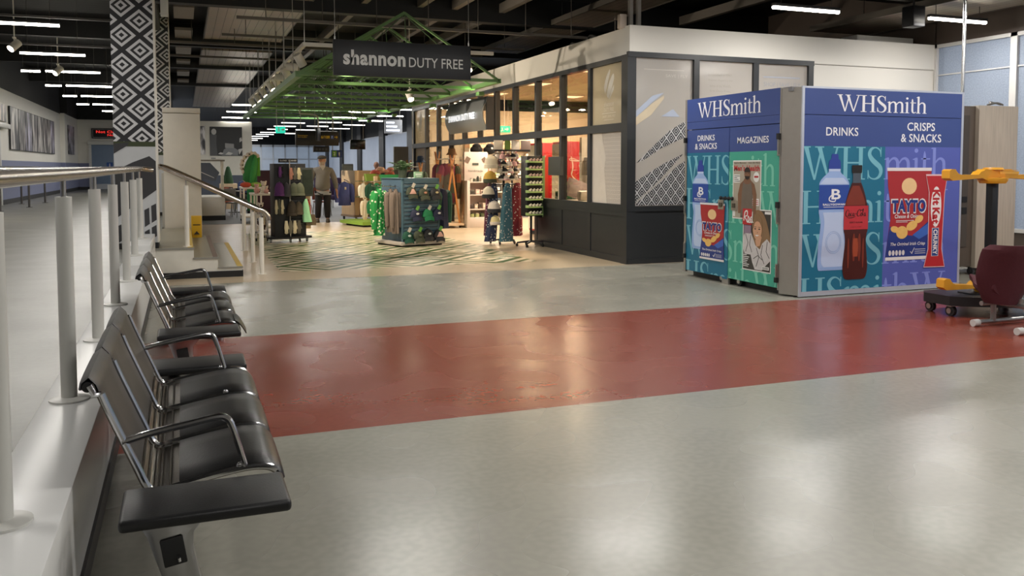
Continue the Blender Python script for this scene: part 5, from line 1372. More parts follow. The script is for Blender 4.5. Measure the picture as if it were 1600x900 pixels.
b.mi = 2; PP([(.52, .02), (.6, .28), (.78, .4), (1.05, .38), (1.25, .25), (1.22, .02)]); b.mi = 3; PP([(.66, .36), (.66, .58), (1.05, .55), (1.05, .36)], -.005)
b.mi = 1; PP([(.66, .05), (.8, .18), (1.0, .12), (.9, .03)], -.006); PP([(1.28, .05), (1.42, .28), (1.42, .34), (1.24, .3)], -.005)
b.build('print', [mat('4A4B4D', .5), mat('B9B7B2', .5), mat('77787A', .5), mat('8C8B88', .5)], r)
b = B(); b.bx(.66, 1.0, 41.96, 42, 2.1, 3.4); tag(b.build('wall_photo', photo_mat('archive_photo_mid', 90, (3, 2, 1))), 'narrow framed photograph peeping out right behind the cream pillar', 'picture')
b = B(); b.prism(rct(0, 0, .2, .06), (1.24, 41.99, 1.9), UX, UZ, .005); tag(b.build('caption_plate', mat('8B8984', .5)), 'small grey caption plate below the large photograph', 'sign')

# ================================================================ SHOP GOODS
BLKF = mat('1A1A1C', .7, 0, .12, 20); NAVYF = mat('22263E', .8, 0, .12, 20); GREENF = mat('1E7A4A', .75, 0, .12, 20); DKGREEN = mat('164A38', .8, 0, .12, 20)
OLIVE = mat('3A4030', .8, 0, .15, 20); BROWNF = mat('75675C', .85, 0, .12, 14); PINKF = mat('CFA394', .7, 0, .06, 20); CREAMF = mat('D9CDB4', .85, 0, .08, 30); LIME = mat('7CB648', .6, 0, .06)
BLUEF = mat('5360AA', .8, 0, .1, 14); CHARC = mat('2C2E33', .8, 0, .1)
WOOD = mat('D9BE9A', .5, 0, .16, 5, stretch=(2, 2, .3)); WOODO = mat('B5793F', .45, 0, .14, 6, stretch=(4, 4, .5)); WHITEP = mat('DDD6CB', .5, 0, .03)

def cloth_loft(b, stations, folds=7, amp=.012, seed=0, n=28):
    """stations: (cx, cy, z, half width, half depth); draped tube with folds that grow downwards"""
    rings = []; m = len(stations)
    for i, (cx, cy, z, hw, hd) in enumerate(stations):
        t = i/(m-1); ring = []
        for k in range(n):
            a = 2*PI*k/n
            f = 1+(amp/max(hw, .02))*math.sin(folds*a+seed+t*.8)*t
            ring.append((cx+hw*f*math.copysign(abs(math.cos(a))**.8, math.cos(a)), cy+hd*f*math.sin(a), z))
        rings.append(ring)
    b.loft(rings)
def garment(label, cat, loc, rz, w, h, m, sleeves=True, group=None, seed=0, depth=.05, m2=None, name='hanging_garment', hang=.1):
    """garment on a hanger; origin at the hook, facing local -Y"""
    r = thing(name, label, cat, loc, rz, group)
    b = B(); hw = w/2
    cloth_loft(b, [(0, 0, -hang*.55, .045, .03), (0, 0, -hang*.75, hw*.40, depth*.7), (0, 0, -hang-.03, hw*.86, depth*.9), (0, 0, -hang-.12, hw*.80, depth), (0, 0, -hang-h*.5, hw*.76, depth*1.05), (0, 0, -hang-h*.85, hw*.82, depth*1.15), (0, 0, -hang-h, hw*.86, depth*1.2)], seed=seed)
    b.build('body', m, r)
    if sleeves:
        for s in (-1, 1):
            b = B(); b.tube([(s*hw*.72, 0, -hang-.03), (s*hw*.95, 0, -hang-.10), (s*hw*1.10, .0, -hang-h*.45), (s*hw*1.14, -.01, -hang-h*.86)], [depth*.8, depth*1.1, depth*.95, depth*.62], 10, smooth=3); b.build('sleeve', m2 or m, r)
    b = B(); b.tube([(-hw*.8, 0, -hang-.01), (0, 0, -hang*.5), (hw*.8, 0, -hang-.01)], .008, 6); b.tube([(0, 0, -hang*.5), (0, 0, -.02), (.015, 0, .005), (.0, 0, .02), (-.02, 0, .01)], .004, 6); b.build('hanger', BLACK_METAL, r)
    return r
def cap(label, loc, rz, mc, mf=None, mtag=None, group='caps on the teal stand', logo=None):
    r = thing('baseball_cap', label, 'cap', loc, rz, group)
    b = B()
    prof = []
    for k in range(9):
        a = PI/2*k/8; prof.append((.085*math.cos(a)**.75 if k < 8 else 0.002, .115*math.sin(a)))
    b.T = Matrix.Translation((0, 0, 0)) @ Matrix.Diagonal((1, .8, 1, 1)); b.lathe(prof, (0, 0, 0), 18); b.build('crown', mc, r)
    b = B(); b.grid(lambda u, v: ((-.078+.156*u)*(1-.12*v), -.055-.02*v-.03*math.sin(PI*u)*(.3+v*.4), -.002-.055*v-.012*(2*u-1)**2+.008*math.sin(PI*u)), 10, 5, .004); b.build('bill', mc, r)
    if mf:
        b = B(); b.grid(lambda u, v: ((-.055+.11*u)*(1-v*.96), -.0705*math.sqrt(max(0, 1-((-.055+.11*u)*(1-v*.96)/.085)**2))*(1-.62*v**2.2)-.004, .012+.094*v), 8, 8, .004); b.build('front_panel', mf, r)
    if logo:
        b = B(); b.tube([(0, -.072, .05), (0, -.078, .05)], .024, 14, flat=.65); b.build('badge', logo, r)
    if mtag:
        b = B(); b.box((.012, -.05, .135), (.045, .003, .07), 0, M=Matrix.Rotation(.5, 4, 'Y')); b.build('hang_tag', mtag, r)
    return r

# --- teal slatwall stand with caps
TEALS = mat('4A6470', .45, 0, .05)
A = math.radians(17)
r = thing('display_stand', 'teal slatted four-sided display stand with baseball caps on its front, on the diamond floor', 'display stand', (3.88, 15.95, 0), A)
b = B(); b.bx(.02, .80, .02, .84, .09, 1.29, .004); b.build('core', mat('41586A', .5), r)
b = B()
for k in range(15): b.bx(.03, .79, -.004, .03, .13+.076*k, .18+.076*k, .003)
b.bx(-.004, .03, -.008, .05, .09, 1.29); b.bx(.79, .825, -.008, .05, .09, 1.29); b.bx(-.004, .825, -.008, .05, 1.24, 1.29)
b.build('slatwall', TEALS, r)
b = B()
for k in range(14): b.bx(.03, .79, -.006, .0, .184+.076*k, .192+.076*k)
b.build('slat_insert', mat('A9B9C2', .3, .7), r)
b = B(); b.bx(-.10, .90, -.10, .92, .03, .09, .006); b.build('plinth', mat('B9AFA5', .45), r)
b = B(); b.bx(-.05, .85, -.05, .87, 0, .03); b.build('toe_base', mat('1B1B1C', .6), r)
b = B(); b.bx(.0, .82, .0, .85, 1.285, 1.30, .003); b.build('top_board', TEALS, r)
b = B()
for y in (.15, .35, .6): b.tube([(0, y, 1.14), (-.32, y, 1.15), (-.33, y, 1.17)], .008, 6)
b.build('arm', CHROME, r)
def on_stand(s, y, z): return (3.88+s*math.cos(A)-y*math.sin(A), 15.95+s*math.sin(A)+y*math.cos(A), z)
TAG_G = mat('6FAF4C', .5); TAG_W = mat('DDD5C5', .5)
caps = [(.15, .99, OLIVE, PINKF, TAG_W, None, 'pink fronted brown cap at the top left of the teal stand'),
        (.42, .96, OLIVE, None, TAG_W, mat('D99A80', .5), 'dark olive cap with a small pink badge, top middle of the teal stand'),
        (.68, .96, BLKF, None, TAG_G, mat('C7B68A', .5), 'black cap with a round cream badge, top right of the teal stand'),
        (.24, .56, NAVYF, None, TAG_G, mat('E2E0DC', .5), 'navy cap with white lettering and a green tag, left of the middle row'),
        (.51, .56, GREENF, None, TAG_W, None, 'bright green cap in the middle row of the teal stand'),
        (.73, .56, NAVYF, None, TAG_G, mat('E2E0DC', .5), 'navy cap with white lettering at the right of the middle row'),
        (.06, .15, DKGREEN, None, TAG_W, mat('DCE8E2', .5), 'teal green cap with a white shamrock badge, bottom left of the stand'),
        (.30, .15, OLIVE, None, TAG_G, mat('6A6E5C', .5), 'olive cap with a green tag, second in the bottom row'),
        (.51, .17, BLKF, None, None, mat('C8CEC6', .5), 'black cap with a pale curved motif, third in the bottom row'),
        (.76, .15, BLKF, PINKF, TAG_G, None, 'pink fronted black cap at the bottom right of the teal stand')]
for s, z, mc, mf, mt, lg, lab in caps:
    c = cap(lab, on_stand(s, -.075, z), A, mc, mf, mt, logo=lg); c.scale = (1.38, 1, 1.3)
    b = B(); b.tube([(0, .07, .12), (0, -.02, .125)], .006, 6); b.build('display_hook', CHROME, c)
p = on_stand(-.34, .62, 1.16)
def shamrock_mat():
    m, N, L, P = base_mat('shamrock_cloth'); tc = N.new('ShaderNodeTexCoord'); vo = N.new('ShaderNodeTexVoronoi'); vo.inputs['Scale'].default_value = 17
    L.new(tc.outputs['Object'], vo.inputs['Vector']); g = mathn(N, L, 'LESS_THAN', vo.outputs['Distance'], .33)
    mx = N.new('ShaderNodeMix'); mx.data_type = 'RGBA'; mx.inputs['A'].default_value = s2l('248A40')+(1,); mx.inputs['B'].default_value = s2l('E8E6C8')+(1,); L.new(g, mx.inputs['Factor']); L.new(mx.outputs['Result'], P.inputs['Base Color']); P.inputs['Roughness'].default_value = .8
    return m
SHAM = shamrock_mat()
for k, (y, lab) in enumerate(((.80, 'green robe with white shamrock print hanging behind the brown ones on the teal stand'),)):
    garment(lab, 'robe', on_stand(-.17, y-.2, 1.15), A+PI*.05, .22, .86, SHAM, True, 'robes on the side of the teal stand', 2, .09)
garment('first brown robe hanging on the left side of the teal stand, nearest the caps', 'robe', on_stand(-.085, .12, 1.15), A, .135, .80, BROWNF, True, 'robes on the side of the teal stand', 4, .06)
garment('second brown robe behind the first on the left side of the teal stand', 'robe', on_stand(-.09, .30, 1.15), A, .135, .78, BROWNF, True, 'robes on the side of the teal stand', 1, .06)
garment('navy and dark green jacket hanging on the right side of the teal stand', 'jacket', on_stand(1.02, .2, 1.14), A+.25, .30, .74, NAVYF, True, 'jackets on the teal stand', 3, .10, DKGREEN)
garment('dark green jacket behind the navy one on the right side of the teal stand', 'jacket', on_stand(1.02, .5, 1.14), A+.25, .30, .72, DKGREEN, True, 'jackets on the teal stand', 6, .10, NAVYF)

# --- plants
def fronds(b, c, n, l, droop, seed, w=.05):
    rnd = random.Random(seed)
    for k in range(n):
        a = rnd.uniform(0, 2*PI); up = rnd.uniform(.35, 1.0); L_ = l*rnd.uniform(.7, 1.1)
        pts = []
        for j in range(7):
            t = j/6; q = L_*t
            pts.append(Vector((c[0]+math.cos(a)*q*(1.15-up*.6), c[1]+math.sin(a)*q*(1.15-up*.6), c[2]+q*up-droop*t*t*L_)))
        side = Vector((-math.sin(a), math.cos(a), 0))
        b.tube(pts, [.006]*6+[.002], 5)
        for j in range(1, 7):
            p = pts[j]; t = j/6; lw = w*2.2*math.sin(PI*min(.95, .2+t*.8))
            dirn = (pts[j]-pts[j-1]).normalized()
            for s in (-1, 1):
                q = p+side*s*lw+dirn*lw*.8-Vector((0, 0, lw*.35))
                b.add([p-dirn*.014, q, p+dirn*.016, p+Vector((0, 0, .004))], [(0, 1, 3), (3, 1, 2), (0, 2, 1)])
LEAF = mat('3E5A34', .55, 0, .3, 10); LEAFL = mat('8FA57A', .55, 0, .25, 10)
def plant(label, loc, n, l, droop, seed, m, pot, pm, cat='potted plant'):
    r = thing('potted_palm', label, cat, loc)
    b = B(); b.lathe([(.0, 0), (pot*.8, 0), (pot, pot*1.6), (pot*1.05, pot*1.7), (pot*.9, pot*1.7), (0, pot*1.55)], n=18); b.build('pot', pm, r)
    b = B(); fronds(b, (0, 0, pot*1.6), n, l, droop, seed); b.build('foliage', m, r)
    return r
plant('dark feathery potted palm standing on top of the teal stand', (*on_stand(.30, .5, 0)[:2], 1.30), 16, .42, .45, 3, LEAF, .09, mat('4A5240', .6))
r = thing('price_sign', 'small pale green lettered sign block on top of the teal stand beside the palm', 'sign', (*on_stand(.50, .25, 0)[:2], 1.30), A)
b = B(); b.bx(-.09, .09, -.02, .02, 0, .12, .003); b.build('block', mat('8FB592', .5), r); b = B(); b.prism(rct(-.07, .05, .07, .09), (0, -.021, 0), UX, UZ, .002); b.prism(rct(-.05, .02, .05, .035), (0, -.021, 0), UX, UZ, .002); b.build('printed_line', mat('D9E8D6', .5), r)
plant('pale arching palm behind the pink folded throws', (6.5, 31.5, 0), 14, 1.1, .7, 5, LEAFL, .25, mat('2C2C2C', .6))
r = thing('room_divider', 'tall grey laminate board standing behind the teal stand', 'partition', (6.62, 27.4, 0))
b = B(); b.bx(-.24, .24, -.05, .05, 0, 2.18, .01); b.build('board', mat('7D766E', .55, 0, .1, 5, stretch=(5, 5, .5)), r); b = B(); b.bx(-.3, .3, -.2, .2, 0, .03, .006); b.build('foot', DARK_FRAME, r)

# --- wooden stand and blue sweatshirts
r = thing('wood_display', 'pale wooden display unit behind the green plinth, with blue sweatshirts on its side', 'display stand', (4.52, 24.2, 0), math.radians(12))
b = B(); b.bx(0, .12, 0, 1.0, .16, 1.42, .004); b.bx(.12, 1.0, .45, .52, .16, 1.42, .004); b.build('panel', WOOD, r)
b = B(); b.bx(-.02, 1.05, -.02, 1.02, .10, .16, .006); bb_ = b.build('base', mat('8E7A66', .5), r)
for x, y in ((.05, .05), (.95, .05), (.05, .95), (.95, .95)):
    b = B(); b.cyl((x-.015, y, .05), (x+.015, y, .05), .05); b.cyl((x, y, .05), (x, y, .11), .015); b.build('castor', RUBBER, r)
b = B(); b.tube([(.01, .02, 1.02), (-.35, -.14, 1.17)], .008); b.tube([(.01, .25, 1.02), (-.25, .14, 1.17)], .008); b.build('arm', CHROME, r)
garment('blue sweatshirt with a white tag hanging at the left end of the wooden display', 'sweatshirt', (4.19, 23.98, 1.16), math.radians(5), .40, .60, BLUEF, True, 'blue sweatshirts on the wooden display', 1, .07)
garment('blue sweatshirt half hidden behind the tagged one on the wooden display', 'sweatshirt', (4.24, 24.28, 1.16), math.radians(5), .36, .62, BLUEF, True, 'blue sweatshirts on the wooden display', 4, .07)
b = B(); b.box((4.20, 23.88, .93), (.05, .004, .07), .001, rz=.1); tag(b.build('price_tag', mat('E5DFD2', .5)), 'white price tag hanging from the front blue sweatshirt', 'tag')
# --- green plinth with children's clothes
r = thing('green_platform', 'lime green low platform with green and white children clothes above it', 'display stand', (4.25, 21.5, 0), math.radians(12))
b = B(); b.prism([(-.05, 0), (.72, .02), (.78, 1.3), (.3, 1.6), (-.1, 1.4)], (0, 0, .05), UX, (0, 1, 0), .08); b.build('platform', mat('7FA33A', .5, 0, .05), r)
b = B(); b.prism([(0, .05), (.68, .07), (.7, 1.2), (0, 1.2)], (0, 0, 0), UX, (0, 1, 0), .05); b.build('toe_base', BLKF, r)
b = B(); b.bx(.42, .50, .3, .38, .13, 1.28); b.bx(.42, .50, 1.0, 1.08, .13, 1.28); b.build('upright', WOOD, r)
b = B()
for z in (1.15, .75): b.tube([(.05, .25, z), (.75, .25, z)], .01); b.tube([(.05, .7, z), (.75, .7, z)], .01)
for x in (.05, .75):
    for z in (1.15, .75): b.tube([(x, .25, z), (.46, .35, z)], .008)
b.build('rail', CHROME, r)
WHTF = mat('DAD7C6', .85, 0, .15, 18)
kid = [(.06, .22, 1.14, .16, .34, WHTF, 'white baby top with dark spots at the top left of the green platform rail'), (.24, .18, 1.14, .20, .36, DKGREEN, 'dark green child top in the upper row over the green platform'),
       (.43, .2, 1.14, .20, .36, GREENF, 'mid green child top in the upper row over the green platform'), (.62, .2, 1.14, .18, .34, CREAMF, 'cream child top at the right of the upper row over the green platform'),
       (.10, .2, .74, .15, .44, CREAMF, 'cream child outfit at the left of the lower row over the green platform'), (.30, .14, .74, .24, .40, GREENF, 'green child t-shirt with a white shamrock in the lower row'),
       (.52, .18, .74, .22, .40, DKGREEN, 'dark green child t-shirt beside the shamrock one in the lower row')]
a_ = math.radians(12)
for x, y, z, w, h, m, lab in kid:
    garment(lab, 'child clothing', (4.25+x*math.cos(a_)-y*math.sin(a_), 21.5+x*math.sin(a_)+y*math.cos(a_), z), a_, w, h, m, True, 'children clothes over the green platform', x*9, .05, hang=.06)
r = thing('shamrock_robe', 'long green shamrock robe hanging between the green platform and the teal stand', 'robe', (4.38, 19.4, 1.22))
b = B(); cloth_loft(b, [(0, 0, -.05, .05, .03), (0, 0, -.09, .16, .08), (0, 0, -.4, .17, .12), (0, 0, -.95, .19, .14)], 6, .014, 2); b.build('robe', SHAM, r)
b = B(); b.tube([(0, 0, -.07), (0, 0, .03)], .006); b.build('hanger', CHROME, r)
b = B(); b.cyl((.05, .1, -1.22), (.05, .1, .03), .02); b.lathe([(0, -1.22), (.2, -1.22), (.2, -1.19), (0, -1.18)], (.05, .1, 0)); b.tube([(.05, .1, .03), (0, 0, .03)], .012); b.build('floor_stand', mat('6E7172', .4, .6), r)
r = thing('folded_throws', 'heap of pink and cream throws piled in a pale basket above the green clothes', 'throw', (4.95, 22.7, 1.28))
b = B(); b.bx(-.38, .35, -.2, .2, -.10, .02, .01); b.build('basket', mat('B5A070', .7, 0, .2, 30), r)
for k, (x, z, l, m) in enumerate(((-.18, .08, .22, 'C4605A'), (.05, .10, .25, 'D99A8C'), (.2, .06, .2, 'C96A5E'), (-.05, .16, .2, 'DDB09E'), (.22, .15, .14, 'CF8278'))):
    b = B(); b.tube([(x-l*.6, -.12, z-.03), (x-l*.2, -.1, z+.03), (x+l*.3, -.12, z+.02), (x+l*.6, -.05, z-.03)], [.03, .055, .05, .03], 10, smooth=4); b.build('throw', mat(m, .85, 0, .15, 20), r)
b = B(); b.bx(-.1, .04, .3, .5, -1.28, -.10); b.build('post', WOOD, r)
for x, z, w, m, lab in ((4.55, 1.14, .26, '86A53E', 'olive green storage bin at the left of the pink throws'), (5.05, 1.12, .46, '2FA866', 'bright green tapered storage bin under the pink throws')):
    b = B(); b.loft([[(-w/2*k, -.12, z_), (w/2*k, -.12, z_), (w/2*k, .12, z_), (-w/2*k, .12, z_)] for k, z_ in ((.8, 0), (1, .18), (1.04, .18), (1.04, .2))]); o = b.build('storage_bin', mat(m, .5), None, (x, 22.25, z)); tag(o, lab, 'bin')

# --- black glove rack
r = thing('glove_rack', 'tall black wheeled slatted rack hung with gloves, hats and bags, left of the walking man', 'display rack', (1.97, 17.85, 0), math.radians(8))
b = B(); b.bx(-.30, .02, -.16, .2, .12, 1.58, .004); b.build('side_panel', mat('141416', .6), r)
b = B(); b.bx(.02, .36, -.05, .25, .12, 1.58, .004); bp = b.build('slat_panel', mat('161618', .55), r)
b = B()
for k in range(18): b.bx(.04, .35, -.057, -.05, .36+.066*k, .375+.066*k)
b.build('slat_groove', mat('4A4A4C', .4, .5), bp)
b = B(); b.prism([(-.45, -.12), (0, -.28), (.46, -.10), (.4, .3), (-.38, .3)], (0, 0, .075), UX, (0, 1, 0), .045); b.build('base', BLACK_METAL, r)
for x, y in ((-.36, -.06), (0, -.2), (.38, -.02), (-.3, .24), (.3, .24)):
    b = B(); b.cyl((x-.015, y, .035), (x+.015, y, .035), .035); b.bx(x-.02, x+.02, y-.02, y+.02, .04, .08); b.build('castor', mat('8A8A8A', .4, .5), r)
b = B(); b.cyl((.0, -.19, .12), (.0, -.19, 1.62), .012); b.build('front_rod', STEEL, r)
b = B(); b.bx(-.22, .16, -.2, -.18, 1.60, 1.68); hs = b.build('header_card', BLKF, r)
b = B(); text_mesh(b, 'x', 'GLOVES   SCARVES', None, None, (-.03, -.201, 1.64), UX, UZ, .33, .03, .001, .02); b.build('lettering', mat('BDBDBD', .5), hs)
b = B(); b.bx(.24, .50, -.12, -.09, .92, 1.50, .006); mi = b.build('mirror_frame', mat('2E312C', .5), r); b = B(); b.bx(.27, .47, -.126, -.12, .97, 1.46); b.build('mirror_glass', mat('3C4238', .15, .3, .5, 9), mi)
b = B(); b.bx(.36, .50, .1, .13, .25, .95); b.build('wood_end_board', WOOD, r)
def at_rack(x, y, z): a = math.radians(8); return (1.97+x*math.cos(a)-y*math.sin(a), 17.85+x*math.sin(a)+y*math.cos(a), z)
def gloves(label, x, z, n, cols, w, h, y=-.22, cat='gloves'):
    r = thing('glove_bunch', label, cat, at_rack(x, y, z), math.radians(8), 'goods on the black rack')
    for k in range(n):
        b = B(); xx = (k-(n-1)/2)*w
        b.loft([[(xx+q*math.cos(a)*s, q2*math.sin(a)*.5, -z_) for a in [j*PI/5 for j in range(10)]] for z_, q, q2, s in ((0, w*.3, w*.3, 1), (h*.3, w*.42, w*.4, 1), (h*.7, w*.5, w*.45, 1), (h, w*.34, w*.3, 1))])
        for f in range(4): b.tube([(xx+(f-1.5)*w*.2, 0, -h*.9), (xx+(f-1.5)*w*.22, -.005, -h*(1.22-.05*abs(f-1.5)))], w*.09, 6)
        b.tube([(xx+w*.4, 0, -h*.45), (xx+w*.6, -.01, -h*.75)], w*.1, 6)
        b.build('glove', mat(cols[k % len(cols)], .85, 0, .12, 20), r)
    b = B(); b.tube([(0, .1, .01), (0, -.02, .015)], .005, 6); b.build('hook', CHROME, r)
gloves('purple and black gloves at the top left of the black rack', -.16, 1.52, 2, ('6B3A78', '26262A'), .07, .18)
gloves('pinkish and cream gloves at the top right of the black rack', .10, 1.50, 3, ('C48A78', '6E6A5E', 'D9CDA4'), .08, .20)
gloves('cream and striped gloves at the left of the third row on the black rack', -.22, .86, 3, ('B9AE90', '4A4A3E', 'C9BD9A'), .06, .24)
gloves('cream and grey mittens in the lowest row of the black rack', .04, .44, 4, ('D6CBAA', '6F6A5A', 'CFC3A2', '5C5648'), .085, .22)
def bag(label, x, z, w, h, m, y=-.25):
    r = thing('hanging_hat', label, 'hat', at_rack(x, y, z), math.radians(8), 'goods on the black rack')
    b = B(); b.lathe([(w*.48, -h), (w*.5, -h*.8), (w*.46, -h*.4), (w*.28, -h*.1), (.01, 0)], n=18); b.build('crown', m, r)
    b = B(); b.lathe([(w*.50, -h), (w*.53, -h*.99), (w*.53, -h*.85), (w*.5, -h*.82)], n=18); b.build('cuff', m, r)
    b = B(); b.tube([(0, .1, .01), (0, 0, .005)], .005, 6); b.build('hook', CHROME, r)
bag('purple knitted hat in the second row of the black rack', -.22, 1.22, .20, .28, mat('5A2F66', .9, 0, .15, 30)); bag('dark grey knitted hat beside the purple one on the black rack', -.08, 1.20, .17, .28, mat('3B3A3E', .9, 0, .15, 30))
bag('left olive knitted hat in the second row of the black rack', .07, 1.20, .18, .26, mat('5E6350', .9, 0, .15, 30)); bag('right olive knitted hat in the second row of the black rack', .19, 1.20, .18, .26, mat('636853', .9, 0, .15, 30))
bag('brown knitted hat in the third row of the black rack', .02, .84, .19, .30, mat('3A3228', .9, 0, .15, 30)); bag('dark olive knitted hat at the right of the third row of the black rack', .16, .82, .17, .26, mat('4E4434', .9, 0, .15, 30))
r = thing('scarf_bunch', 'pale mint green scarf hanging at the right side of the black rack', 'scarf', at_rack(.34, -.14, .82), math.radians(8))
b = B(); cloth_loft(b, [(0, 0, .05, .02, .02), (-.01, 0, -.05, .06, .04), (0, 0, -.25, .08, .05), (.02, 0, -.42, .09, .05)], 5, .01); b.build('scarf', mat('9AD2A2', .85, 0, .1, 20), r); b = B(); b.tube([(0, .1, .05), (0, -.01, .05)], .005, 6); b.build('hook', CHROME, r)
r = thing('patterned_bag', 'brown patterned bag at the lower right corner of the black rack', 'bag', at_rack(.44, -.1, .33), math.radians(8))
b = B(); b.loft([[(-.10*k, -.04, z), (.10*k, -.04, z), (.10*k, .04, z), (-.10*k, .04, z)] for k, z in ((1.0, 0), (1.05, .1), (.7, .22))]); b.build('bag_body', mat('57462F', .7, 0, .6, 28), r); b = B(); b.tube([(-.05, 0, .2), (0, 0, .42), (.05, 0, .2)], .008, smooth=5); b.build('strap', BROWNF, r)
r = thing('red_scarf', 'red, black and white scarf at the wooden end board of the black rack', 'scarf', at_rack(.43, .04, .80), math.radians(8))
b = B(); cloth_loft(b, [(0, 0, .05, .02, .02), (0, 0, -.05, .05, .03), (0, 0, -.38, .06, .04)], 5, .008); b.build('scarf', mat('A8322C', .85, 0, .8, 26), r); b = B(); b.tube([(0, .08, .05), (0, -.01, .05)], .005, 6); b.build('hook', CHROME, r)

# --- white tables with soft toys
def table(label, x, y, w, d, h, shelf=True):
    r = thing('nesting_table', label, 'table', (x, y, 0))
    b = B(); b.bx(0, w, 0, d, h-.04, h, .006); b.build('tabletop', WHITEP, r)
    for sx in (.02, w-.06):
        for sy in (.02, d-.06):
            b = B(); b.bx(sx, sx+.04, sy, sy+.04, .06, h-.04, .003); lg = b.build('leg', WHITEP, r)
            b = B(); b.cyl((sx+.005, sy+.02, .03), (sx+.035, sy+.02, .03), .03); b.build('castor', RUBBER, lg)
    if shelf: b = B(); b.bx(.02, w-.02, .02, d-.02, .16, .20, .004); b.build('lower_shelf', WHITEP, r)
table('taller white table carrying the big green plush display', 1.48, 24.0, .52, 1.5, .97)
table('white table of pink soft toys beside the black rack', 1.42, 19.6, .66, 1.1, .93)
table('low white table with soft toys behind the stair handrail', 1.34, 18.2, .30, .8, .55)
PLW = mat('DCCFC0', .95, 0, .12, 40, .3, 120); PLP = mat('D8A9A4', .95, 0, .12, 40, .3, 120); PLB = mat('3A2620', .95, 0, .15, 40, .3, 120); PLR = mat('C4553F', .9, 0, .1, 30); EYE = mat('0C0C0C', .2)
def plush(label, x, y, z, s, m, m2, lying=False):
    r = thing('soft_toy', label, 'soft toy', (x, y, z), 0, 'soft toys on the white tables')
    b = B(); b.ell((0, 0, s*.45), (s*.36, s*.32, s*.45)); 
    for q in (-1, 1): b.ell((q*s*.30, -s*.16, s*.5), (s*.12, s*.12, s*.26)); b.ell((q*s*.22, -s*.3, s*.12), (s*.14, s*.22, s*.12))
    b.build('body', m, r)
    b = B(); b.ell((0, -s*.05, s*1.10), (s*.32, s*.28, s*.30))
    for q in (-1, 1): b.ell((q*s*.26, 0, s*1.34), (s*.11, s*.07, s*.13))
    h = b.build('head', m2, r)
    b = B(); b.ell((0, -s*.30, s*1.03), (s*.14, s*.10, s*.11)); b.build('muzzle', m, h)
    b = B()
    for q in (-1, 1): b.ell((q*s*.11, -s*.29, s*1.18), s*.035, 8)
    b.build('eye', EYE, h)
plush('pink soft toy at the front left of the toy table', 1.52, 19.75, .93, .15, PLP, PLP); plush('white soft toy standing upright in the middle of the toy table', 1.70, 20.1, .93, .19, PLW, PLW); plush('pink and white soft toy at the front of the toy table', 1.72, 19.7, .93, .12, PLP, PLW)
plush('white soft toy at the back right of the toy table', 1.95, 20.4, .93, .22, PLW, PLW); plush('pink soft toy at the front right of the toy table', 1.96, 19.75, .93, .12, PLP, PLP)
plush('white faced brown soft toy on the low table behind the handrail', 1.50, 18.5, .55, .16, PLB, PLW); plush('brown soft toy on the lower shelf of the toy table', 1.66, 19.8, .20, .2, PLB, PLB); plush('cream soft toy on the lower shelf of the low table', 1.46, 18.4, .20, .14, PLW, PLB); plush('grey-brown soft toy next to the cream one on the low table shelf', 1.56, 18.75, .20, .13, PLB, PLW)
r = thing('plush_display', 'big green leafy plush with a curl of white bobbles on the taller white table', 'soft toy', (1.74, 24.4, .97))
b = B(); b.loft([[(x+w*math.cos(a), .12*math.sin(a)*k, z) for a in [j*PI/7 for j in range(14)]] for x, z, w, k in ((0, .06, .05, 1), (-.04, .2, .18, 1.2), (-.02, .45, .19, 1.2), (.03, .68, .16, 1), (.06, .84, .10, .8), (.08, .9, .02, .5))]); b.build('leaf_body', mat('2F7A3C', .85, 0, .15, 12), r)
b = B(); b.loft([[(x+w*math.cos(a), -.10+.08*math.sin(a)*k, z) for a in [j*PI/7 for j in range(14)]] for x, z, w, k in ((-.1, .02, .02, 1), (0, .15, .06, 1.2), (.04, .4, .09, 1.2), (.09, .66, .08, 1), (.12, .86, .02, .8))]); b.build('leaf', mat('3C9148', .85, 0, .15, 12), r)
b = B(); b.bx(.14, .24, -.02, .1, .3, .82, .02); b.build('neck', mat('5FA33C', .8), r)
b = B()
for x, z in ((-.20, .42), (-.235, .52), (-.24, .62), (-.22, .72), (-.16, .81), (-.08, .88), (.01, .92), (.10, .91), (.17, .85)): b.ell((x, -.02, z), (.062, .06, .06), 10)
b.build('wool_curl', PLW, r)
b = B()
for x, z in ((-.21, .5), (-.22, .6), (-.2, .71), (-.13, .82), (-.04, .89)): b.ell((x, -.085, z), .016, 8)
b.build('eye', EYE, r)
for x, m, lab in ((1.58, PLR, 'orange-red cushion toy in front of the green plush display'), (1.84, mat('8DB04A', .9), 'light green cushion toy in front of the green plush display')):
    b = B(); b.ell((0, 0, .07), (.15, .12, .075)); o = b.build('cushion_toy', m, None, (x, 24.12, .97)); tag(o, lab, 'soft toy')

# --- coat racks with crossed wooden legs
def aframe(label, x, y, rz, h):
    r = thing('wooden_clothes_rail', label, 'clothes rail', (x, y, 0), rz)
    for s in (-1, 1):
        for e in (0, 1.3):
            b = B(); b.bar((s*.20, e, .10), (-s*.06, e, h), .045, .04, .004); b.build('leg', WOODO, r)
    b = B(); b.tube([(0, -.08, h-.20), (0, 1.38, h-.20)], .016); b.build('rail', mat('C9B79A', .35, .3), r)
    b = B(); b.bx(-.30, .30, -.05, 1.35, .06, .12, .006); b.build('base_shelf', mat('CBB495', .5), r)
    for px, py in ((-.22, .05), (.22, .05), (-.22, 1.25), (.22, 1.25)):
        b = B(); b.cyl((px-.015, py, .03), (px+.015, py, .03), .03); b.cyl((px, py, .03), (px, py, .07), .01); b.build('castor', RUBBER, r)
    return r
aframe('wooden clothes rail with tall crossed legs holding patchwork coats at the shop entrance', 6.24, 20.5, 0, 1.92)
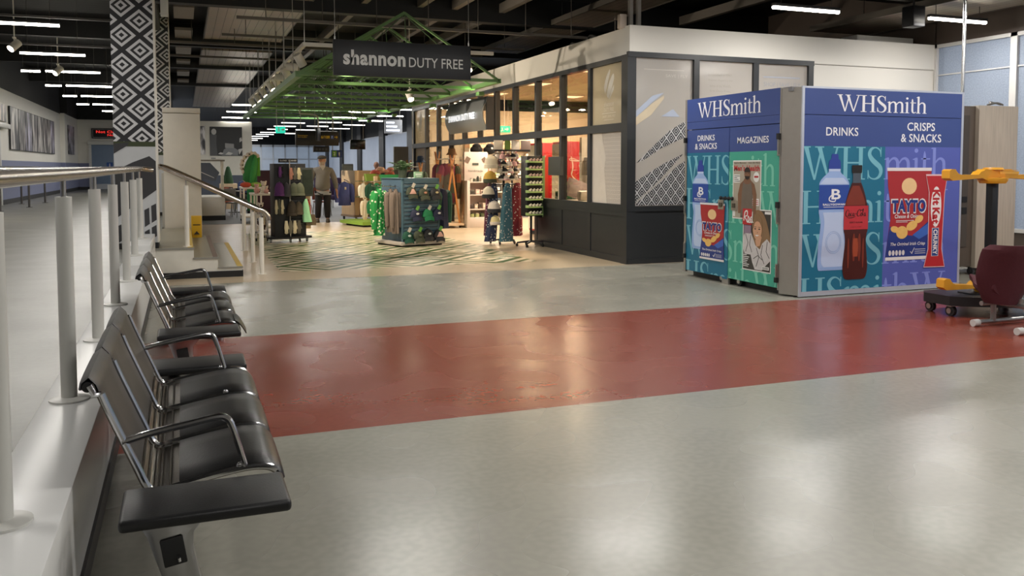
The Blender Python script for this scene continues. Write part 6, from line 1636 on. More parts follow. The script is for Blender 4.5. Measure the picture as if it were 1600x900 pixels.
aframe('further wooden clothes rail with a blue hat on its crossed legs', 6.05, 22.8, 0, 1.72)
PATCH = None
def patch_mat():
    m, N, L, P = base_mat('patchwork_tweed'); tc = N.new('ShaderNodeTexCoord'); mp = N.new('ShaderNodeMapping'); mp.inputs['Scale'].default_value = (5, 5, 4.2); br = N.new('ShaderNodeTexVoronoi'); br.distance = 'CHEBYCHEV'; br.inputs['Scale'].default_value = 1; br.inputs['Randomness'].default_value = .4
    cr_ = N.new('ShaderNodeValToRGB'); cr_.color_ramp.interpolation = 'CONSTANT'; e = cr_.color_ramp.elements
    for k, h in enumerate(('5A2A38', '4C4434', '7A4A30', '3B4438', '6B3242', '5A5248')):
        if k < 2: el = e[k]
        else: el = e.new(.9)
        el.position = k/6; el.color = s2l(h)+(1,)
    L.new(tc.outputs['Object'], mp.inputs[0]); L.new(mp.outputs[0], br.inputs['Vector']); sx = N.new('ShaderNodeSeparateColor'); L.new(br.outputs['Color'], sx.inputs[0]); L.new(sx.outputs[0], cr_.inputs[0]); L.new(cr_.outputs[0], P.inputs['Base Color']); P.inputs['Roughness'].default_value = .9
    return m
PATCH = patch_mat()
garment('patchwork tweed coat at the front of the crossed-leg rail', 'coat', (6.22, 20.72, 1.66), .15, .46, .98, PATCH, True, 'coats at the shop entrance', 2, .10)
garment('maroon coat behind the patchwork one on the crossed-leg rail', 'coat', (6.22, 21.05, 1.66), .15, .48, .92, mat('5A2230', .9, 0, .15, 14), True, 'coats at the shop entrance', 5, .10)
for k, (dy, hx, lab) in enumerate(((.05, '3A4E46', 'dark green jumper at the front of the further clothes rail'), (.3, '23283A', 'navy jumper second on the further clothes rail'), (.55, '6C2B3A', 'wine red jumper third on the further clothes rail'), (.8, 'B08A86', 'dusty pink jumper last on the further clothes rail'))):
    garment(lab, 'jumper', (6.03-.02*k, 22.95+dy, 1.48), .3, .46, .62, mat(hx, .9, 0, .12, 16), True, 'jumpers on the further clothes rail', k, .08)
def bucket(label, loc, m):
    r = thing('bucket_hat', label, 'hat', loc); b = B(); b.lathe([(.135, -.10), (.095, -.05), (.088, .03), (.06, .06), (0, .065)], n=20); b.build('crown', m, r); b = B(); b.lathe([(.096, -.055), (.14, -.115), (.136, -.118), (.09, -.06)], n=20); b.build('brim', m, r)
bucket('navy blue bucket hat on top of the further crossed-leg rail', (6.05, 22.8, 1.76), mat('2F4468', .85, 0, .12, 20)); bucket('brown tweed hat on top of the nearer crossed-leg rail', (6.24, 20.5, 1.93), mat('7A5A3E', .85, 0, .2, 30))

# --- white product shelf in the entrance
r = thing('product_shelf', 'white gondola shelf with toiletries and a pale poster headboard inside the shop entrance', 'shelf unit', (6.62, 20.4, 0), math.radians(4))
WH2 = mat('CDC3BA', .5, 0, .03)
b = B(); b.bx(-.02, .06, .0, .5, 0, 1.18, .004); b.build('side_panel', WH2, r); b = B(); b.bx(.70, .76, 0, .5, 0, 1.18, .004); b.build('side_panel', WH2, r)
b = B(); b.bx(.06, .70, .40, .46, 0, 1.90, .004); b.build('back_panel', WH2, r)
b = B(); b.bx(.06, .70, 0.0, .42, 0, .26, .004); b.build('base', WH2, r)
for z in (.44, .80, 1.12): b = B(); b.bx(.06, .70, .02, .42, z, z+.03, .003); b.build('shelf', WH2, r)
b = B(); b.bx(.05, .70, .36, .40, 1.18, 1.88, .003); hb = b.build('headboard', mat('D4C8BE', .5), r)
b = B(); b.bx(.27, .44, .352, .36, 1.56, 1.62); text_mesh(b, 'x', 'handmade', None, None, (.36, .351, 1.42), UX, UZ, .4, .05, .001); b.build('printed_label', mat('3E4A44', .5), hb)
b = B(); b.box((.14, .352, 1.70), (.12, .006, .14), 0, M=Matrix.Rotation(.5, 4, 'Y')); b.box((.60, .352, 1.70), (.10, .006, .12), 0, M=Matrix.Rotation(-.6, 4, 'Y')); b.build('poster_photo', mat('6E5C50', .5, 0, .5, 20), hb)
sa = math.radians(4)
def in_shelf(x, y, z): return (6.62+x*math.cos(sa)-y*math.sin(sa), 20.4+x*math.sin(sa)+y*math.cos(sa), z)
rnd = random.Random(4)
names = {0: 'bottom shelf', 1: 'second shelf', 2: 'third shelf', 3: 'top shelf'}
ordw = ['first', 'second', 'third', 'fourth', 'fifth', 'sixth', 'seventh', 'eighth', 'ninth', 'tenth', 'eleventh', 'twelfth']
for si, (z, items) in enumerate(((.26, ('A9B27A', 'B2BB82', '55603F', 'C9C2A0')), (.47, ('4A3A34', 'B8A894', '5A4438', 'C7B9A8', '3F3630')), (.83, ('4A4A40', 'CDB9AE', 'D2C0B4', 'C2B0A6')), (1.15, ('D3C8BA', '4A5548', '3D463F', 'D8CDBE', 'D0A66A', 'D9C3A0')))):
    for k, hx in enumerate(items):
        x = .12+.56*(k+.5)/len(items); w = .5/len(items); h = rnd.uniform(.09, .16) if si != 3 else rnd.uniform(.08, .14)
        r = thing('toiletry_jar' if si in (0, 3) else 'gift_box', f'{ordw[k]} {"jar" if si in (0, 3) else "box"} from the left on the {names[si]} of the white product shelf', 'jar' if si in (0, 3) else 'box', in_shelf(x-.03, .12, z), sa, 'goods on the white product shelf')
        b = B()
        if si in (0, 3): b.lathe([(0, 0), (w*.42, 0), (w*.45, .01), (w*.45, h*.75), (w*.3, h*.82), (0, h*.82)], n=14)
        else: b.bx(-w*.45, w*.45, -.05, .05, 0, h, .004)
        b.build('container', mat(hx, .5, 0, .1, 14), r)
        b = B()
        if si in (0, 3): b.cyl((0, 0, h*.8), (0, 0, h), w*.3)
        else: b.bx(-w*.3, w*.3, -.053, -.05, h*.25, h*.7)
        b.build('lid' if si in (0, 3) else 'label_sticker', mat('E0D6C6' if k % 2 else '2F2A26', .5), r)
r = thing('card_spinner', 'narrow white spinner of postcards and magnets left of the white product shelf', 'display rack', (6.82, 21.35, 0))
b = B(); b.cyl((0, 0, .06), (0, 0, 1.85), .03); b.lathe([(0, 0), (.16, 0), (.16, .04), (0, .06)]); b.build('post', WHITEP, r)
for k in range(11):
    for sx in (-1, 1): b = B(); b.box((sx*.075, -.06, .26+.145*k), (.12, .02, .11), .002, rz=sx*.25); b.build('card', mat(('B9B0A6', '5C625C', 'D6CEC4', '6F6458')[(k*2+(sx > 0)) % 4], .5, 0, .4, 24), r)
# back wall of the shop: lit header, shelves
r = thing('back_shelving', 'cream back-wall shelving with a glowing peach header inside the shop', 'shelf unit', (8.0, 24.4, 0))
b = B(); b.bx(0, 4.3, .42, .5, 0, 2.6); b.build('back_panel', mat('D8C9B2', .55), r)
for z in (.3, .75, 1.2, 1.65): b = B(); b.bx(0, 4.3, .05, .42, z, z+.03); b.build('shelf', mat('D9CFC2', .5), r)
b = B(); b.bx(-.02, 4.3, .0, .48, 2.08, 2.36, .01); hd = b.build('header', mat('E0B48C', .5), r)
b = B(); text_mesh(b, 'x', 'beauty & wellness', None, None, (.75, -.002, 2.22), UX, UZ, 1.2, .13, .002, .01); b.build('lettering', mat('6B4A34', .5), hd)
for k in range(5): b = B(); b.bx(-.02+k*1.07, .02+k*1.07, .04, .5, 0, 2.1); b.build('upright', mat('CFC4B5', .5), r)
for zi, z in enumerate((.33, .78, 1.23, 1.68)):
    for k in range(12):
        h = .12+.16*((k*7+zi*3) % 5)/5; hx = ('2B2A2C', 'C8B7A4', '7D8A52', 'B56A58', '3E4A55', 'D6CCBD')[(k*5+zi*2) % 6]
        b = B(); x = .14+.34*k; b.bx(x, x+.2, .12, .34, 0, h, .006); b.mi = 1; b.bx(x+.04, x+.16, .115, .12, h*.2, h*.7)
        tag(b.build('packaged_gift', [mat(hx, .5, 0, .1, 12), mat('E2DACB', .5)], None, (8.0, 24.4, z)), f'{ordw[k]} packaged gift from the left on the {("lowest", "second lowest", "second highest", "highest")[zi]} back-wall shelf', 'packaged gift', 'packaged gifts on the back-wall shelving')

# --- beanies, fans of scarves
r = thing('scarf_stand', 'round black stand with printed scarves below and woolly hats above, by the entrance', 'display rack', (5.92, 15.95, 0))
b = B(); b.cyl((0, 0, .06), (0, 0, 1.85), .025); b.tube([(-.28, 0, 1.17), (.28, 0, 1.17)], .012); b.tube([(0, -.26, 1.17), (0, .26, 1.17)], .012); b.build('post', BLACK_METAL, r)
b = B(); b.lathe([(.27, 1.165), (.285, 1.165), (.285, 1.185), (.27, 1.185)], n=28); b.build('ring', BLACK_METAL, r)
for k in range(5):
    a = 2*PI*k/5+.3; b = B(); b.tube([(0, 0, .09), (.26*math.cos(a), .26*math.sin(a), .06)], [.02, .012]); b.cyl((.26*math.cos(a)-.012, .26*math.sin(a), .03), (.26*math.cos(a)+.012, .26*math.sin(a), .03), .03); b.build('foot', BLACK_METAL, r)
b = B()
for z in (1.35, 1.5, 1.65, 1.78): b.lathe([(.20, z), (.21, z), (.21, z+.01), (.20, z+.01)], n=24)
b.build('hat_ring', BLACK_METAL, r)
def dotted(name, base, dot):
    m, N, L, P = base_mat(name); tc = N.new('ShaderNodeTexCoord'); vo = N.new('ShaderNodeTexVoronoi'); vo.inputs['Scale'].default_value = 22
    L.new(tc.outputs['Object'], vo.inputs['Vector']); g = mathn(N, L, 'LESS_THAN', vo.outputs['Distance'], .24)
    mx = N.new('ShaderNodeMix'); mx.data_type = 'RGBA'; mx.inputs['A'].default_value = s2l(base)+(1,); mx.inputs['B'].default_value = s2l(dot)+(1,); L.new(g, mx.inputs['Factor']); L.new(mx.outputs['Result'], P.inputs['Base Color']); P.inputs['Roughness'].default_value = .85
    return m
for k, (dx, dy, base, w, lab) in enumerate(((-.24, -.12, '2C3550', .10, 'navy scarf with white print on the round black stand'), (-.02, -.27, '3F6672', .12, 'teal scarf with white print at the front of the round black stand'), (.19, -.20, '7E2730', .11, 'first dark red printed scarf on the round black stand'), (.30, -.02, '7E2730', .10, 'second dark red printed scarf, behind the first on the round black stand'), (-.26, .08, '5E2A40', .08, 'plum scarf at the back left of the round black stand'))):
    r = thing('printed_scarf', lab, 'scarf', (5.92+dx, 15.95+dy, 1.18), 0, 'printed scarves on the round stand')
    b = B(); cloth_loft(b, [(0, 0, .02, w*.35, .02), (0, 0, -.1, w*.7, .04), (-.02, 0, -.6, w, .055), (-.03-.06*(k == 0), 0, -1.12 if k < 2 else -1.02, w*1.15, .06)], 6, .012, k); b.build('scarf', dotted('scarf_print_%d' % k, base, 'D9D2C8'), r)
    b = B(); b.tube([(0, 0, .03), (0, .03, .0)], .006, 6); b.build('clip', CHROME, r)
def beanie(label, x, y, z, s, m, pom, mp):
    r = thing('woolly_hat', label, 'hat', (x, y, z), 0, 'woolly hats on the round stand')
    b = B(); b.lathe([(s*.5, -s*.9), (s*.52, -s*.6), (s*.44, -s*.25), (s*.2, -.01), (.005, 0)], n=16); b.build('crown', m, r)
    b = B(); b.lathe([(s*.52, -s*.98), (s*.56, -s*.95), (s*.56, -s*.7), (s*.52, -s*.66)], n=16); b.build('cuff', mp, r)
    if pom: b = B(); b.ell((0, 0, s*.16), s*.22, 10); b.build('bobble', mp, r)
rnd = random.Random(11)
hats = [(-.30, -.12, 1.74, .26, CREAMF, 0, CREAMF, 'cream knitted cape-like hat at the upper left of the round stand'), (-.32, -.1, 1.44, .24, mat('C9A24A', .9, 0, .1, 30), 0, OLIVE, 'mustard hat with an olive cuff on the left of the round stand'), (-.34, -.08, 1.14, .24, CREAMF, 0, BLKF, 'cream hat with a black cuff low on the left of the round stand'), (-.26, -.16, .86, .24, PLW, 0, CHARC, 'white hat with a dark cuff at the bottom left of the round stand'), (-.24, -.14, .58, .2, mat('E2D29A', .9), 0, PLW, 'pale yellow hat lowest on the left of the round stand')]
for x, y, z, s, m, pm, mp, lab in hats: beanie(lab, 5.92+x, 15.95+y, z, s, m, pm, mp)
rowsw = ['top row', 'second row', 'third row', 'fourth row']
for ri, z in enumerate((1.78, 1.64, 1.50, 1.36)):
    for k in range(5):
        a = -PI*.86+PI*.16*k+ri*.12
        m = (PLW, PLP, mat('6B4A48', .9, 0, .15, 30), BLKF)[(k+ri*2) % 4] if ri < 2 else (PLW, BLKF)[(k+ri) % 2]
        beanie(f'{ordw[k]} bobble hat from the left in the {rowsw[ri]} of the round black stand', 5.96+.22*math.cos(a), 15.95+.22*math.sin(a), z, .11, m, 1, (PLW, PLP, CREAMF)[(k+ri) % 3])
# --- tray spinner with lime shelves
LM = mat('A8C47A', .5, 0, .05)
r = thing('tray_spinner', 'black spinner with eight lime green trays of small white trinkets', 'display rack', (6.2, 15.2, 0), math.radians(10))
b = B(); b.cyl((.0, 0, .08), (0, 0, .62), .022); b.build('post', BLACK_METAL, r)
for k in range(5):
    a = 2*PI*k/5+.1; x, y = .27*math.cos(a), .27*math.sin(a); b = B(); b.tube([(0, 0, .10), (x, y, .07)], [.024, .016]); ft = b.build('foot', BLACK_METAL, r); b = B(); b.cyl((x-.013, y, .028), (x+.013, y, .028), .028); b.cyl((x, y, .03), (x, y, .07), .008); b.build('castor', RUBBER, ft)
b = B(); b.bx(-.15, .15, -.10, .13, .58, 1.72, .004); b.build('core', mat('18191A', .55), r)
b = B(); b.bx(.18, .25, -.10, .02, .56, 1.72, .003); b.build('side_strip', mat('6F8A55', .5), r)
b = B(); b.bx(.15, .18, -.11, .05, .55, 1.74); b.build('side_frame', BLACK_METAL, r)
for k in range(8):
    z = .60+.142*k; b = B(); b.bx(-.17, .15, -.19, -.08, z, z+.012, .002); b.bx(-.17, .15, -.192, -.185, z, z+.028, .002); b.bx(-.175, -.168, -.19, -.08, z, z+.05); tr = b.build('tray', LM, r)
    for j in range(4):
        b = B(); x = -.125+.075*j; b.ell((x, -.16, z+.045), (.030, .022, .024), 8); b.ell((x+.020, -.165, z+.068), .016, 8); b.build('trinket', mat('E3DCCB' if k < 5 else 'C9A9A0', .5), tr)
b = B(); b.box((.24, -.06, 1.68), (.03, .03, .12), .004, M=Matrix.Rotation(.7, 4, 'Y')); b.build('end_clip', WHITEP, r)
r = thing('white_scarf', 'cream scarf hanging on the right of the lime tray spinner against the dark panels', 'scarf', (6.46, 14.45, 1.40))
b = B(); cloth_loft(b, [(0, -.03, .0, .015, .02), (0, -.03, -.06, .035, .03), (0, -.03, -.62, .04, .03)], 5, .006); b.build('scarf', CREAMF, r); b = B(); b.tube([(.0, -.03, .0), (.0, 0, .04), (-.02, 0, .05)], .006); b.build('hook', CHROME, r)
b = B(); b.bx(6.36, 6.42, 14.2, 14.75, 1.36, 1.70); tag(b.build('wire_panel', mat('565A5A', .4, .5)), 'small dark grid panel fixed to the shopfront beside the lime tray spinner', 'display panel')

# --- inside the windows
REDC = mat('C2242A', .4, 0, .04)
def cooler(label, x, y, rz, script):
    r = thing('drinks_cooler', label, 'cooler', (x, y, 0), rz)
    b = B(); b.bx(0, .62, 0, .62, .08, 2.05, .01); bd_ = b.build('cabinet', REDC, r)
    b = B(); b.bx(.01, .61, .02, .6, 0, .08); b.build('plinth', BLKF, r)
    b = B(); b.bx(-.03, 0, 0.02, .6, .12, 2.0); b.build('door', mat('E5DCCB', .4), r)
    if script:
        b = B()
        for st in script_word('Cola', 0, 0, 1.75, .46):
            for q in vstroke([(p[0], p[1], p[2]*.62) for p in st]):
                b.prism([(.48-y_*1.0, .25+x_) for x_, y_ in q], (0, -.002, 0), UX, UZ, .002)
        tag(b.build('lettering', mat('F0E6DA', .4), bd_), 'white flowing script running up the side')
    return r
cooler('red drinks cooler with white Coca-Cola script seen through the middle lower window', 7.52, 16.5, .05, True)
cooler('plain red drinks cooler seen behind the lime tray spinner', 7.45, 17.6, .12, False)
r = thing('window_shelf', 'low white shelf just behind the lower shop windows', 'shelf unit', (6.62, 12.3, 0)); b = B(); b.bx(0, .5, 0, 2.9, .86, .90); b.build('shelf_top', WHITEP, r); b = B(); b.bx(0, .04, 0, .04, 0, .86); b.bx(.46, .5, 0, .04, 0, .86); b.bx(0, .04, 2.86, 2.9, 0, .86); b.bx(.46, .5, 2.86, 2.9, 0, .86); b.build('leg', WHITEP, r)
b = B(); b.grid(lambda u, v: (-.2+.4*u, -.06*math.sin(PI*u)*math.sin(PI*v), .02+.34*v), 8, 8, .001); b.grid(lambda u, v: (-.2+.4*u, .06*math.sin(PI*u)*math.sin(PI*v), .02+.34*v), 8, 8, .001); o = b.build('cushion', mat('B9A9AC', .85, 0, .2, 26), None, (6.84, 14.72, .92)); o.rotation_euler = (-.1, .35, -.5); tag(o, 'pale patterned cushion leaning on the shelf behind the middle lower window', 'cushion')
b = B(); b.bx(-.14, .14, -.1, .1, 0, .18, .05); b.bx(-.142, .142, -.102, .102, .085, .095); tag(b.build('round_case', mat('DCD4CA', .5), None, (6.86, 14.2, .9)), 'small white rounded case in the middle lower window', 'case')
b = B(); b.bx(-.18, .18, -.1, .1, 0, .15, .01); b.mi = 1; b.bx(-.15, .15, -.103, -.1, .03, .12); tag(b.build('gift_pack', [DKGREEN, mat('3F7A50', .5)], None, (6.82, 14.97, .9)), 'dark green gift pack under the cushion in the window', 'box')
r = thing('white_display', 'white stacked display boxes to the right of the red cooler behind the window', 'shelf unit', (7.38, 15.15, 0)); b = B(); b.bx(0, .5, 0, .4, 0, 1.35); b.bx(.02, .48, -.01, 0, .95, 1.30); b.bx(0, .5, .3, .4, 1.35, 2.1); b.build('body', WHITEP, r); b = B(); b.bx(.05, .45, .1, .29, 1.36, 1.7); b.build('framed_card', mat('8C7D60', .5, 0, .4, 14), r)
for k, (x, y) in enumerate(((8.2, 13.6), (8.2, 16.6), (8.2, 19.8), (8.2, 22.8), (10.6, 15), (10.6, 20), (10.6, 23))):
    r = thing('shop_downlight', f'warm square ceiling light panel inside the glazed shop, {("nearest to the corner", "second along the front", "third along the front", "fourth along the front", "near the side wall", "deep in the middle", "deepest at the back")[k]}', 'ceiling light', (x, y, 3.56))
    b = B(); b.bx(-.32, .32, -.32, .32, 0, .04); b.build('trim_ring', WHITEP, r); b = B(); b.bx(-.3, .3, -.3, .3, -.004, .0); b.build('diffuser', emit('FFE2BE', 2.2, 'shop_panel_glow'), r)
    ld = bpy.data.lights.new('shop_downlight', 'AREA'); ld.size = .58; ld.energy = SHOP_W; ld.color = (1, .85, .66); lo = bpy.data.objects.new('shop_downlight_glow', ld); COL.objects.link(lo); lo.parent = r; lo.location = (0, 0, -.02)
# goods above the entrance displays
r = thing('header_board', 'row of white and green square header cards standing above the woolly hats', 'sign', (6.15, 16.6, 1.80))
for k, (x, w, m) in enumerate(((-.10, .20, WHITEP), (.10, .12, mat('6F8F3C', .5)), (.28, .18, WHITEP), (.50, .22, mat('8C7B78', .5)))):
    b = B(); b.bx(x-w/2, x+w/2, 0, .02, .06, .26, .02 if w < .2 else .009); b.build('card', m, r)
b = B(); b.bx(-.2, .6, -.01, .03, .03, .07); b.cyl((.2, .01, -1.8), (.2, .01, .04), .018); b.build('rail', BLACK_METAL, r)
for x, lab in ((7.25, 'black furry hat on a stand above the pale poster headboard, left of two'), (7.62, 'black furry hat with a small white badge above the pale poster headboard, right of two')):
    r = thing('furry_hat', lab, 'hat', (x, 21.6, 1.95)); b = B(); b.ell((0, 0, .02), (.17, .15, .12), 16); b.ell((0, -.03, .10), (.12, .11, .09), 14); b.build('crown', mat('101012', .95, 0, .3, 60, .6, 120), r)
    b = B(); b.ell((.02, -.14, .06), (.03, .015, .03), 10); b.build('badge', mat('D8D2C4', .5) if '7.62' in str(x) else BLKF, r)
    b = B(); b.cyl((0, 0, -1.93), (0, 0, .0), .015); b.lathe([(0, -1.95), (.15, -1.95), (.15, -1.93), (0, -1.92)]); b.build('stand', WHITEP, r)
r = thing('shop_exit_sign', 'small green exit sign inside the shop behind the upper glazing', 'sign', (7.9, 21.2, 2.42))
b = B(); b.bx(-.16, .16, 0, .06, 0, .17, .006); o = b.build('panel', emit('25B79A', 1.3, 'exit_green'), r); b = B(); b.cyl((0, .03, .17), (0, .03, 1.18), .01); b.build('drop_rod', WHITEP, r)
b = B(); b.prism([(.0, .07), (.06, .07), (.06, .04), (.11, .085), (.06, .13), (.06, .10), (.0, .10)], (0, -.002, 0), UX, UZ, .002); b.prism([(-.11, .03), (-.07, .09), (-.10, .12), (-.05, .12), (-.055, .07), (-.03, .04), (-.05, .03), (-.07, .065), (-.085, .02)], (0, -.002, 0), UX, UZ, .002); b.build('pictogram', mat('F2FFF8', .5), o)

# ================================================================ PEOPLE
def skin(name, m, parent, joints, edges, root=0, sub=2, smooth=True):
    """continuous figure surface grown over a skeleton: joints = {name: ((x,y,z), (rx, ry))}"""
    keys = list(joints); me = bpy.data.meshes.new(name)
    me.from_pydata([joints[k][0] for k in keys], [(keys.index(a), keys.index(c)) for a, c in edges], [])
    o = bpy.data.objects.new(name, me); COL.objects.link(o)
    sk = o.modifiers.new('skin', 'SKIN'); sk.use_smooth_shade = True; sk.branch_smoothing = .3
    for i, k in enumerate(keys):
        rr = joints[k][1]; rr = rr if hasattr(rr, '__len__') else (rr, rr)
        me.skin_vertices[0].data[i].radius = rr
        me.skin_vertices[0].data[i].use_root = (i == root)
    ss = o.modifiers.new('smooth', 'SUBSURF'); ss.levels = sub; ss.render_levels = sub
    dg = bpy.context.evaluated_depsgraph_get(); dg.update()
    m2 = bpy.data.meshes.new_from_object(o.evaluated_get(dg))
    bpy.data.objects.remove(o); bpy.data.meshes.remove(me)
    m2.materials.clear(); m2.materials.append(m)
    m2.polygons.foreach_set('use_smooth', [True]*len(m2.polygons))
    q = bpy.data.objects.new(name, m2); COL.objects.link(q); q.parent = parent
    return q
SKIN = mat('C39279', .55, 0, .06, 12); HAIRG = mat('B9B2AA', .85, 0, .15, 40)
def head(r, c, s, turn, hair, hatm=None, beard=None, nod=0):
    """head with face, facing local -Y turned by `turn`; c = centre of the skull, s = head height"""
    M = Matrix.Translation(c) @ Matrix.Rotation(turn, 4, 'Z') @ Matrix.Rotation(nod, 4, 'X')
    b = B(); b.T = M
    rings = []
    for z, w, f, bk in ((-.52, .10, .30, -.06), (-.47, .20, .39, .02), (-.38, .27, .42, .16), (-.26, .32, .43, .30), (-.12, .345, .425, .38), (0, .36, .42, .42), (.14, .365, .41, .44), (.28, .34, .36, .41), (.40, .26, .27, .31), (.48, .13, .13, .16), (.5, .02, .02, .03)):
        ring = []
        for k in range(20):
            a = 2*PI*k/20; y = -f*math.sin(a) if math.sin(a) > 0 else -bk*math.sin(a)
            ring.append((w*math.cos(a)*s, y*s, z*s))
        rings.append(ring)
    b.loft(rings)
    b.loft([[(.05*math.cos(a)*s*k, (-.41-d+.03*math.sin(a)*k)*s, z*s) for a in [j*PI/4 for j in range(8)]] for z, k, d in ((.04, .4, .0), (-.06, .8, .05), (-.13, 1.1, .09), (-.17, .8, .03))])
    for q in (-1, 1): b.ell((q*.37*s, .02*s, -.05*s), (.035*s, .07*s, .11*s), 10)
    b.add([], [])
    h = b.build('head', SKIN, r)
    e = B(); e.T = M
    for q in (-1, 1): e.ell((q*.14*s, -.40*s, .03*s), (.045*s, .02*s, .022*s), 8)
    e.build('eye', mat('3A3430', .4), h)
    e = B(); e.T = M; e.ell((0, -.43*s, -.27*s), (.09*s, .02*s, .018*s), 8); e.build('mouth', mat('9A5F54', .5), h)
    if beard:
        e = B(); e.T = M
        e.loft([[(w*math.cos(a)*s, (-f*max(0, math.sin(a))+.02)*s+(.0), z*s) for a in [j*PI/10 for j in range(11)]]+[(w*.8*math.cos(a)*s, (-f*.75*max(0, math.sin(a))+.04)*s, z*s) for a in [j*PI/10 for j in range(10, -1, -1)]] for z, w, f in ((-.60, .12, .34), (-.52, .25, .43), (-.40, .32, .47), (-.24, .355, .47), (-.14, .37, .44))]); e.build('beard', beard, h)
    if hair:
        e = B(); e.T = M
        e.loft([[((w+.02)*math.cos(a)*s, ((bk+.02)*abs(math.sin(a)) if math.sin(a) < 0 else -.10*math.sin(a))*s, z*s) for a in [j*PI/10 for j in range(20)]] for z, w, bk in ((-.30, .30, .30), (-.1, .36, .40), (.1, .385, .44), (.3, .37, .42), (.44, .27, .3), (.53, .05, .05))]); e.build('hair', hair, h)
    if hatm:
        e = B(); e.T = M
        e.loft([[(w*math.cos(a)*s, (-f*math.sin(a) if math.sin(a) > 0 else -bk*math.sin(a))*s, z*s) for a in [j*PI/10 for j in range(20)]] for z, w, f, bk in ((.16, .385, .44, .46), (.24, .43, .56, .49), (.36, .43, .56, .47), (.48, .34, .44, .36), (.56, .16, .2, .18), (.575, .02, .02, .02))]); hh = e.build('flat_cap', hatm, h)
        e = B(); e.T = M; e.grid(lambda u, v: ((-.32+.64*u)*s, (-.44-.20*v*math.sin(PI*u))*s, (.19-.05*v)*s), 10, 4, .01); e.build('cap_peak', hatm, hh)
    return h
def hand(r, wrist, d, side, s=.18):
    """palm, five bent fingers; d = direction the hand points, side = towards the thumb"""
    w = Vector(wrist); d = Vector(d).normalized(); t = (Vector(side)-d*Vector(side).dot(d)).normalized(); n = d.cross(t)
    J = {'w': (tuple(w), .022), 'p': (tuple(w+d*.45*s), (.030, .018)), 'k': (tuple(w+d*.5*s), (.028, .016))}
    E_ = [('w', 'p'), ('p', 'k')]
    for i, (o, l) in enumerate(((.020, .42), (.007, .47), (-.007, .44), (-.020, .34))):
        a = w+d*.52*s+t*o*1.15; m_ = a+d*l*s*.55-n*.006; e = m_+d*l*s*.42-n*.018
        J[f'a{i}'] = (tuple(a), .010); J[f'b{i}'] = (tuple(m_), .009); J[f'c{i}'] = (tuple(e), .007); E_ += [('k', f'a{i}'), (f'a{i}', f'b{i}'), (f'b{i}', f'c{i}')]
    a = w+d*.16*s+t*.026; J['t0'] = (tuple(a), .012); J['t1'] = (tuple(a+d*.2*s+t*.020), .010); J['t2'] = (tuple(a+d*.42*s+t*.022-n*.01), .008); E_ += [('w', 't0'), ('t0', 't1'), ('t1', 't2')]
    return J, E_
def merge(*JE):
    J, E_ = {}, []
    for pre, j, e in JE:
        J.update({pre+k: v for k, v in j.items()}); E_ += [(pre+a, pre+c) for a, c in e]
    return J, E_

# walking man, facing the camera, head turned to his right
r = thing('person', 'bearded man in a flat cap, grey jumper and dark trousers walking towards the camera', 'person', (3.60, 24.0, 0), -.12); r.scale = (1.12, 1.1, 1.045)
hl, el = hand(r, (.335, -.06, .80), (.02, -.06, -1), (-.3, -1, 0)); hr_, er = hand(r, (-.335, -.02, .80), (-.02, -.05, -1), (.3, -1, 0))
J, E_ = merge(('', {'pel': ((0, 0, .92), (.115, .09)), 'sp': ((0, .0, 1.12), (.14, .105)), 'ch': ((0, 0, 1.32), (.165, .115)), 'nk': ((0, -.01, 1.46), .062), 'hd': ((0, -.02, 1.56), .06),
    'sl': ((.19, 0, 1.38), .07), 'elb': ((.285, .03, 1.09), .048), 'wl': ((.33, -.05, .82), .032), 'sr': ((-.19, 0, 1.38), .07), 'ebr': ((-.285, .05, 1.09), .048), 'wr': ((-.33, -.01, .82), .032),
    'hl': ((.095, 0, .84), .08), 'kl': ((.10, -.05, .48), .062), 'al': ((.10, -.02, .10), .042), 'tl': ((.115, -.17, .045), .038), 'hr': ((-.095, 0, .84), .08), 'kr': ((-.11, -.06, .48), .062), 'ar': ((-.13, .02, .10), .042), 'tr': ((-.145, -.13, .045), .038)},
    [('pel', 'sp'), ('sp', 'ch'), ('ch', 'nk'), ('nk', 'hd'), ('ch', 'sl'), ('sl', 'elb'), ('elb', 'wl'), ('ch', 'sr'), ('sr', 'ebr'), ('ebr', 'wr'), ('pel', 'hl'), ('hl', 'kl'), ('kl', 'al'), ('al', 'tl'), ('pel', 'hr'), ('hr', 'kr'), ('kr', 'ar'), ('ar', 'tr')]), ('L', hl, el), ('R', hr_, er))
E_ += [('wl', 'Lw'), ('wr', 'Rw')]
skin('body', SKIN, r, J, E_)
head(r, (-.01, -.035, 1.625), .235, -.55, HAIRG, mat('4A4846', .85, 0, .2, 60), mat('B5A79C', .9, 0, .15, 50))
JUMP = mat('827F7C', .9, 0, .12, 60, .3, 160)
skin('jumper', JUMP, r, {'a': ((0, 0, .80), (.195, .15)), 'b': ((0, -.02, 1.0), (.205, .165)), 'c': ((0, -.01, 1.22), (.20, .15)), 'd': ((0, 0, 1.36), (.185, .125)), 'n': ((0, 0, 1.475), (.085, .08)), 'sl': ((.20, 0, 1.375), .092), 'e': ((.292, .03, 1.09), .074), 'w': ((.332, -.045, .86), .056), 'sr': ((-.20, 0, 1.375), .092), 'er': ((-.292, .05, 1.09), .074), 'wr': ((-.332, -.005, .86), .056)},
     [('a', 'b'), ('b', 'c'), ('c', 'd'), ('d', 'n'), ('d', 'sl'), ('sl', 'e'), ('e', 'w'), ('d', 'sr'), ('sr', 'er'), ('er', 'wr')])
b = B(); cloth_loft(b, [(0, -.005, .82, .20, .155), (0, -.005, .76, .205, .16), (0, -.005, .725, .205, .16)], 5, .004); tag(b.build('shirt_hem', mat('A3A6AE', .8), r), 'light grey shirt hem')
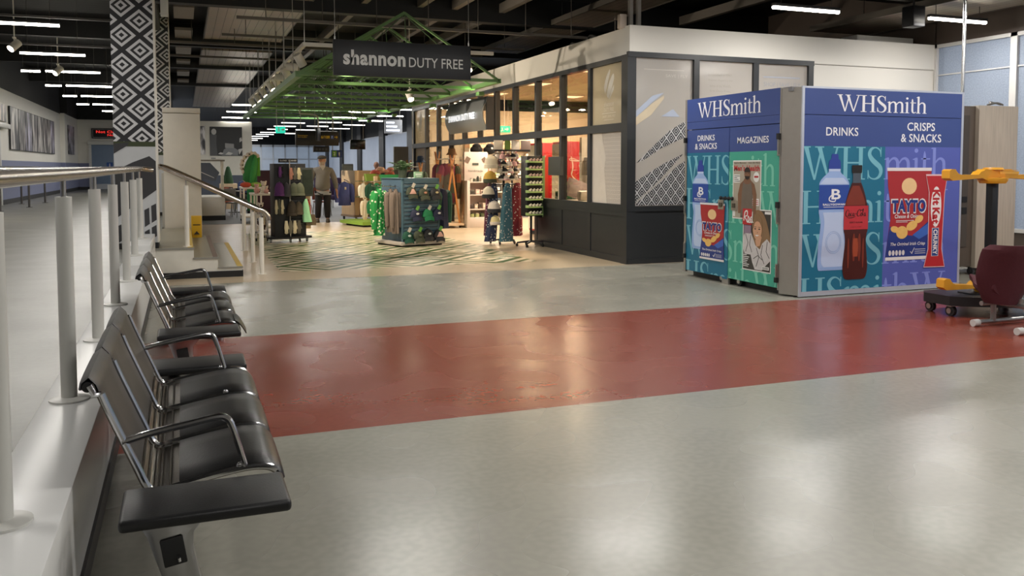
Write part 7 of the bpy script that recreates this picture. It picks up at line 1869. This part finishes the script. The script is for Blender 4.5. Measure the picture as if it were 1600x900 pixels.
b = B(); b.prism([(-.055, 1.50), (.055, 1.50), (.06, 1.46), (0, 1.36), (-.06, 1.46)], (0, -.128, 0), UX, UZ, .02); tag(b.build('collar', mat('C9C6C2', .8), r), 'pale open collar')
TRO = mat('26262C', .85, 0, .1, 20)
skin('trousers', TRO, r, {'p': ((0, 0, .86), (.175, .135)), 'hl': ((.098, -.005, .76), .112), 'kl': ((.105, -.05, .47), .088), 'al': ((.105, -.02, .09), .074), 'hr': ((-.098, -.005, .76), .112), 'kr': ((-.115, -.06, .47), .088), 'ar': ((-.13, .015, .09), .074)},
     [('p', 'hl'), ('hl', 'kl'), ('kl', 'al'), ('p', 'hr'), ('hr', 'kr'), ('kr', 'ar')])
for x, y in ((.11, -.10), (-.14, -.06)):
    b = B(); b.loft([[(x+w*math.cos(a), y-l*math.sin(a), z) for a in [j*PI/8 for j in range(16)]] for z, w, l in ((0, .05, .145), (.03, .054, .15), (.06, .048, .13), (.10, .04, .075))]); b.build('shoe', mat('4A4238', .7), r)

def seated(label, loc, rz, top, hair, hatm, hairm, height=1.0, noface=False):
    r = thing('person', label, 'person', loc, rz)
    hl, el = hand(r, (.18, -.42, .74), (-.3, -1, 0), (-1, 0, .3)); hr_, er = hand(r, (-.18, -.42, .74), (.3, -1, 0), (1, 0, .3))
    J, E_ = merge(('', {'pel': ((0, 0, .50), (.15, .12)), 'sp': ((0, -.02, .72), (.15, .11)), 'ch': ((0, -.06, .92), (.16, .11)), 'nk': ((0, -.09, 1.06), .058), 'hd': ((0, -.11, 1.14), .058),
        'sl': ((.18, -.06, .98), .065), 'e': ((.25, -.16, .74), .046), 'w': ((.18, -.40, .74), .03), 'sr': ((-.18, -.06, .98), .065), 'er': ((-.25, -.16, .74), .046), 'wr': ((-.18, -.40, .74), .03),
        'hl': ((.1, -.08, .50), .09), 'kl': ((.12, -.44, .50), .065), 'al': ((.12, -.42, .09), .04), 'tl': ((.12, -.56, .04), .036), 'hr': ((-.1, -.08, .50), .09), 'kr': ((-.12, -.44, .50), .065), 'ar': ((-.12, -.42, .09), .04), 'tr': ((-.12, -.56, .04), .036)},
        [('pel', 'sp'), ('sp', 'ch'), ('ch', 'nk'), ('nk', 'hd'), ('ch', 'sl'), ('sl', 'e'), ('e', 'w'), ('ch', 'sr'), ('sr', 'er'), ('er', 'wr'), ('pel', 'hl'), ('hl', 'kl'), ('kl', 'al'), ('al', 'tl'), ('pel', 'hr'), ('hr', 'kr'), ('kr', 'ar'), ('ar', 'tr')]), ('L', hl, el), ('R', hr_, er))
    E_ += [('w', 'Lw'), ('wr', 'Rw')]
    skin('body', SKIN, r, J, E_)
    head(r, (0, -.12, 1.20), .23, .2, hairm, hatm, None, .2)
    skin('top', top, r, {'a': ((0, 0, .52), (.18, .15)), 'b': ((0, -.02, .74), (.18, .14)), 'd': ((0, -.06, .95), (.18, .125)), 'n': ((0, -.09, 1.07), .075), 'sl': ((.19, -.06, .97), .085), 'e': ((.258, -.16, .74), .064), 'w': ((.2, -.35, .74), .046), 'sr': ((-.19, -.06, .97), .085), 'er': ((-.258, -.16, .74), .064), 'wr': ((-.2, -.35, .74), .046)},
         [('a', 'b'), ('b', 'd'), ('d', 'n'), ('d', 'sl'), ('sl', 'e'), ('e', 'w'), ('d', 'sr'), ('sr', 'er'), ('er', 'wr')])
    skin('trousers', TRO, r, {'p': ((0, .01, .50), (.165, .13)), 'hl': ((.1, -.08, .50), .105), 'kl': ((.12, -.44, .50), .085), 'al': ((.12, -.42, .13), .065), 'hr': ((-.1, -.08, .50), .105), 'kr': ((-.12, -.44, .50), .085), 'ar': ((-.12, -.42, .13), .065)},
         [('p', 'hl'), ('hl', 'kl'), ('kl', 'al'), ('p', 'hr'), ('hr', 'kr'), ('kr', 'ar')])
    for x in (.12, -.12):
        b = B(); b.loft([[(x+w*math.cos(a), -.48-l*math.sin(a), z) for a in [j*PI/8 for j in range(16)]] for z, w, l in ((0, .05, .145), (.03, .054, .15), (.06, .048, .13), (.10, .04, .075))]); b.build('shoe', BLKF, r)
    return r
def cafe_chair(label, loc, rz, m, group=None, h=.46):
    r = thing('cafe_chair', label, 'chair', loc, rz, group)
    b = B(); b.bx(-.2, .2, -.22, .2, h-.04, h, .012); b.build('seat', m, r)
    b = B(); b.grid(lambda u, v: (-.2+.4*u, .24+.05*v-.05*math.sin(PI*u), h+.04+.38*v), 8, 4, .02); b.build('backrest', m, r)
    for x in (-.18, .18):
        for y, yt in ((-.22, -.17), (.24, .17)): b = B(); b.tube([(x*1.1, y, 0), (x, yt, h-.03)], .014, 8); b.build('leg', mat('9A9A98', .35, .7), r)
    return r
seated('seated man in a pale cap and blue top behind the green plush display', (1.98, 31.2, 0), .5, mat('3D4A74', .85, 0, .1, 14), None, mat('B9B8B4', .8), HAIRG)
cafe_chair('dark chair under the seated man in the blue top', (1.98, 31.24, 0), .5, CHARC, None, .365)
seated('bald person in a black top seated beyond the pink folded throws', (6.05, 28.4, .38), -.4, BLKF, None, None, None)
r = cafe_chair('tall dark chair under the person in the black top', (6.05, 28.44, .38), -.4, CHARC, None, .365)
for ch in r.children:
    if ch.name.startswith('leg'): ch.scale = (1, 1, 1)
b = B(); b.bx(-.5, .5, -.8, .5, 0, .38, .01); tag(b.build('seating_podium', mat('5A5450', .6), None, (6.05, 28.4, 0)), 'low dark podium under the person in the black top', 'podium')
cafe_chair('orange cafe chair beside the taller white table, with a grey metal frame', (1.45, 28.4, 0), 2.2, mat('B5532E', .5)); cafe_chair('grey cafe chair just left of the orange one', (1.45, 27.3, 0), 2.6, mat('7A746C', .5)); cafe_chair('dark brown cafe chair behind the orange one', (1.55, 29.4, 0), 2.4, mat('5A3A30', .5))
r = thing('cafe_table', 'small dark cafe table in front of the seated man in the blue top', 'table', (1.62, 30.25, 0)); b = B(); b.bx(-.3, .3, -.3, .3, .70, .73, .006); b.build('tabletop', mat('6A5A4C', .5), r); b = B(); b.cyl((0, 0, .02), (0, 0, .7), .03); b.lathe([(0, 0), (.22, 0), (.22, .02), (0, .04)]); b.build('pedestal', BLACK_METAL, r)
# cone plant on a wooden planter
r = thing('cone_shrub', 'small clipped dark green cone shrub in a wooden planter beside the seated man', 'potted plant', (1.55, 33.0, 0))
b = B(); b.bx(-.3, .3, -.2, .2, 0, .92, .01); b.build('planter', WOOD, r); b = B(); b.lathe([(0, .92), (.17, .92), (.18, 1.0), (.12, 1.3), (.06, 1.52), (0, 1.56)], n=18); b.build('foliage', mat('2C4A2E', .9, 0, .5, 40, 1, 60), r)
# rows of waiting seats far off, red walking-frame chair behind the man
PURPF = mat('33203F', .8, 0, .12)
for i, (x, y) in enumerate(((3.55, 33), (4.15, 33), (4.9, 33), (5.5, 33), (6.1, 33.2))):
    r = thing('lounge_seat', f'{ordw[i]} dark purple high-backed lounge seat from the left in the distant row', 'chair', (x, y, 0), 0, 'distant purple lounge seats')
    b = B(); b.bx(-.25, .25, -.3, .2, .28, .46, .04); b.build('seat', PURPF, r); b = B(); b.bx(-.25, .25, .12, .24, .42, 1.12, .05); b.build('backrest', PURPF, r)
    for sx in (-.2, .2): b = B(); b.bar((sx, -.2, 0), (sx, -.2, .3), .03); b.bar((sx, .15, 0), (sx, .15, .3), .03); b.build('leg', STEEL, r)
cafe_chair('reddish wooden chair standing right behind the walking man', (4.05, 27.2, 0), .4, mat('8A4034', .5))
for i, (x, y, hx, lab) in enumerate(((2.3, 27.0, '4A2630', 'dark maroon upright banner panel behind the white toy table'), (2.15, 29.3, '2D8A4A', 'green upright board behind the green plush display'))):
    r = thing('banner_board', lab, 'display panel', (x, y, 0)); b = B(); b.bx(-.2, .2, -.02, .02, .1, 1.42, .004); b.build('panel', mat(hx, .6), r); b = B(); b.bx(-.2, .2, -.15, .15, 0, .1, .01); b.build('foot', BLACK_METAL, r)
r = thing('info_stand', 'grey framed notice stand beside the dark column at the wooden display', 'sign', (5.0, 28.0, 0)); b = B(); b.bx(-.18, .18, -.02, .02, 1.0, 1.62, .006); b.build('frame', mat('7F8078', .5), r); b = B(); b.bx(-.15, .15, -.024, -.02, 1.04, 1.58); b.build('notice', mat('A9AAA0', .5, 0, .1, 20), r); b = B(); b.cyl((0, 0, .02), (0, 0, 1.0), .02); b.lathe([(0, 0), (.18, 0), (.18, .02), (0, .03)]); b.build('post', BLACK_METAL, r)
